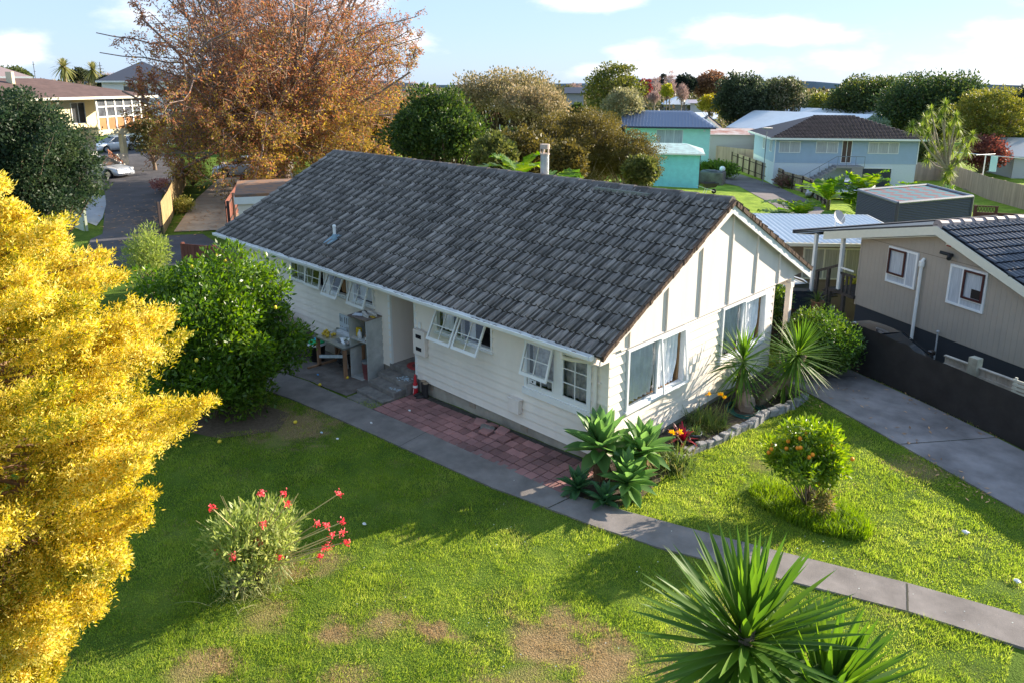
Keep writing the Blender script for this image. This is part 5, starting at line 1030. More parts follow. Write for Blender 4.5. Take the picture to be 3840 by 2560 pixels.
def fence(name, label, P, h, m, pm=None, board=.15, group=None, gap=.004, rails=True, posts=2.4, jag=.0, side=1, top=None):
    """boards nailed side by side along the line P (points on the ground); h height or list of heights"""
    t = thing(name, label, 'fence', P[0], 0, group); o = Vector((P[0].x, P[0].y, 0)); bd = MB(); rl = []; ps_ = []; hs = h if isinstance(h, (list, tuple)) else [h]*len(P)
    for i in range(len(P)-1):
        A, B = Vector((P[i].x, P[i].y, 0)), Vector((P[i+1].x, P[i+1].y, 0)); L = (B-A).length; u_ = (B-A)/L; n_ = Vector((u_.y, -u_.x, 0))*side; k = max(1, int(L/board)); w_ = L/k
        for j in range(k):
            c = A+u_*(j+.5)*w_; hh = hs[i]+(hs[i+1]-hs[i])*(j+.5)/k+random.uniform(-jag, jag); z = float(zt(c.x, c.y)); q = A+u_*(j*w_+gap)-o; e = u_*(w_-2*gap); oo = n_*random.uniform(0, .004)
            bd.prism([q+oo+Vector((0, 0, z-.1)), q+e+oo+Vector((0, 0, z-.1)), q+e+oo+Vector((0, 0, z+hh)), q+oo+Vector((0, 0, z+hh))], n_*.018)
        if rails:
            for f_ in (.22, .78):
                z0, z1 = float(zt(A.x, A.y)), float(zt(B.x, B.y)); r1_ = MB(); rl.append(r1_); r1_.prism([A-o-n_*.002+Vector((0, 0, z0+hs[i]*f_)), B-o-n_*.002+Vector((0, 0, z1+hs[i+1]*f_)), B-o-n_*.002+Vector((0, 0, z1+hs[i+1]*f_+.08)), A-o-n_*.002+Vector((0, 0, z0+hs[i]*f_+.08))], -n_*.045)
        if posts:
            kk = max(1, int(round(L/posts)))
            for j in range(kk+(i == len(P)-2)): c = A+u_*L*j/kk; z = float(zt(c.x, c.y)); hh = hs[i]+(hs[i+1]-hs[i])*j/kk; d = c-o-n_*.10; p1_ = MB(); ps_.append(p1_); p1_.box((d.x-.05, d.y-.05, z-.2), (d.x+.05, d.y+.05, z+hh+.02))
    s_ = Vector((0, 0, -P[0].z))
    for m_ in [bd]+rl+ps_: m_.v = [tuple(Vector(v_)+s_) for v_ in m_.v]
    bd.build('boards', m, t); 
    for m_ in rl: m_.build('rail', pm or m, t)
    for m_ in ps_: m_.build('post', pm or m, t)
    return t
# ================================================================== right-hand side
# black shade cloth fence along the driveway
fcol = mat('black_shadecloth', (.030, .027, .028), .8, var=.3, scale=3, bump=.3, bscale=200)
FP = [g2(2700, 1195)]+[g2(2870, 1262)]+dR[1:]; FP = [(x+.04, y+.06) for x, y in FP]
t = thing('cloth_fence', 'long black shade-cloth fence with a wavy top edge along the driveway', 'fence', (.62, 8.98, .2)); n_ = 160; V = []; F = []
ls = [0]
for a, b_ in zip(FP, FP[1:]): ls.append(ls[-1]+math.dist(a, b_))
for i in range(n_+1):
    s = ls[-1]*i/n_; x = np.interp(s, ls, [p[0] for p in FP]); y = np.interp(s, ls, [p[1] for p in FP]); z = float(zt(x, y)); pxs = float(np.arctan2((y-CAM[1]), (x-CAM[0]))); pxv = 1920+FOC*math.tan(YAW-pxs); hh = 1.12-.10*float(smooth((pxv-3490)/40))-.12*float(smooth((3200-pxv)/150))+(.05*abs(math.sin(s*2.1)) if pxv < 3500 else .02)
    for j in range(5): V.append((x-.62+.02*math.sin(s*3+j), y-8.98+.02*math.cos(s*2.2+j), z-.2+hh*j/4))
for i in range(n_):
    for j in range(4): F.append((i*5+j, (i+1)*5+j, (i+1)*5+j+1, i*5+j+1))
MB().add(V, F).build('cloth', fcol, t, smooth=True)
for s in np.arange(.3, ls[-1], 2.3): x = np.interp(s, ls, [p[0] for p in FP]); y = np.interp(s, ls, [p[1] for p in FP]); MB().box((x-.66, y-8.93, float(zt(x, y))-.7), (x-.58, y-8.85, float(zt(x, y))-.2+.85)).build('post', mat('grey_post', (.22, .19, .16), .9), t)
def dirp(a): return Vector((math.cos(a), math.sin(a), 0))
ga = math.radians(-27.5)    # direction of the neighbour's gable wall, from far-left to near-right
# neighbour's beige house
bz = mat('taupe_cladding', (.40, .345, .29), .75, var=.05, scale=2, bump=.1, bscale=20); char = mat('charcoal_base', (.035, .038, .045), .7); crm = mat('cream_trim', (.70, .68, .58), .5, var=.04)
A = Dp(3206, 1139, 24.4); zb = A.z
NB = Bld('neighbour_house', 'taupe board-clad neighbouring house with blue-black tiled roof on the right', 'house', Vector((A.x, A.y, zb)), ga, 7.2, 9.0, z0=zb)
GW = 7.2; hL = 2.24; ridge_u = 2.78; ridge_h = 2.88; hR = 1.22   # heights above wall bottom
bm_ = MB()     # grooved vertical sheets
u_ = 0
while u_ < GW:
    top = lambda q: np.interp(q, [0, ridge_u, GW], [hL, ridge_h, hR])
    bm_.prism([(u_, 0, 0), (u_+.146, 0, 0), (u_+.146, 0, top(u_+.146)), (u_, 0, top(u_))], (0, .05, 0)); u_ += .15
bm_.prism([(0, .051, 0), (GW, .051, 0), (GW, .051, hR-.02), (ridge_u, .051, ridge_h), (0, .051, hL)], (0, .05, 0)); bm_.build('wall', bz, NB.t)
MB().box((0, .102, 0), (.1, 9, hL)).box((GW-.1, .102, 0), (GW, 9, hR-.05)).build('wall', bz, NB.t); MB().box((.02, .01, -2.2), (GW, 9, -.003)).build('foundation', char, NB.t)
MB().box((-.03, -.012, -.02), (.03, .05, hL-.02)).build('corner_board', bz, NB.t)
for (za, zb_) in ((2.30, 2.312),): MB().prism([(0.1, -.006, 2.12), (GW-1.8, -.006, 2.12), (GW-1.8, -.006, 2.135), (0.1, -.006, 2.135)], (0, .005, 0)).build('sheet_joint', mat('joint_taupe', (.22, .19, .16), .8), NB.t)
blu = mat('blue_black_tile', (.030, .036, .052), .35, var=.2, scale=4, isl=.25, spec=.6)
ov = .25; sL = (ridge_h-hL)/ridge_u; sR = (ridge_h-hR)/(GW-ridge_u)
# roof: left slope runs on as the verandah roof
xl = -2.75; zl = ridge_h+.12-sL*(ridge_u-xl); RT = []
lt = MB().prism([(xl, -ov, zl), (ridge_u, -ov, ridge_h+.12), (ridge_u, -ov, ridge_h+.17), (xl, -ov, zl+.05)], (0, 9+ov, 0)); lt.build('roof_slope', blu, NB.t)
nrm_ = 14; pr = MB(); sl = math.hypot(GW+.5-ridge_u, ridge_h+.12-(hR-.06)); ang = math.atan2(ridge_h-hR, GW-ridge_u)
# right slope: rounded tiles seen raking, modelled as rolls across courses
V = []; F = []; nc = 17; rolls = 58; k = 6; cs, sn = math.cos(ang), math.sin(ang); Dp_ = 9+2*ov
for j in range(nc):
    g0 = sl*j/nc; g1 = sl*(j+1)/nc+.03
    for i in range(rolls):
        o_ = len(V)
        for (g_, lift) in ((g0, .0), (g1, .035)):
            for q in range(k+1): y = -ov+Dp_*(i+q/k)/rolls; hgt = .02+.035*abs(math.sin(PI*q/k))**.8+lift; V.append((ridge_u+g_*cs+hgt*sn, y, ridge_h+.14-g_*sn+hgt*cs))
        for q in range(k): F.append((o_+q, o_+q+1, o_+k+1+q+1, o_+k+1+q))
npmesh('roof_slope', np.array(V), np.array(F), blu, NB.t, smooth=False)
MB().prism([(ridge_u, -ov+.02, ridge_h+.02), (GW+.5, -ov+.02, hR-.14), (GW+.5, -ov+.02, hR-.06), (ridge_u, -ov+.02, ridge_h+.13)], (0, 9+ov, 0)).build('roof_underlay', char, NB.t)
rcc = mat('ridge_tile_grey', (.30, .25, .25), .6, isl=.25, var=.2); m = MB()
for i in range(24): y = -ov+i*.40; m.tube([(ridge_u, y, ridge_h+.14), (ridge_u, y+.42, ridge_h+.12)], [.15, .13], 10)
m.build('ridge_tiles', rcc, NB.t)
MB().prism([(ridge_u, -ov-.03, ridge_h-.12), (ridge_u, -ov-.03, ridge_h+.12), (GW+.5, -ov-.03, hR-.06), (GW+.5, -ov-.03, hR-.28)], (0, .03, 0)).build('barge_board', crm, NB.t)
MB().prism([(ridge_u, -ov-.03, ridge_h-.12), (ridge_u, -ov-.03, ridge_h+.12), (-1.35, -ov-.03, ridge_h+.12-sL*(ridge_u+1.35)), (-1.35, -ov-.03, ridge_h-.14-sL*(ridge_u+1.35))], (0, .03, 0)).build('barge_board', crm, NB.t)
MB().prism([(xl, -ov-.02, zl-.02), (xl, 9, zl-.02), (xl, 9, zl+.10), (xl, -ov-.02, zl+.10)], (-.09, 0, 0)).build('verandah_gutter', char, NB.t); MB().prism([(-1.75, -ov+.1, zl+.14), (xl, -ov+.1, zl-.03), (xl, 6, zl-.03), (-1.75, 6, zl+.14)], (0, 0, -.02)).build('verandah_ceiling', white, NB.t)
MB().prism([(0, -ov+.01, hL-.18), (ridge_u, -ov+.01, ridge_h-.16), (ridge_u, 0, ridge_h-.16), (0, 0, hL-.18)], (0, 0, .02)).build('soffit', crm, NB.t)
brn = mat('maroon_frame', (.07, .02, .022), .4)
def nwin(u0, u1, z0, z1, um, sub, lab):
    m = MB(); f = .06; m.box((u0, -.05, z0), (u0+f, 0, z1)).box((u1-f, -.05, z0), (u1, 0, z1)).box((u0+f, -.05, z1-f), (u1-f, 0, z1)).box((u0+f, -.05, z0), (u1-f, 0, z0+f)).box((um-.02, -.048, z0+f), (um+.02, 0, z1-f)); a, b_ = (u0, um) if sub == 'l' else (um, u1); m.box((a+.05, -.047, z0+.22), (b_-.03, 0, z0+.26)); o = m.build('window', alum, NB.t); o['label'] = lab
    s_ = MB(); a += .05; b_ -= .05; zz = z0+.26; tt = z1-.05; s_.box((a, -.09, zz), (a+.05, -.055, tt)).box((b_-.05, -.09, zz), (b_, -.055, tt)).box((a+.05, -.09, tt-.05), (b_-.05, -.055, tt)).box((a+.05, -.09, zz), (b_-.05, -.055, zz+.05)); s_.build('sash', brn, o)
    MB().box((u0+f, -.03, z0+f), (u1-f, -.012, z1-f)).build('pane', mat('net_curtain', (.56, .59, .64), .5, col2=(.38, .41, .46), scale=7, stretch=(8, 8, .3)), o)
    if sub == 'r': MB().box((b_-.34, -.045, zz+.06), (b_-.06, -.032, zz+.30)).build('dark_card', mat('card_black', (.02, .018, .018), .6), o)
nwin(1.08, 2.12, 1.03-.0, 2.09, 1.78, 'l', 'left window of the taupe wall, with a maroon sash'); nwin(3.17, 4.26, .98, 2.05, 3.57, 'r', 'right window of the taupe wall, with a dark card behind it')
MB().tube([(2.31, -.09, -.35), (2.31, -.09, 1.92), (2.31, -.02, 1.98)], .045, 10).lathe([(.06, 1.75), (.075, 1.78), (.075, 1.9), (.05, 1.93)], (2.31, -.09, 0), 12).build('downpipe', white, NB.t)
MB().tube([(3.15, -.12, -.9), (3.15, -.12, .12)], .022, 8).blob((3.15, -.12, .15), (.05, .05, .04), 10, 6, 0).build('stand_pipe', mat('grey_pipe', (.42, .43, .45), .5), NB.t)
o = MB().box((3.01, -.14, 2.50), (3.22, -.005, 2.70)).build('alarm_box', mat('alarm_cream', (.68, .65, .55), .5), NB.t, bev=.01); MB().prism([(3.02, -.143, 2.505), (3.21, -.143, 2.505), (3.17, -.143, 2.54), (3.06, -.143, 2.54)], (0, .004, 0)).build('alarm_strobe', mat('strobe_red', (.25, .02, .02), .4), o)
m = MB(); m.tube([(3.15, -.02, 2.27), (3.15, -.10, 2.27)], .05, 10); m.tube([(3.15, -.10, 2.29), (2.93, -.20, 2.32)], .045, 10); m.tube([(3.15, -.1, 2.27), (3.22, -.2, 2.20)], .06, 10); m.build('security_light', blk, NB.t)
MB().tube([(5.05, -.15, 2.2), (4.93, -.25, 2.2)], .05, 10).build('camera', blk, NB.t)
# verandah posts, deck, steps and rail
for u_ in (-.66, -1.86):
    y = .0; z_ = zl+(u_-xl)*sL-.05; MB().box((u_-.05, y-.05-.1, .3 if u_ > -1 else -.4), (u_+.05, y+.05-.1, z_)).build('verandah_post', white, NB.t)
dk = mat('dark_deck_timber', (.075, .062, .055), .85, var=.4, scale=6); MB().box((-1.1, -.1, .15), (.0, 4, .25)).box((-1.08, -.1, .149), (-1.0, -.02, -2.2)).box((-.5, -.1, .149), (-.4, .0, -2.2)).build('deck', dk, NB.t)
m = MB(); m.box((-.62, -.13, .82), (-.02, -.07, .88))
for u_ in (-.5, -.33, -.16): m.box((u_-.035, -.12, .25), (u_+.035, -.08, .82))
m.build('deck_rail', dk, NB.t); MB().box((-.62, -.145, 1.0), (-.05, -.135, 1.06)).build('top_rail', white, NB.t)
m = MB(); m.prism([(-.7, -.13, 1.04), (-.7, -.13, 1.12), (-1.75, -.1, .66), (-1.75, -.1, .58)], (0, .06, 0))
for u_, z_ in ((-1.15, .90), (-1.65, .66)): m.box((u_-.05, -.13, z_-1.3), (u_+.05, -.05, z_))
m.build('stair_rail', dk, NB.t); m = MB()
for i in range(5): m.box((-1.1-.3*i-.32, -.05, .05-.2*i), (-1.1-.3*i, .9, .09-.2*i))
m.build('deck_stairs', dk, NB.t)
sf = MB(); nx_, nz_ = 12, 12; vs = [(-.72+.68*i/nx_, .9+.05*math.sin(i*1.7+j*.9), 1.15+1.0*j/nz_+.02*math.sin(i+j)) for i in range(nx_+1) for j in range(nz_+1)]
o = MB().add(vs, [(i*(nz_+1)+j, (i+1)*(nz_+1)+j, (i+1)*(nz_+1)+j+1, i*(nz_+1)+j+1) for i in range(nx_) for j in range(nz_)]).build('plastic_blind', mat('silver_sheet', (.66, .67, .60), .3, var=.25, scale=4, bump=.5, bscale=8, spec=.6), NB.t, smooth=True)
pt2 = thing('potted_palm', 'spiky potted plant in a terracotta pot below the neighbour deck', 'potted plant', NB.t.matrix_world @ Vector((0, 0, 0))); pt2.location = Vector((A.x, A.y, 0))+dirp(ga)*(-1.0)+dirp(ga+PI/2)*(-.55); pt2.location.z = zb-.55
MB().lathe(pot(.20, .38, 0), (0, 0, 0), 18).build('pot', mat('terracotta', (.36, .16, .09), .9), pt2, smooth=True); C, A_, u2 = rosette((0, 0, .38), 60, 1, -10, 85, np.random.default_rng(5)); blades('leaves', C, A_, .6, .025, daylily, pt2, 4, .35)
crown_tree('potted_shrub', 'yellow-flowered shrub on the neighbour deck stairs', 'potted plant', Vector((A.x, A.y, zb-.2))+dirp(ga)*(-1.3)+dirp(ga+PI/2)*1.2, .7, .45, .38, .28, leafmat('lime_leaf', [(.2, .28, .04), (.5, .48, .08), (.6, .5, .12)], .4), 14, 80, .07, .5, .15, .02, seed=95, low=-1)
# low pale fence with slats at the neighbour side
gl_ = mat('grey_board', (.42, .37, .31), .9, var=.25, scale=4, stretch=(1, 1, .3)); f0 = Dp(3545, 1333, 18.6); f0.z -= 1.0; t = thing('board_fence', 'low grey board fence with a thick post beside the dark parked car', 'fence', f0, math.radians(-22)); m = MB()
for i in range(52): m.box((i*.12, 0, -.2), (i*.12+.112, .02, 1.0))
m.build('boards', gl_, t); MB().box((0, -.05, .72), (6.2, -.001, .84)).build('rail', gl_, t); MB().box((.62, -.13, -.4), (.82, .06, 1.22)).build('post', mat('mossy_post', (.36, .34, .27), .95, var=.25, scale=8), t); MB().box((.0, -.055, 1.0), (6.2, .03, 1.03)).build('capping', gl_, t)
t = thing('slat_screen', 'pale horizontal slat screen leaning on the low grey fence', 'screen', f0+dirp(math.radians(-22))*1.55+Vector((.0, -.12, 0)), math.radians(-22)); m = MB()
for i in range(11): m.box((0, 0, .18+i*.085), (4.8, .02, .18+i*.085+.052))
m.build('slats', mat('pale_slat', (.62, .60, .50), .7), t); m = MB()
for x in (.02, 1.0, 2.0, 3.0, 4.0): m.box((x, .021, .1), (x+.05, .05, 1.12))
m.build('uprights', mat('pale_slat', (.6, .6, .5), .7), t)
# dark car behind the cloth fence
cp = Dp(3310, 1200, 21.0); cp.z = -.72
car('dark_car', 'dark brown sedan parked between the black fence and the taupe house', cp, ga, mat('dark_brown_paint', (.030, .022, .020), .12, spec=.7, coat=.6), 4.6, 1.78, 'sedan', Hc=1.42)
sp_ = base(2990, 25.5)
car('silver_suv', 'silver-white wagon seen from behind beyond the porch post', sp_, YAW+math.radians(-158), mat('silver_white_paint', (.62, .65, .68), .22, spec=.6, coat=.4), 4.7, 1.85, 'wagon', Hc=1.72)

# corrugated-roof cottage beyond the porch
cor = mat('white_corrugate', (.62, .66, .70), .45, var=.06, scale=2, spec=.4); tw = mat('brown_weatherboard', (.27, .21, .18), .75, var=.08, scale=3)
p0 = Dp(3305, 920, 31.); ang2 = math.radians(128+2.5); CB = Bld('cottage', 'brown weatherboard cottage with pale corrugated iron roof behind the neighbour deck', 'cottage', p0, ang2+0, 1, 1)
bpy.data.objects.remove(CB.t)
eR = Dp(3300, 898, 29.5); eL = Dp(2930, 906, 28.3); dv = (eL-eR); dv.z = 0; Lc = dv.length; angc = math.atan2(dv.y, dv.x)
CB = Bld('cottage', 'brown weatherboard cottage with pale corrugated iron roof behind the neighbour deck', 'cottage', Vector((eR.x, eR.y, eR.z-2.5)), angc+PI, Lc+3, 6.0, z0=eR.z-2.5)
CB.t.location = Vector((eL.x, eL.y, eR.z-2.5))-Vector((math.cos(angc), math.sin(angc), 0))*-.0+Vector((math.cos(angc), math.sin(angc), 0))*2.2
CB.L = Lc+2.2+1.0; CB.W = 5.2
CB.walls(tw, -.8, 2.38, board=.16); rf = MB(); Lr = CB.L; n_ = int((Lr+.8)/.20)
V = []; F = []; zr0, zr1 = 2.42, hz(806, 3100, 34.0)-(eR.z-2.5); w0, w1 = -.45, 4.9
for i in range(n_*4+1):
    x = -.4+(Lr+.8)*i/(n_*4); b_ = .035*math.sin(2*PI*i/4)
    V += [(x, w0, zr0+b_), (x, w1, zr1+b_)]
for i in range(n_*4): F.append((2*i, 2*i+2, 2*i+3, 2*i+1))
MB().add(V, F).build('roof', cor, CB.t, smooth=True); MB().prism([(-.42, w0, zr0-.05), (-.42, w1, zr1-.05), (-.42, w1, zr1-.02), (-.42, w0, zr0-.02)], (Lr+.84, 0, 0)).build('roof_board', white, CB.t)
MB().prism([(-.44, w0-.02, zr0-.12), (-.44, w1, zr1-.12), (-.44, w1, zr1+.03), (-.44, w0-.02, zr0+.03)], (.03, 0, 0)).prism([(Lr+.42, w0-.02, zr0-.12), (Lr+.42, w1, zr1-.12), (Lr+.42, w1, zr1+.03), (Lr+.42, w0-.02, zr0+.03)], (.03, 0, 0)).build('barge_board', white, CB.t)
MB().box((-.5, w0-.10, zr0-.12), (Lr+.5, w0-.001, zr0+.0)).build('gutter', crm, CB.t); MB().prism([(-.45, w1, zr1-.02), (-.45, w1+.3, zr1-.08), (-.45, w1, zr1+.03)], (Lr+.9, 0, 0)).build('ridge_flashing', white, CB.t)
xw_ = CB.L-3.6; CB.win(xw_-.1, xw_+2.2, .95, 2.15, 'f', white, 3, lab='curtained three-pane window under the corrugated roof')
ds = thing('satellite_dish', 'grey satellite dish on the white corrugated cottage roof', 'satellite dish', CB.t.location); dloc = Dp(3135, 820, 31.0); ds.location = dloc; m = MB(); n = 20; vs = [(0, 0, 0)]; Mx = Matrix.Rotation(YAW+PI+.5, 4, 'Z') @ Matrix.Rotation(R(62), 4, 'Y') @ Matrix.Translation((0, 0, .0))
prof_ = [(r_, .25*r_*r_/.5) for r_ in (0.01, .12, .24, .36, .46)]; m.lathe([(a*.62, b_*.62) for a, b_ in prof_]+[(.29, .08), (.285, .06), (.19, .02), (.01, -.015)], (0, 0, .10), 28, Mx); m.build('dish', mat('dish_grey', (.42, .41, .40), .5), ds, smooth=True)
MB().tube([(0, 0, -.72), (0, 0, .1)], .025, 8).tube([(0, 0, -.35), (.28, .1, -.72)], .015, 6).tube([(0, 0, -.35), (-.22, .2, -.70)], .015, 6).build('mast', alum, ds); a3 = Mx @ Vector((0, 0, .45)); MB().tube([(0, 0, .0), (a3.x*.55, a3.y*.55, -.12), a3], .012, 6).blob(a3, (.04, .04, .04), 10, 6, 0).build('receiver_arm', alum, ds)
# charcoal corrugated shed
gA = Dp(3368, 762, 36.5); gB = Dp(3214, 752, 40.0); gC = Dp(3645, 757, 40.5); dv = gB-gA; dv.z = 0; ev = gC-gA; ev.z = 0
an_ = math.atan2(ev.y, ev.x); Lx, Ly = ev.length, dv.length; gz = gA.z
SB = thing('metal_shed', 'charcoal corrugated metal shed with a flat patchwork roof', 'shed', (gA.x, gA.y, gz)); eu = ev.normalized(); du = dv.normalized()
chm = mat('charcoal_steel', (.055, .060, .080), .5, spec=.5); m = MB(); hs = 2.3; n_ = 30
for i in range(n_):
    z0, z1 = -hs*(i+1)/n_, -hs*i/n_; zm = (z0+z1)/2; nE = Vector((eu.y, -eu.x, 0)); nD = -Vector((du.y, -du.x, 0)) 
    if nE.dot(Vector((CAM[0], CAM[1], 0))-Vector((gA.x, gA.y, 0))) < 0: nE = -nE
    if nD.dot(Vector((CAM[0], CAM[1], 0))-Vector((gA.x, gA.y, 0))) < 0: nD = -nD
    for (u_, L_, n3) in ((eu, Lx, nE), (du, Ly, nD)):
        a0, a1 = Vector((0, 0, z0)), Vector((0, 0, z1)); mid = Vector((0, 0, zm))+n3*.03; m.add([a0, a0+u_*L_, mid+u_*L_, mid, a1, a1+u_*L_], [(0, 1, 2, 3), (3, 2, 5, 4)])
m.build('wall', chm, SB); far_ = eu*Lx+du*Ly
MB().prism([Vector((0, 0, -hs))+du*Ly, Vector((0, 0, -hs))+far_, Vector((0, 0, -.02))+far_, Vector((0, 0, -.02))+du*Ly], (.02, .02, 0)).prism([Vector((0, 0, -hs))+eu*Lx, Vector((0, 0, -hs))+far_, Vector((0, 0, -.02))+far_, Vector((0, 0, -.02))+eu*Lx], (.02, .02, 0)).build('back_wall', chm, SB)
rm = bpy.data.materials.new('patchwork_roof'); rm.use_nodes = True; tt = rm.node_tree; ck = N(tt, 'ShaderNodeTexChecker'); ck.inputs[1].default_value = (.16, .06, .055, 1); ck.inputs[2].default_value = (.045, .15, .17, 1); ck.inputs[3].default_value = 1.7; tcn = N(tt, 'ShaderNodeTexCoord'); tt.links.new(tcn.outputs['Object'], ck.inputs[0]); tt.links.new(ck.outputs[0], tt.nodes['Principled BSDF'].inputs[0])
MB().prism([Vector((0, 0, -.08)), eu*Lx+Vector((0, 0, -.08)), far_+Vector((0, 0, -.08)), du*Ly+Vector((0, 0, -.08))], (0, 0, .05)).build('roof', rm, SB)
m = MB(); e_ = .09
for a, b_ in ((Vector(), eu*Lx), (Vector(), du*Ly), (eu*Lx, far_), (du*Ly, far_)): m.tube([a+Vector((0, 0, .0)), b_+Vector((0, 0, .0))], .07, 6)
m.build('roof_edge', mat('edge_grey', (.22, .24, .28), .5), SB); m = MB(); m.tube([(0, 0, 0), (0, 0, -hs)], .07, 6); m.tube([eu*Lx, eu*Lx-Vector((0, 0, hs))], .07, 6); m.build('corner_flashing', chm, SB)
q = G(3460, 745); o = MB()
for k in range(14): o.blob((random.uniform(-.7, .7), random.uniform(-.4, .4), random.uniform(.1, .5)), (random.uniform(.25, .5), random.uniform(.2, .4), random.uniform(.12, .3)), 9, 6, .3)
o = o.build('blue_tarpaulin', mat('pale_blue_tarp', (.32, .52, .62), .5, var=.2, scale=3), None, loc=Dp(3150+310, 742, 42.5)-Vector((0, 0, .35))); tag(o, 'crumpled pale blue tarpaulin behind the charcoal shed', 'tarpaulin')

# yard behind: tank, wheelbarrow, fences
q = G(2668, 690); tk = thing('concrete_tank', 'square weathered concrete tank with stuff on its lid on the back lawn', 'tank', q, math.radians(20)); MB().box((-1.15, -1.0, -.2), (1.15, 1.0, 1.15)).build('body', mat('old_tank_concrete', (.24, .20, .16), .95, col2=(.11, .09, .075), scale=1.6, bump=.4), tk, bev=.04); MB().box((-1.0, -.85, 1.15), (1.0, .85, 1.22)).blob((-.1, 0, 1.26), (.6, .5, .09), 12, 5, .2).build('lid', mat('lid_dark', (.10, .10, .11), .6), tk); MB().blob((.85, .45, 1.42), (.28, .26, .26), 12, 8, .03).build('white_tub', white, tk)
q = G(2658, 728); wbw = thing('wheelbarrow', 'dark wheelbarrow on the back lawn in front of the concrete tank', 'wheelbarrow', q, YAW+PI/2+.2); m = MB(); s_ = 1.15
m.add([(-.62*s_, -.36*s_, .82*s_), (.62*s_, -.36*s_, .82*s_), (.62*s_, .36*s_, .82*s_), (-.62*s_, .36*s_, .82*s_), (-.40*s_, -.22*s_, .50*s_), (.30*s_, -.22*s_, .45*s_), (.30*s_, .22*s_, .45*s_), (-.40*s_, .22*s_, .50*s_)], [(0, 1, 5, 4), (1, 2, 6, 5), (2, 3, 7, 6), (3, 0, 4, 7), (7, 6, 5, 4)]); m.build('tray', mat('tray_black', (.05, .045, .045), .6), wbw)
MB().lathe([(.05, -.05), (.20, -.05), (.22, 0), (.20, .05), (.05, .05)], (0, 0, 0), 18, T(-.45, 0, .22) @ Matrix.Rotation(PI/2, 4, 'X')).build('wheel', mat('tyre_rubber', (.02, .02, .02), .8), wbw, smooth=True); m = MB()
for y in (-.2, .2): m.tube([(-.45, y*.5, .22), (.2, y, .45), (1.05, y*1.3, .72)], .02, 6); m.tube([(.25, y, .5), (.45, y, .02)], .02, 6)
m.build('frame', alum, wbw)
fgrey = mat('weathered_paling', (.36, .28, .20), .95, var=.3, scale=2.5, stretch=(2, 2, .3), isl=.12); fdk = mat('dark_fence_post', (.07, .05, .045), .9); fpale = mat('new_paling', (.46, .35, .27), .9, var=.2, scale=1.5, stretch=(2, 2, .3), isl=.10)
mid = [G(2745, 628), G(2810, 655), G(2885, 683), G(2935, 700), G(3010, 722), G(3070, 752), G(3110, 790)]
for i in range(len(mid)-1):
    fence('paling_fence', ['greyed paling fence bay nearest the turquoise shed', 'paling fence bay second from the turquoise shed, by the gravel drive', 'leaning paling fence bay in the middle of the run', 'low paling fence bay left of the silver wagon', 'brown paling fence bay behind the banana palms', 'last paling fence bay, tilting down towards the bananas'][i], [mid[i], mid[i+1]], [1.75, 1.75-.1*i] if i < 3 else [1.45, 1.4], fgrey, fdk, .14, 'paling fence bays along the gravel drive', posts=2.4 if i % 2 == 0 else 2.0, side=-1, jag=.02)
fence('timber_fence', 'pale grey timber fence in front of the blue and white houses', [base(2575, 96), base(2700, 92), base(2905, 84), base(2990, 83)], [2.1, 2.1, 2.3, 2.2], fpale, fdk, .16, jag=.01, posts=0, side=1)
fence('timber_fence', 'long new timber fence curving behind the cabbage tree', [base(3385, 84), base(3490, 86), base(3560, 82), base(3680, 74), base(3840, 68), base(4050, 62)], 1.85, fpale, fpale, .16, jag=.008, posts=2.5, side=1)
lv = leafmat('vine_leaf', [(.05, .11, .02), (.12, .20, .03), (.20, .28, .04)], .4)
vt = crown_tree('vine', 'leafy green vine sprawling over the paling fence', 'climbing plant', base(2668, 78), 1.5, 3.0, .85, .6, lv, 50, 130, .24, .6, .8, .05, seed=96, low=-.6, ry=.8)
q = base(3555, 66); o = MB().lathe([(1.3, 0), (1.0, .18), (.55, .28), (.5, .36), (.01, .36)], (0, 0, 0), 20).build('tank_cover', mat('mossy_concrete', (.22, .20, .12), .95, var=.4, scale=2), None, loc=Vector(G(3670, 715))); tag(o, 'low round concrete cover on the back lawn', 'manhole cover')
# brown lattice fence top
q = Dp(3655, 800, 34); t = thing('lattice_fence', 'dark brown fence with a lattice top beside the charcoal shed', 'fence', q, YAW-PI/2-.3); lb = mat('brown_stain', (.09, .04, .03), .8); MB().box((0, 0, -1.4), (1.7, .04, .05)).box((-.05, -.05, -1.6), (.05, .05, .32)).box((.7, -.02, -1.6), (.78, .06, .30)).build('boards', lb, t); m = MB()
for i in range(7): m.prism([(.05+i*.1, 0, .06), (.07+i*.1, 0, .06), (.15+i*.1, 0, .28), (.13+i*.1, 0, .28)], (0, .01, 0)); m.prism([(.15+i*.1, .012, .06), (.17+i*.1, .012, .06), (.07+i*.1, .012, .28), (.05+i*.1, .012, .28)], (0, .01, 0))
m.box((.0, -.01, .27), (.8, .03, .31)); m.build('lattice', lb, t)

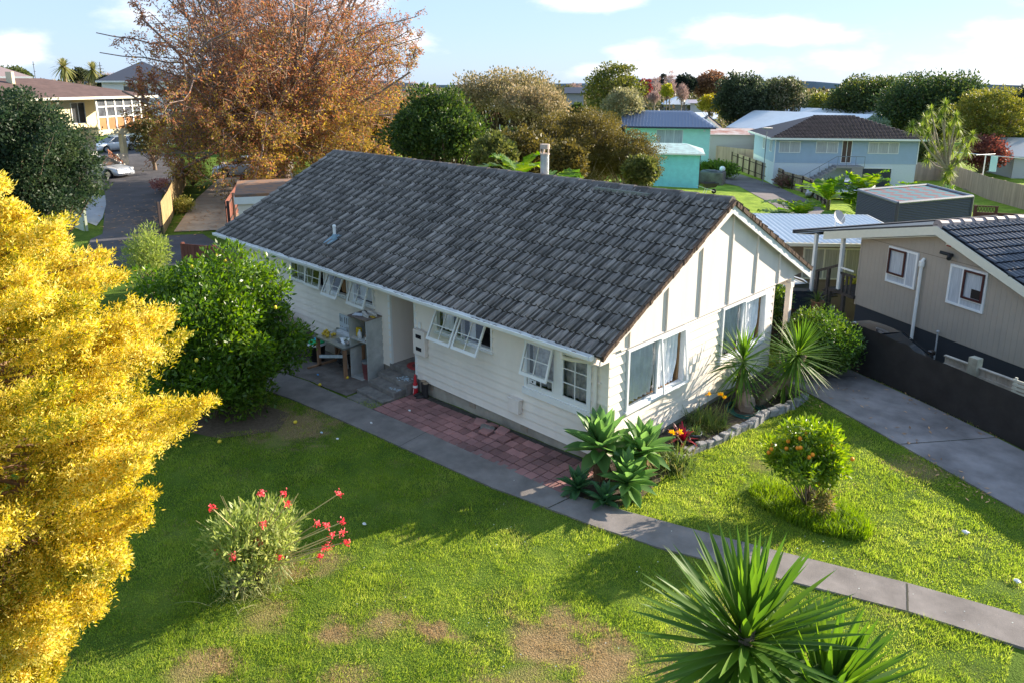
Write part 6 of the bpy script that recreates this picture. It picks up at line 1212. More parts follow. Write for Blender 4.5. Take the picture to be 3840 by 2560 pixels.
# turquoise house and its lean-to
tq = mat('turquoise_paint', (.46, .80, .68), .6, var=.06, scale=2); tq2 = mat('aqua_paint', (.27, .75, .80), .6, var=.10, scale=2); bsteel = mat('blue_steel_roof', (.13, .17, .26), .4, spec=.5)
q1 = base(2637, 80); q0 = base(2330, 80); dv = q1-q0; Lt = dv.length; ang = math.atan2(dv.y, dv.x)
HB = Bld('turquoise_house', 'turquoise weatherboard house with ribbed blue-grey metal roof', 'house', q0, ang, Lt, 7.5, z0=float(q1.z)); zE = hz(478, 2637, 80)-q1.z
HB.walls(tq, 0, zE, board=.2); zr_ = hz(415, 2500, 84)-q1.z; rb = MB(); o_ = .55; rr_ = zr_-zE
MB().add([(-o_, -o_, zE), (Lt+o_, -o_, zE), (Lt-1.9, 3.75, zE+rr_), (-o_, 3.75, zE+rr_), (Lt+o_, 8, zE), (-o_, 8, zE)], [(0, 1, 2, 3), (1, 4, 2), (3, 2, 4, 5), (5, 4, 1, 0)]).build('roof', bsteel, HB.t); x = -o_
while x < Lt+.4:
    f_ = 1.0 if x < Lt-1.9 else max(0, (Lt+o_-x)/(1.9+o_)); rb.prism([(x, -o_, zE+.005), (x+.05, -o_, zE+.005), (x+.05, -o_+f_*4.2, zE+.005+rr_*f_), (x, -o_+f_*4.2, zE+.005+rr_*f_)], (0, 0, .06)); x += .34
rb.build('roof_ribs', bsteel, HB.t); MB().box((-o_, -o_-.12, zE-.15), (Lt+o_, -o_-.001, zE+.02)).build('gutter', mat('navy_gutter', (.03, .04, .07), .5), HB.t); MB().box((-o_+.01, -o_, zE-.16), (Lt+o_-.02, 0, zE-.08)).build('soffit', white, HB.t)
HB.win(Lt-5.5, Lt-2.75, zE-2.1, zE-.3, 'f', white, 3, lab='big curtained window under the blue-grey roof'); o = HB.box('outside_light', (Lt-.7, -.2, zE-.45), (Lt-.5, -.04, zE-.3), white)
l1 = base(2606, 68); l0 = base(2420, 68); dv = l1-l0; Ll = dv.length; ang = math.atan2(dv.y, dv.x); zz0 = l1.z
LB = Bld('aqua_shed', 'aqua painted lean-to shed with pale iron roof below the turquoise house', 'shed', l0, ang, Ll, 5., z0=zz0); zE = hz(577, 2606, 68)-zz0; LB.walls(tq2, 0, zE, board=.19); zR = hz(535, 2560, 74)-zz0
MB().add([(-.3, -.35, zE), (Ll+.4, -.35, zE), (Ll-1.2, 5, zR), (-.3, 5, zR), (Ll+.4, 5.3, zE)], [(0, 1, 2, 3), (1, 4, 2)]).build('roof', mat('pale_aqua_iron', (.42, .60, .58), .6, col2=(.25, .30, .30), scale=2.2, detail=8), LB.t); MB().box((-.3, -.42, zE-.12), (Ll+.45, -.351, zE+.02)).build('gutter', alum, LB.t); MB().box((Ll, -.04, 0), (Ll+.05, .1, zE)).build('corner_board', mat('rust_brown', (.10, .05, .04), .8), LB.t)
LB.win(-.1, .75, .55, 1.45, 'f', mat('dark_red_frame', (.10, .02, .02), .6), 1, lab='dark small window of the aqua shed', curtain=False)

# pale blue house with brown tiled roof
pb = mat('pale_blue_boards', (.36, .46, .58), .65, var=.05, scale=2); brt = mat('brown_roof_tile', (.055, .040, .042), .55, var=.3, scale=2.5, isl=.3); wbase = mat('white_block', (.62, .67, .72), .7, var=.05)
T_ = 76.; q0 = base(2878, T_-1); q1 = base(3398, T_+3); dv = q1-q0; dv.z = 0; LBh = dv.length; ang = math.atan2(dv.y, dv.x); z_g = float(min(q0.z, q1.z))
PB = Bld('pale_blue_house', 'pale blue weatherboard house with dark brown tiled hip roof and garage below', 'house', q0, ang, LBh, 9.5, z0=z_g); zE = hz(518, 3140, T_+1)-z_g; zM = hz(612, 3140, T_+1)-z_g
PB.walls(pb, zM, zE, board=.17); PB.box('basement', (0.0, 0.0, -.8), (LBh, 9.5, zM-.01), wbase)
zR = hz(434, 3150, T_+5)-z_g
V = []; F = []
PB.hip(brt, zE, zR-zE, .6, gm=white)
# tile courses standing proud on the front slope
rbm = MB(); a_, b_2 = -.6, LBh+.6; hw = (9.5+1.2)/2; nC = 17
for j in range(nC):
    f0, f1 = j/nC, (j+1)/nC; xa, xb = a_+hw*f0, b_2-hw*f0; n_ = int((xb-xa)/.34)
    for i in range(n_):
        x = xa+(xb-xa)*i/n_; w_ = (xb-xa)/n_; y0, y1 = -.6+hw*f0, -.6+hw*f1; z0, z1 = zE+(zR-zE)*f0, zE+(zR-zE)*f1; rbm.add([(x+.02, y0, z0+.10), (x+w_*.5, y0, z0+.13), (x+w_-.02, y0, z0+.08), (x+w_-.02, y1, z1+.02), (x+.02, y1, z1+.02), (x+.02, y0, z0+.0), (x+w_-.02, y0, z0+.0)], [(0, 1, 2, 3, 4), (5, 6, 2, 1, 0)])
rbm.build('roof_tiles', brt, PB.t)
def upx(px): 
    d = ray(px, 600); c, s_ = math.cos(ang), math.sin(ang); ax, ay = CAM[0]-q0.x, CAM[1]-q0.y; lx, ly = ax*c+ay*s_, -ax*s_+ay*c; dx, dy = d[0]*c+d[1]*s_, -d[0]*s_+d[1]*c; return lx-dx*ly/dy
for (a, b_, n_, lab) in [(2917, 2997, 2, 'left upper window of the pale blue house'), (3055, 3138, 2, 'middle upper window of the pale blue house'), (3250, 3365, 3, 'wide right window of the pale blue house')]:
    PB.win(upx(a), upx(b_), zM+.55*(zE-zM)-.35, zE-.32, 'f', white, n_, lab=lab)
PB.win(upx(3152), upx(3190), zM+.05, zE-.2, 'f', white, 2, gm=mat('brown_door_glass', (.10, .06, .05), .4), lab='glazed brown door at the head of the steps')
g0, g1 = upx(3237), upx(3346); go = PB.box('garage_door', (g0, -.06, -.6), (g1, -.01, zM-.45), mat('dark_garage_door', (.045, .05, .065), .5))
PB.box('garage_frame', (g0-.1, -.05, zM-.45), (g1+.1, -.01, zM-.35), white)
x_ = upx(3185); m = MB(); m.box((x_-1.6, -1.5, zM-.3), (x_+.9, -.06, zM-.12)).box((x_-.2, -1.5, -.8), (x_+.8, -1.3, zM-.31))
for i in range(9): m.box((x_-1.6-.32*(i+1), -1.5, zM-.3-.2*(i+1)), (x_-1.6-.32*i, -.3, zM-.25-.2*i))
m.build('outside_steps', mat('step_grey', (.30, .28, .28), .8), PB.t); m = MB(); m.tube([(x_+.9, -1.5, zM+.8), (x_-1.6, -1.5, zM+.8), (x_-4.4, -1.5, zM-1.0), (x_-5.2, -1.5, zM-1.0)], .03, 5)  # steps in one plain grey
for i in range(8): u_ = x_+.9-.8*i; zz = zM+.8 if u_ > x_-1.6 else zM+.8-1.8*min(1, (x_-1.6-u_)/2.8); m.tube([(u_, -1.5, zz-1.0), (u_, -1.5, zz)], .02, 4)
m.build('handrail', mat('rail_grey', (.2, .22, .24), .5), PB.t)
PB.box('corner_board', (LBh-.02, -.06, zM), (LBh+.06, .0, zE), white); PB.box('corner_board', (-.06, -.06, zM), (.02, .0, zE), white)
PB.win(1.2, 2.2, zM+.9, zE-.3, 'l', white, 1, lab='small side window'); PB.win(4.2, 5.2, zM+.9, zE-.3, 'l', white, 1, lab='second side window')
ds = thing('satellite_dish', 'small satellite dish on a mast at the left end of the pale blue house', 'satellite dish', base(2842, T_-2)); hd = hz(485, 2842, T_-2)-ds.location.z; MB().tube([(0, 0, 0), (0, 0, hd-.2)], .04, 6).build('mast', mat('rail_grey', (.2, .2, .2), .5), ds); MB().lathe([(.01, 0), (.3, .03), (.5, .12), (.52, .14), (.3, .06), (.01, .03)], (0, 0, hd), 20, T(0, 0, 0)).build('dish', mat('dish_grey', (.42, .41, .40), .5), ds, smooth=True); ds.children[-1].rotation_euler = (0, 0, 0)
# low planting along the front of the pale blue house
for i, (px, lab) in enumerate([(2915, 'pink-tinged small shrub below the left window of the pale blue house'), (2975, 'low shrub by the vent grilles of the pale blue house'), (3095, 'dark low shrub at the foot of the outside steps'), (3175, 'dark round shrub beside the silver wagon bonnet')]):
    crown_tree('bush', lab, 'shrub', base(px, T_-3.5), 1.1, .9, .6, .5, lem if i else leafmat('pinkish_leaf', [(.10, .12, .05), (.3, .12, .12)], .3), 16, 60, .22, .5, .4, .04, seed=110+i, low=-1)
car('silver_wagon', 'silver wagon parked beside the pale blue house', base(3118, 67), ang+PI-.30, mat('silver_paint', (.46, .49, .54), .25, metal=.3, coat=.4), 4.8, 1.85, 'wagon', Hc=1.62)

# banana palms
ban = leafmat('banana_leaf', [(.04, .11, .015), (.10, .20, .02), (.28, .34, .05)], .5, .35, .4)
def banana(name, label, loc, stems, seed, L=1.9, n=7):
    R_ = np.random.default_rng(seed); t = thing(name, label, 'banana palm', loc, 0, None); st = MB(); Cs = []; As = []; Ls = []
    for (x, y, h_) in stems:
        st.tube([(x, y, -.2), (x, y, h_*.6), (x+.05, y, h_)], [.13, .10, .07], 8)
        for k in range(n): az = R_.uniform(0, 2*PI); el = R_.uniform(.35, 1.35); Cs.append((x, y, h_)); As.append((math.cos(az)*math.cos(el), math.sin(az)*math.cos(el), math.sin(el))); Ls.append(L*R_.uniform(.7, 1.1))
    st.build('stems', mat('banana_stem', (.20, .19, .08), .7, var=.3), t)
    # torn blades: strips hanging off the midrib
    P = []; F = []
    for c, a, L_ in zip(Cs, As, Ls):
        c = np.array(c); a = unit(np.array(a)); r = unit(np.cross(a, [0, 0, 1.])); ns = 16; prev = None
        for j in range(ns):
            t0, t1 = (j+.12)/ns, (j+1)/ns; 
            for sg in (-1, 1):
                q = []
                for tt in (t0, t1): 
                    p = c+a*L_*tt; p[2] -= .42*L_*tt**2.2; w_ = .30*L_*.85*math.sin(PI*min(1, tt*.93+.07))**.7*R_.uniform(.8, 1.1); e = p+r*sg*w_+a*.10*L_; e[2] -= .12*L_*R_.uniform(.2, 1.2)*tt; q += [p, e]
                o_ = len(P); P += [q[0], q[1], q[3], q[2]]; F.append((o_, o_+1, o_+2, o_+3))
    npmesh('leaves', np.array(P), np.array(F), ban, t); return t
b1 = base(3200, 44); banana('banana_palms', 'clump of banana palms with torn leaves in front of the silver wagon', b1, [(-2.4, -1.6, 1.9), (-1.4, -.6, 2.8), (0, .3, 3.3), (1.0, .6, 2.8), (1.9, 1.6, 2.9), (.5, -1.2, 2.3), (2.9, 2.0, 2.5), (-2.9, -1.9, 1.5)], 120, 2.5, 9)
b2 = base(2030, 24.5); banana('banana_palms', 'banana palms with big upright leaves rising behind the ridge and flue', b2, [(-.75, -.3, 4.0), (.6, .6, 3.4)], 121, 1.7, 6)
crown_tree('bush', 'red and white flowering hedge behind the banana palms', 'shrub', base(3420, 52), 1.8, 2.6, .9, .9, leafmat('reddish_mix', [(.10, .14, .04), (.30, .10, .07), (.5, .42, .36)], .3), 40, 90, .16, .6, .7, .06, seed=122, low=-.9)

# cabbage tree
cbl = leafmat('cabbage_leaf', [(.10, .17, .03), (.20, .27, .045), (.36, .38, .12)], .38, .5, .3)
def cabbage(name, label, px, t_, heads, seed, r_=.19):
    R_ = np.random.default_rng(seed); b_ = base(px, t_); t = thing(name, label, 'cabbage tree', b_); m = MB(); P = [Dp(hx, hy, t_+R_.uniform(-1.6, 1.6))-b_ for hx, hy in heads]; fk = Vector((0, 0, max(p.z for p in P)*.42)); m.tube([(0, 0, -.3), (.05, 0, fk.z*.5), fk], [r_*1.5, r_, r_*.85], 10)
    for p in P:
        s0 = fk if p.z > fk.z+.5 else Vector((0, 0, max(.3, p.z*.45))); md = s0.lerp(p, .5)+Vector((R_.normal(0, .15), R_.normal(0, .15), -.15)); m.tube([s0, md, p], [r_*.45, r_*.3, r_*.22], 6)
    m.build('trunk', palebark, t); C = []; A_ = []
    for p in P: c, a, u2 = rosette(tuple(p), 74, 1, -65, 85, R_); C.append(c); A_.append(a)
    C = np.concatenate(C); A_ = np.concatenate(A_); blades('crown', C, A_, R_.uniform(.55, .85, len(C)), .06, cbl, t, 3, .3); return t
cabbage('cabbage_tree', 'many-headed cabbage tree on the back lawn beside the long timber fence', 3515, 62, [(3490, 415), (3545, 395), (3585, 440), (3455, 480), (3500, 465), (3560, 480), (3420, 465+10), (3595, 480), (3610, 540), (3480, 500), (3540, 540), (3645, 510), (3520, 575), (3625, 560), (3480, 595), (3590, 600), (3560, 640), (3500, 550), (3570, 560), (3470, 445), (3530, 430)], 130, .22)
cabbage('cabbage_tree', 'short young cabbage tree at the foot of the big one', 3535, 60.5, [(3545, 665), (3565, 640), (3555, 690)], 131, .13)

# right edge: grey weatherboard cottage, clothesline
q0 = base(3755, 92); gcot = Bld('grey_cottage', 'small pale grey weatherboard cottage at the right edge', 'cottage', q0, YAW-PI/2-.15, 9, 6); zE = hz(582, 3780, 92)-q0.z; gcot.walls(mat('pale_grey_boards', (.50, .50, .49), .7), -.3, zE, board=.2); gcot.gable(mat('grey_iron', (.45, .47, .50), .5), zE, 1.5, .4, 'x', wm=white); gcot.win(1.9, 2.5, zE-1.7, zE-.7, 'f', white, 1, curtain=False, lab='small dark window')
cln = thing('clothesline', 'clothesline with a pale blue towel beyond the long timber fence', 'clothesline', base(3648, 80)); zc = hz(578, 3648, 80)-cln.location.z; MB().tube([(0, 0, 0), (0, 0, zc)], .05, 6).tube([(-3.2, .6, zc), (3.2, -.6, zc-.1)], .03, 4).tube([(-.5, -1.2, zc), (.5, 1.2, zc)], .03, 4).build('frame', alum, cln)
tw_ = MB().box((.45, -.1, zc-1.5), (1.0, -.08, zc-.1)).build('towel', mat('sky_towel', (.40, .68, .72), .9), None, loc=cln.location); tag(tw_, 'pale blue towel hanging on the clothesline', 'towel')
# ================================================================== left-hand side
# garage roof just behind the house end
T2 = 33.; a = base(905, T2); b_ = base(1120, T2); dv = b_-a; ga2 = math.atan2(dv.y, dv.x)
GB = Bld('garage', 'small flat-roofed garage with white fascia and fallen leaves, behind the house end', 'garage', a, ga2, dv.length, 4.5, z0=a.z); zE = hz(765, 907, T2)-a.z
GB.walls(cream, -.3, zE, board=.2); GB.box('fascia', (-.15, -.15, zE), (dv.length+.1, 4.6, zE+.30), white); GB.box('roof', (-.12, -.12, zE+.301), (dv.length+.08, 4.58, zE+.42), mat('leaf_covered_roof', (.35, .17, .08), .95, col2=(.14, .12, .11), scale=3))
# dark red-brown fence running off the left end of the house
redf = mat('red_brown_fence', (.20, .075, .055), .85, var=.25, scale=2, stretch=(3, 3, .4), isl=.12)
fence('red_brown_fence', 'dark red-brown paling fence behind the lemon tree', [Vector((-14.2, .2, .04)), Vector((-15.0, .3, .04)), Vector((-17.3, .45, .04)), Vector((-18.6, -.1, .04))], [1.75, 1.7, 1.6, 1.58], redf, redf, .15, posts=2.4, side=-1)
fence('red_brown_fence', 'short dark fence stub behind the house end, by the tan concrete yard', [G(855, 872), G(892, 800), G(915, 745)], 1.5, redf, fdk, .15, posts=2.4, side=-1)
# leaning timber fence between the two driveways
sunf = mat('sun_dappled_paling', (.44, .31, .15), .9, col2=(.22, .17, .08), scale=3, stretch=(3, 3, .5), isl=.15)  # sunlit tone with leaf shade mottled into the board colour
fence('timber_fence', 'old timber fence, leaf shade coloured in, between the asphalt and tan driveways', [G(614, 880), G(640, 832), G(668, 765), G(698, 690)], [1.55, 1.6, 1.7, 1.8], sunf, fdk, .15, posts=2.6, side=1)
ivy = leafmat('ivy_leaf', [(.10, .14, .03), (.26, .26, .05), (.42, .34, .14)], .4)
crown_tree('creeper', 'sprawling creeper of tangled stems along the far end of the timber fence', 'climbing plant', G(725, 700), 1.7, 1.5, .95, .85, ivy, 34, 70, .14, .4, .5, .05, seed=140, low=-.9)
crown_tree('bush', 'light green shrub growing along the tan driveway edge', 'shrub', G(690, 800), .9, .9, .45, .45, ivy, 24, 70, .13, .4, .35, .03, seed=141, low=-.9)
crown_tree('bush', 'small reddish shrub against the asphalt side of the timber fence', 'shrub', G(608, 722), .8, .9, .5, .45, leafmat('red_shrub', [(.20, .08, .07), (.34, .14, .12), (.4, .25, .2)], .3), 18, 60, .13, .4, .3, .03, seed=142, low=-.9)
pgf = mat('pale_green_post', (.50, .54, .40), .85, var=.2)
fence('pale_fence', 'weathered pale green fence end under the dark tree', [G(250, 842), G(318, 868)], [1.5, 1.5], pgf, pgf, .2, posts=1.5)
t = thing('fence_post', 'tall pale yellow post at the edge of the asphalt beside the silver hatchback', 'post', G(381, 718)); MB().box((-.1, -.1, -.2), (.1, .1, 1.75)).box((-.35, -.04, -.1), (-.101, .02, 1.5)).build('post', mat('cream_post', (.62, .60, .36), .8), t)
# cream two-storey house
cr2 = mat('cream_stucco', (.66, .60, .40), .8, var=.05); rdt = mat('maroon_roof_tile', (.12, .075, .065), .8, var=.25, scale=2, isl=.2); T3 = 66.
q0 = base(150, T3-4); q1 = base(545, T3+2); dv = q1-q0; dv.z = 0; ang = math.atan2(dv.y, dv.x); Lh = dv.length
TH = Bld('two_storey_house', 'cream two-storey house with glazed upper balcony at the left', 'house', q0, ang, Lh, 9, z0=.04); zE = hz(362, 460, T3)-.04; zF = hz(482, 460, T3)-.04
TH.box('upper_wall', (-6, 0, zF), (Lh*.45, 9, zE), cr2); TH.box('lower_wall', (-6, 1.8, -.2), (Lh*.45, 9, zF-.01), cr2); TH.box('upper_wall', (Lh*.45+.01, 3.2, zF), (Lh, 9, zE), cr2)
def tx(px):
    d = ray(px, 600); c, s_ = math.cos(ang), math.sin(ang); ax, ay = CAM[0]-q0.x, CAM[1]-q0.y; lx, ly = ax*c+ay*s_, -ax*s_+ay*c; dx, dy = d[0]*c+d[1]*s_, -d[0]*s_+d[1]*c; return lx-dx*ly/dy
g0, g1 = tx(352), tx(545); TH.box('balcony_floor', (g0-.1, -1.0, zF-.45), (g1, 3.2, zF), cr2)
wf = MB(); k = 6
for i in range(k+1): x = g0+(g1-g0)*i/k; wf.box((x-.06, -1.0, zF), (x+.06, -.9, zE-.1))
for zz in (zF+.95, zE-.75, zE-.12): wf.box((g0, -.98, zz-.05), (g1, -.92, zz+.05))
wf = wf.build('balcony_frame', white, TH.t); MB().box((g0+.06, -.955, zF), (g1-.06, -.94, zF+.9)).build('balcony_panel', mat('amber_panel', (.42, .20, .08), .4, var=.2, scale=1.5), wf); MB().box((g0+.06, -.955, zF+1.0), (g1-.06, -.94, zE-.15)).build('balcony_glass', mat('balcony_glass', (.20, .23, .26), .12, col2=(.05, .05, .06), scale=1.1, spec=.8), wf)
TH.box('garage_door', (g0+.3, 1.75, .0), (tx(430), 1.8, zF-.5), white); TH.box('pillar', (tx(433), -1.0, -.2), (tx(447), -.6, zF-.45), cr2); TH.box('side_wall', (tx(368), -1.2, -.2), (tx(440), -1.05, 1.5), mat('stained_white', (.68, .64, .55), .8, var=.25, scale=4))
TH.hip(rdt, zE, 1.35, .9, gm=crm, x0=-6, x1=g1-.2, y0=-.4); TH.box('chimney', (tx(188), 2.6, zE+.6), (tx(198), 3.2, zE+1.8), cr2)
TH.win(tx(290), tx(342), zF+.5, zE-.4, 'f', white, 2, lab='upper window left of the balcony', curtain=False)
m = MB(); m.prism([(tx(350), -1.6, 1.9), (tx(350), -1.6, 2.02), (tx(402), -1.6, .95), (tx(402), -1.6, .83)], (0, .08, 0))
for i in range(9): x = tx(352+6*i); zz = 1.9-1.05*(i*6)/50; m.box((x, -1.58, zz-1.0), (x+.06, -1.54, zz))
m.build('stair_rail', mat('red_brown_rail', (.28, .12, .07), .8), TH.t)
car('silver_hatchback', 'silver hatchback half hidden by the dark tree at the top of the asphalt', G(388, 664), math.radians(-10)+YAW-PI/2-.1, mat('silver_paint', (.46, .49, .54), .25, metal=.3, coat=.4), 4.4, 1.8, 'hatch', Hc=1.5)
car('white_car', 'white car parked under the two-storey house', base(470, 86), YAW+PI-.5, mat('white_car_paint', (.72, .74, .76), .25, coat=.4), 4.4, 1.8, 'hatch', Hc=1.5)
car('pale_parked_car', 'pale blue-white car glimpsed behind the trunk of the autumn tree', G(915, 660), YAW+PI/2+.3, mat('pale_blue_paint_car', (.52, .60, .70), .25, coat=.4), 4.4, 1.8, 'hatch', Hc=1.5)
# other roofs on the left skyline
q = base(455, 92); d2 = base(650, 92)-q; b3 = Bld('dark_roof_house', 'white house with dark hip roof behind the autumn tree', 'house', q, math.atan2(d2.y, d2.x), d2.length+3, 10, z0=.04); z_ = hz(306, 500, 92); b3.walls(white, 0, z_, board=.3); b3.hip(mat('slate_roof', (.05, .055, .075), .5), z_, 2.2, .5, gm=white); b3.win(2, 4.5, z_-1.8, z_-.5, 'f', white, 2, lab='upper window of the white dark-roofed house', curtain=False)
q = base(-20, 95); d2 = base(190, 95)-q; b3 = Bld('far_villa', 'distant pale house with low roof on the left skyline', 'house', q, math.atan2(d2.y, d2.x), d2.length, 10, z0=.04); z_ = hz(290, 80, 95); b3.walls(white, 0, z_, board=.3); b3.hip(mat('pink_grey_roof', (.32, .24, .23), .7), z_, 1.2, .5, gm=white)
an = thing('antenna', 'thin television mast on the left skyline', 'antenna', base(222, 90)); zz = hz(232, 222, 90)-.04; MB().tube([(0, 0, 0), (0, 0, zz)], .04, 5).tube([(-.4, 0, zz-.3), (.4, 0, zz-.3)], .02, 4).tube([(-.3, 0, zz-1.0), (.5, 0, zz-1.0)], .02, 4).build('mast', mat('rail_grey', (.2, .2, .2), .5), an)

# houses in the middle distance
def fhouse(label, px0, px1, t_, eave, ridge_, wm, rm_, depth_=8, axis='x', wins=(), board=.22, rot=0, over=.5, name='house', hip=False, ribs=0, t1=None, bmx=None):
    a, b_ = base(px0, t_), base(px1, t1 or t_); dv = b_-a; z0 = min(a.z, b_.z); B = Bld(name, label, 'house', a, math.atan2(dv.y, dv.x)+rot, math.hypot(dv.x, dv.y), depth_, z0=z0); ze = hz(eave, (px0+px1)/2, t_)-z0; zr = hz(ridge_, (px0+px1)/2, t_+depth_/2)-z0
    B.walls(wm, -.3, ze, board=board); (B.hip(rm_, ze, zr-ze, over, gm=white) if hip else B.gable(rm_, ze, zr-ze, over, axis, wm=wm, ribs=ribs, bm=bmx))
    for i, (a_, b2_, z1_, z2_) in enumerate(wins): B.win(B.L*a_, B.L*b2_, ze*z1_, ze*z2_, 'f', white, 2, lab='%s window' % ['first', 'second', 'third'][i], curtain=False)
    return B
iron = mat('white_iron_roof', (.70, .74, .78), .4, var=.06, scale=.8, spec=.5)
fhouse('small white house with dark roof and porch behind the grey fence', 2585, 2665, 98, 478, 440, white, mat('dark_grey_roof', (.07, .06, .06), .6), 9, 'y', [(.15, .35, .35, .75), (.6, .8, .35, .75)], name='white_house', bmx=white, over=.6)
cobalt = mat('cobalt_wall', (.02, .14, .52), .6)
fhouse('bright blue house under a broad white iron roof', 2720, 3120, 104, 478, 418, cobalt, iron, 12, 'x', [(.18, .28, .3, .8), (.5, .6, .3, .8)], name='blue_house', over=.7, t1=97)
fhouse('white-roofed wing with a blue gable end behind the pale blue house', 2840, 3150, 118, 455, 405, cobalt, iron, 12, 'x', [], name='white_roofed_house', over=.7, t1=110)
rusty = mat('rusty_iron', (.52, .50, .48), .6, col2=(.30, .09, .05), scale=.7, detail=8)
R_ = random.Random(8)
for i, (px, t_, w_, lab) in enumerate([(2640, 93, 5.5, 'rusty-edged white shed roof nearest the white house'), (2740, 95, 6, 'rust-streaked low shed roof in front of the blue house'), (2815, 92, 5, 'low shed roof with red rust by the grey fence'), (2870, 97, 6, 'patchy iron lean-to roof beside the satellite dish')]):
    q = base(px, t_); B = Bld('junk_shed', lab, 'shed', q, YAW-PI/2+R_.uniform(-.2, .2), w_, 4); ze = hz(512, px, t_)-q.z+R_.uniform(-.1, .2); B.walls(mat('shed_wall_grey', (.45, .43, .42), .8), -.2, ze, board=.4); MB().prism([(-.2, -.3, ze), (w_+.2, -.3, ze), (w_+.2, 4.2, ze+.5), (-.2, 4.2, ze+.5)], (0, 0, .06)).build('roof', rusty, B.t)
fhouse('white shed with pale roof under the big dark tree', 2588, 2650, 125, 445, 424, white, iron, 8, 'x', [], name='pale_roof_house')
fhouse('grey-roofed cottage among the trees left of the tall gum', 2115, 2175, 150, 350, 330, mat('grey_wall', (.3, .3, .33), .8), mat('slate_roof', (.05, .055, .075), .5), 8, 'x', [], name='cottage')
fhouse('white house with orange roof glimpsed through the tan-flowered tree', 1860, 1930, 80, 440, 425, white, mat('orange_roof', (.4, .16, .08), .8), 8, 'x', [], name='white_house')
fhouse('long white building on the right skyline', 3790, 3990, 150, 492, 478, white, iron, 9, 'x', [], name='white_building')
fhouse('low white house between dark pines on the right', 3740, 3790, 170, 412, 402, white, iron, 9, 'x', [], name='white_house')
fhouse('lavender-roofed house beyond the bare trees', 2560, 2610, 170, 388, 376, mat('lavender_wall', (.5, .48, .55), .8), mat('lavender_roof', (.34, .32, .38), .7), 9, 'x', [], name='house')
fhouse('white house behind the autumn tree trunk', 1130, 1260, 110, 470, 440, white, iron, 9, 'x', [], name='white_house')

# ================================================================== trees
def bgtree(label, x0, x1, ytop, t_, cols, name='tree', cat='tree', ybot=None, nclump=60, nleaf=140, leaf=None, seed=1, trunk=None, fill=.4, bm=None, lw=.55, rcf=.26, low=-.8, rdepth=None, up=.3, trans=.35, flat=1., shape=None, tilt=0, D2=True):
    if D2: x0, x1, ytop = x0/.6125, x1/.6125, ytop/.6125; ybot = ybot/.6125 if ybot else None
    px = (x0+x1)/2; b_ = base(px, t_); dp = depth(px, t_); rx = (x1-x0)/2*dp/FOC*1.24/ math.cos(math.atan2(px-1920, FOC))**.5; top = hz(ytop, px, t_)-b_.z; bot = (hz(ybot, px, t_)-b_.z) if ybot else top*.12; rz_ = (top-bot)/2*1.13; leaf = leaf or max(.12, t_*.0042)
    return crown_tree(name, label, cat, b_, top, rx, (top+bot)/2, rz_, leafmat('leaf_'+str(abs(hash(str(cols))) % 99991), cols, trans), int(nclump*1.15), nleaf, leaf, lw, rx*rcf, trunk or max(.15, rx*.06), bm, seed=seed, low=low, fill=fill, up=up, ry=rdepth or rx, flat=flat, shape=shape, tilt=tilt)
dkg = [(.018, .035, .014), (.035, .060, .022), (.070, .10, .035)]
bgtree('large dark green tree at the left, above the golden conifer', -95, 216, 172, 29, [(.016, .034, .018), (.030, .058, .026), (.08, .11, .045)], 'dark_tree', ybot=580, nclump=260, nleaf=260, leaf=.11, seed=200, rcf=.17, fill=.3, trunk=.2, shape=lambda d: 1+.14*np.sin(d[:, 2]*7+d[:, 0]*5)+.08*np.sin(d[:, 1]*9))
bgtree('big dark glossy magnolia-like tree behind the house ridge', 888, 1132, 182, 36, [(.018, .040, .012), (.045, .085, .018), (.13, .17, .03)], 'dark_tree', ybot=420, nclump=170, nleaf=200, leaf=.17, seed=201, rcf=.20, low=-.9, trunk=.25, shape=lambda d: 1-.25*np.abs(d[:, 2])*(np.hypot(d[:, 0], d[:, 1]) > .5))
bgtree('broad tan and olive flowering tree with a flat dome', 1020, 1302, 157, 62, [(.09, .10, .035), (.22, .19, .09), (.46, .36, .22)], 'tan_tree', ybot=300, nclump=150, nleaf=150, leaf=.22, seed=202, rcf=.17, low=-.5, bm=darkbark)
bgtree('second tan-flowered tree crown low in front of the domed one', 1130, 1300, 190, 55, [(.08, .085, .035), (.22, .18, .09), (.48, .38, .24)], 'tan_tree', ybot=300, nclump=70, nleaf=130, leaf=.2, seed=203, rcf=.2, bm=darkbark)
kan = [(.055, .05, .014), (.105, .09, .024), (.20, .16, .04)]
bgtree('olive-brown fine-leaved tree leaning to the right behind the ridge', 1205, 1450, 222, 40, kan, 'olive_tree', ybot=450, nclump=230, nleaf=300, leaf=.11, lw=.35, seed=204, rcf=.19, fill=.5, bm=palebark, flat=.6, low=-.85)
bgtree('lower right boughs of an olive tree reaching over the aqua shed', 1360, 1520, 285, 39, kan, 'olive_tree', ybot=445, nclump=100, nleaf=260, leaf=.11, lw=.35, seed=205, rcf=.22, bm=palebark, flat=.55, low=-.8)
bgtree('shadowy left side crown of the olive-brown trees behind the flue', 1185, 1320, 255, 38, kan, 'olive_tree', ybot=450, nclump=110, nleaf=240, leaf=.11, lw=.35, seed=256, rcf=.22, bm=palebark, flat=.6)
bgtree('dark undergrowth tree filling the gap right of the glossy dark tree', 1110, 1240, 290, 42, [(.02, .04, .015), (.045, .07, .02), (.08, .11, .03)], 'dark_tree', ybot=430, nclump=60, nleaf=150, leaf=.2, seed=206, rcf=.25)
bgtree('tall layered tree rising above the skyline right of the domed tree', 1325, 1468, 132, 88, [(.05, .07, .02), (.11, .13, .025), (.26, .24, .05)], 'tall_tree', ybot=290, nclump=80, nleaf=120, leaf=.3, seed=207, rcf=.20, fill=.25, low=-.6, bm=palebark, flat=.6)
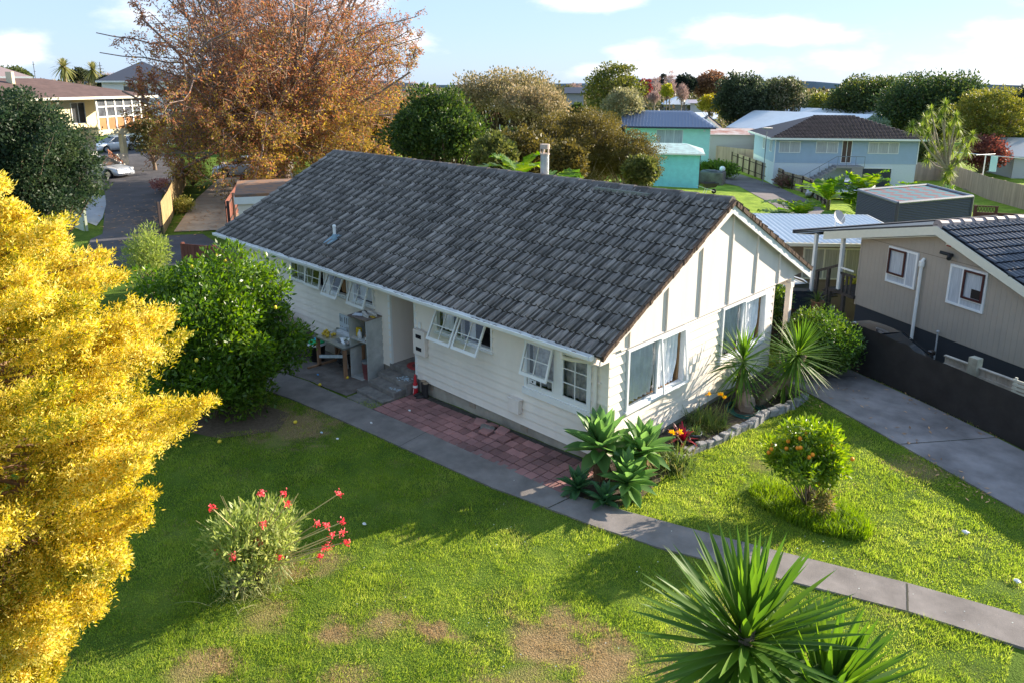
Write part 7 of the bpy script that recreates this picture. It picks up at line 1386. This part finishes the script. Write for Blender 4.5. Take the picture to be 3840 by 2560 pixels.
bgtree('pale bushy undergrowth below the tall layered tree', 1370, 1470, 195, 84, [(.16, .16, .08), (.26, .25, .14), (.2, .2, .07)], 'pale_bush', ybot=290, nclump=40, nleaf=120, leaf=.3, seed=208)
bgtree('big dark spreading tree between the blue houses', 1618, 1735, 157, 112, [(.022, .035, .018), (.045, .065, .032), (.10, .12, .07)], 'dark_tree', ybot=300, nclump=110, nleaf=170, leaf=.38, seed=209, rcf=.22)
bgtree('dark tree with pale pinkish foliage on its right side', 1715, 1822, 168, 115, [(.03, .05, .02), (.08, .10, .04), (.30, .26, .18)], 'dark_tree', ybot=275, nclump=70, nleaf=120, leaf=.38, seed=210, rcf=.2)
bgtree('yellow-green weeping tree left of the rounded trees', 1815, 1892, 213, 125, [(.06, .09, .02), (.15, .17, .03), (.26, .25, .06)], 'small_tree', ybot=270, nclump=40, nleaf=90, leaf=.4, seed=211)
bgtree('rounded dark green tree left of the largest one', 1872, 2066, 169, 120, [(.020, .040, .014), (.045, .075, .022), (.16, .16, .03)], 'round_tree', ybot=300, nclump=160, nleaf=150, leaf=.38, seed=212, rcf=.19, fill=.15)
bgtree('largest rounded dark green tree on the right skyline', 1990, 2222, 161, 108, [(.018, .038, .016), (.040, .075, .024), (.13, .15, .03)], 'round_tree', ybot=330, nclump=200, nleaf=150, leaf=.36, seed=213, rcf=.19, fill=.15)
bgtree('greenish-yellow feathery tree right of the largest round tree', 2150, 2308, 190, 96, [(.06, .08, .016), (.16, .17, .03), (.34, .30, .06)], 'feathery_tree', ybot=350, nclump=110, nleaf=150, leaf=.30, lw=.4, seed=214, rcf=.2, flat=.6)  # foliage greenish yellow all over
bgtree('dark pines at the right edge of the skyline', 2262, 2372, 192, 150, [(.02, .032, .022), (.045, .055, .045), (.07, .08, .06)], 'pine_tree', ybot=275, nclump=80, nleaf=110, leaf=.5, seed=215, rcf=.2)
bgtree('dark red-brown leafless shrub behind the long timber fence', 2188, 2275, 308, 90, [(.09, .025, .02), (.17, .06, .045), (.26, .12, .08)], 'red_bush', ybot=395, nclump=50, nleaf=110, leaf=.28, seed=216)
bgtree('fresh green bushy tree at the right edge above the cottage', 2258, 2345, 282, 98, [(.05, .09, .02), (.12, .17, .03), (.24, .27, .08)], 'green_bush', ybot=395, nclump=60, nleaf=110, leaf=.3, seed=217)
bgtree('orange-brown conical shrub at the far right', 2300, 2352, 264, 120, [(.16, .09, .02), (.30, .17, .03), (.4, .26, .06)], 'conical_shrub', ybot=300, nclump=30, nleaf=90, leaf=.34, seed=218)
bgtree('leafy shrub between the cabbage tree and the pale blue house', 2070, 2140, 318, 88, [(.03, .05, .015), (.08, .11, .03), (.16, .18, .05)], 'green_bush', ybot=385, nclump=40, nleaf=100, leaf=.28, seed=219)
bgtree('grey-green low tree behind the pale blue house roof', 1940, 2010, 272, 100, [(.14, .19, .12), (.2, .26, .16)], 'grey_bush', ybot=310, nclump=30, nleaf=80, leaf=.3, seed=220)
bgtree('small yellow tree beside the big dark spreading tree', 1583, 1640, 216, 118, [(.18, .18, .02), (.36, .32, .04), (.46, .40, .08)], 'yellow_tree', ybot=262, nclump=30, nleaf=90, leaf=.36, seed=221)
bgtree('rounded tree in rusty autumn colour on the skyline', 1565, 1655, 163, 190, [(.10, .06, .035), (.20, .11, .06), (.27, .17, .10)], 'autumn_tree', ybot=235, nclump=70, nleaf=110, leaf=.6, seed=222, rcf=.22)
bgtree('dark conical pine left of the rusty rounded tree', 1530, 1578, 168, 185, [(.012, .022, .016), (.03, .042, .03)], 'pine_tree', ybot=222, nclump=40, nleaf=110, leaf=.6, seed=223)
bgtree('narrow dark twisted conifer among the bare trees', 1494, 1512, 162, 180, [(.03, .035, .028), (.06, .065, .05)], 'conifer', ybot=225, nclump=18, nleaf=70, leaf=.5, seed=224)
bgtree('bright yellow-green poplar below the bare trees', 1500, 1530, 192, 150, [(.22, .24, .03), (.40, .40, .05)], 'poplar', ybot=228, nclump=20, nleaf=70, leaf=.4, seed=225)
bgtree('crimson tree left of the bare trees', 1448, 1484, 180, 160, [(.14, .03, .03), (.25, .07, .06)], 'red_tree', ybot=235, nclump=24, nleaf=80, leaf=.45, seed=226)
for i, (x0, x1, y, t_, lab) in enumerate([(1470, 1505, 172, 165, 'grey bare tree left of the dark twisted conifer'), (1508, 1535, 158, 170, 'tallest pale bare tree on the skyline'), (1535, 1562, 192, 150, 'slim pinkish bare tree below the pine'), (1475, 1500, 212, 140, 'low mauve bare tree near the blue-grey roof'), (1300, 1330, 182, 190, 'faint bare tree between the dome tree and the tall tree'), (262, 320, 172, 160, 'pale bare tree on the left skyline')]):
    bgtree(lab, x0, x1, y, t_, [(.24, .17, .16), (.34, .25, .22)], 'bare_tree', ybot=245 if i < 5 else 200, nclump=26, nleaf=60, leaf=.7, lw=.08, seed=230+i, bm=palebark, up=1.4)
bgtree('distant dark green dome tree at the far left skyline', -5, 62, 141, 170, [(.04, .07, .03), (.10, .13, .05)], 'round_tree', ybot=200, nclump=40, nleaf=90, leaf=.55, seed=240)
bgtree('small dark round tree on the left skyline', 72, 122, 154, 165, [(.04, .07, .02), (.12, .14, .04)], 'round_tree', ybot=200, nclump=34, nleaf=90, leaf=.5, seed=241)
bgtree('dark bush left of the white dark-roofed house', 272, 312, 176, 100, [(.02, .03, .015), (.05, .07, .03)], 'dark_bush', ybot=210, nclump=24, nleaf=80, leaf=.35, seed=242)
bgtree('dark bushy tree in front of the two-storey house, right of its balcony', 330, 420, 255, 66, [(.03, .045, .015), (.10, .10, .03), (.2, .12, .05)], 'bushy_tree', ybot=372, nclump=40, nleaf=90, leaf=.22, seed=243)
def palm(label, px, py, t_, seed):
    b_ = base(px, t_); z = hz(py, px, t_)-b_.z; t = thing('palm_tree', label, 'palm tree', b_); MB().tube([(0, 0, -.2), (.1, 0, z*.6), (0, 0, z)], [.45, .3, .25], 8).build('trunk', mat('palm_trunk', (.24, .17, .11), .95), t); C, A_, u2 = rosette((0, 0, z), 70, 1, -70, 80, np.random.default_rng(seed)); blades('crown', C, A_, 2.0, .28, leafmat('palm_frond', [(.10, .13, .04), (.24, .24, .08), (.3, .24, .12)], .3), t, 4, .35)
palm('taller palm on the left skyline', 327, 252, 120, 1); palm('second palm with bright crown on the left skyline', 430, 262, 125, 2)
np_ = thing('norfolk_pine', 'tiny tiered pine right of the palms on the left skyline', 'pine tree', base(457, 150)); z = hz(235, 457, 150); m = MB(); m.tube([(0, 0, 0), (0, 0, z)], [.3, .05], 6); m.build('trunk', darkbark, np_); C = []; A_ = []
for i in range(8):
    for k in range(10): a = k*.63+i*.3; C.append((0, 0, z*(.55+.055*i))); A_.append((math.cos(a), math.sin(a), .12))
blades('crown', np.array(C), np.array(A_), np.repeat(2.6-.3*np.arange(8), 10), .35, leafmat('pine_frond', [(.03, .05, .03), (.05, .07, .04)], .2), np_, 3, -.05)
for i, (x, y, t_, w_) in enumerate([(372, 250, 130, 34), (410, 262, 140, 30)]):
    bgtree(['flat-topped dark tree between the two palms', 'second flat-topped dark tree beside the palms'][i], x-w_, x+w_, y, t_, [(.03, .04, .02), (.06, .07, .03)], 'flat_tree', ybot=320, nclump=24, nleaf=70, leaf=.4, seed=245+i, flat=.4, D2=False)

fillc = [(.02, .04, .015), (.045, .07, .02), (.08, .11, .03)]
for i, (x0, x1, y, yb, t_, lab) in enumerate([(1085, 1190, 300, 420, 31, 'dark shrub just behind the ridge left of the banana leaves'), (1130, 1290, 285, 430, 33, 'dark leafy mass behind the banana leaves and flue'), (1250, 1345, 318, 430, 31, 'dark shrub just behind the ridge right of the flue'), (1430, 1500, 350, 440, 33, 'small dark shrub behind the ridge near the aqua shed'),
        (845, 925, 250, 400, 58, 'dark tree between the autumn tree and the glossy dark tree'), (930, 1010, 245, 330, 75, 'green tree showing behind the glossy dark tree'), (1010, 1110, 235, 330, 80, 'shaded tree under the left side of the domed tan tree'), (1290, 1345, 235, 320, 75, 'bushy tree left of the tall layered tree'), (620, 760, 240, 380, 80, 'dark tree filling in behind the autumn tree trunk'), (420, 560, 255, 350, 85, 'dark hedge-like tree behind the autumn tree left side'), (760, 860, 235, 380, 78, 'green tree behind the right boughs of the autumn tree')]):
    bgtree(lab, x0, x1, y, t_, kan if i in (1, 2) else fillc if i % 3 else [(.05, .07, .02), (.10, .12, .03), (.2, .2, .06)], 'dark_shrub' if i < 3 else 'background_tree', ybot=yb, nclump=60, nleaf=130, leaf=t_*.0052, seed=260+i, rcf=.27, low=-.95)
for i, (x, y, h_, lab) in enumerate([(6.6, 17.2, 5.9, 'tall dense tree just past the right edge, beyond the taupe house'), (10.2, 17.0, 5.6, 'middle tree of the tall row off to the right'), (13.8, 16.6, 5.9, 'last tree of the tall row off to the right')]):
    crown_tree('tall_tree', lab, 'tree', (x, y, -1.4), h_+1.4, 2.3, (h_+1.4)*.54, (h_+1.4)*.50, leafmat('row_leaf', [(.03, .06, .02), (.07, .11, .03)], .25), 90, 130, .30, .6, .7, .15, seed=280+i, low=-1)
# distant suburb treetops: one mass nobody could count
R_ = np.random.default_rng(300); n = 1300; C = []
for k in range(n):
    a = YAW+R_.uniform(-.72, .78); t_ = 125+400*R_.random()**1.6; x, y = CAM[0]+t_*math.cos(a), CAM[1]+t_*math.sin(a); g_ = float(zt(x, y))-float(smooth((math.hypot(x, y)-400)/1500)*6)
    C.append((x, y, g_, t_, R_.uniform(3, 6.6 if t_ > 170 else 4.6)))
C = np.array(C); m_ = 80; idx = np.repeat(np.arange(n), m_); q = unit(R_.normal(size=(n*m_, 3))); q[:, 2] = np.abs(q[:, 2])*1.0; P = C[idx, :3]+q*(R_.random(n*m_)**.4)[:, None]*np.stack([C[idx, 4]*.9, C[idx, 4]*.9, C[idx, 4]], -1)
o = leaves('distant_trees', P, q+R_.normal(0, .4, q.shape), C[idx, 3]*.0055*R_.uniform(.6, 1.3, n*m_), C[idx, 3]*.004, leafmat('distant_leaf', [(.035, .05, .02), (.08, .09, .035), (.14, .12, .06), (.2, .14, .09)], .3)); kind(o, 'stuff', 'hazy mass of distant suburban treetops')
rf_ = 0
for i in range(14):
    px = 120+i*270+R_.uniform(-60, 60); t_ = R_.uniform(170, 420); q = base(px, t_); z_ = R_.uniform(3.2, 5); B = Bld('distant_house', 'distant pale house among suburban treetops, %s from the left on the skyline' % ORD[i], 'house', q, R_.uniform(0, 3), R_.uniform(9, 15), 8, z0=q.z, group='distant houses among the trees'); B.box('wall', (0, 0, 0), (B.L, 8, z_), [white, mat('grey_wall', (.3, .3, .33), .8)][i % 2]); B.hip([iron, rdt, mat('slate_roof', (.05, .055, .075), .5)][i % 3], z_, 2.0, .5)

# the big autumn tree
def autumn():
    R_ = np.random.default_rng(401); b_ = G(1062, 706); t = thing('autumn_tree', 'huge spreading tree in rusty autumn leaf towering behind the driveways', 'tree', b_); segs = []; LP = []; LA = []; LI = []
    H_, RX = 15.2, 10.4
    def grow(p, d, L, r, lvl, gz):
        la = float(np.dot(p, CR)); 
        if la > 9.8 or la < -8.3: return
        if la > 8 or la < -6.2: L = L*.55
        n = 4 if lvl < 3 else 3; q = np.array(p); dd = np.array(d)
        pts = [q]
        for i in range(n):
            dd = unit(dd+R_.normal(0, .10+.04*lvl, 3)+np.array([0, 0, gz])); q = q+dd*L/n; pts.append(q); segs.append((pts[-2], pts[-1], max(.006, r*(1-i/n*.5)), max(.005, r*(1-(i+1)/n*.5))))
            if lvl >= 3:
                k = 5; LP.extend(q+R_.normal(0, .10, (k, 3))); LA.extend(dd+R_.normal(0, .8, (k, 3))+np.array([0, 0, -.3]))
        if lvl >= 4: return
        nb = [0, 7, 6, 5, 4][lvl] if lvl else 0
        for j in range(nb):
            s = (j+.8)/nb; base_ = pts[0]+(pts[-1]-pts[0])*s if lvl > 1 else np.array([np.interp(s*n, range(n+1), [a[c] for a in pts]) for c in range(3)])
            side = unit(np.cross(dd, R_.normal(size=3))); nd = unit(dd*(.75-.1*lvl)+side*(.72)); grow(base_, nd, L*(.52 if lvl > 1 else .50)*R_.uniform(.7, 1.15)*(1.15-.4*s), r*.42, lvl+1, [.0, .05, .0, -.02, -.05][lvl])
    # several stems from low down
    for k in range(34):
        az = k*2.39996; u_ = (k+.5)/34; el = math.radians(86-62*u_**.85); L = (H_-1.6)*(1-.30*u_)*R_.uniform(.9, 1.04); h0 = 1.6+1.4*R_.random(); d = np.array([math.cos(az)*math.cos(el)*1.0, math.sin(az)*math.cos(el), math.sin(el)]); L = min(L, RX/max(.15, math.cos(el))*.98)
        grow(np.array([0, 0, h0]), d, L, .16-.05*u_, 1, .012)
    for k in range(16):   # drooping lower boughs
        az = k*2.39996+.5; d = np.array([math.cos(az), math.sin(az), .12]); grow(np.array([0, 0, 2.4+R_.random()*1.8]), d, 8.6*R_.uniform(.7, 1.0), .11, 1, -.02)
    for k in range(3): a = k*2.1; segs.append((np.array([.5*math.cos(a), .5*math.sin(a), -.3]), np.array([.25*math.cos(a), .25*math.sin(a), 1.6]), .42, .34)); segs.append((np.array([.25*math.cos(a), .25*math.sin(a), 1.6]), np.array([.3*math.cos(a), .3*math.sin(a), 3.2]), .34, .22))
    branch_mesh('trunk', segs, mat('autumn_bark', (.26, .19, .16), .95, var=.3, scale=3), t, 4)
    P = np.array(LP); A_ = np.array(LA); hfrac = P[:, 2]/H_; lateral = P @ np.array([CR[0], CR[1], 0]); keep = R_.random(len(P)) < np.clip(1.1-.78*np.clip(hfrac-.40, 0, 1)/.6-.15*(lateral < -3), .16, 1); P = P[keep]; A_ = A_[keep]; h2 = P[:, 2]/H_
    cols = [leafmat('rust_leaf', [(.17, .075, .045), (.31, .145, .07), (.46, .26, .15)], .45, .6), leafmat('olive_gold_leaf', [(.15, .13, .03), (.31, .23, .05), (.54, .40, .09)], .45, .6)]
    mi = (R_.random(len(P)) < np.clip(.78-1.15*h2+.30*vnoise(P[:, 0], P[:, 2], .6, 2)+.15*(P @ np.array([CR[0], CR[1], 0]))/9, .06, .92)).astype(int); L_ = R_.uniform(.11, .22, len(P)); leaves('crown', P, A_, L_, L_*.42, cols, t, mi=mi); print('autumn', len(P), len(segs))
autumn()
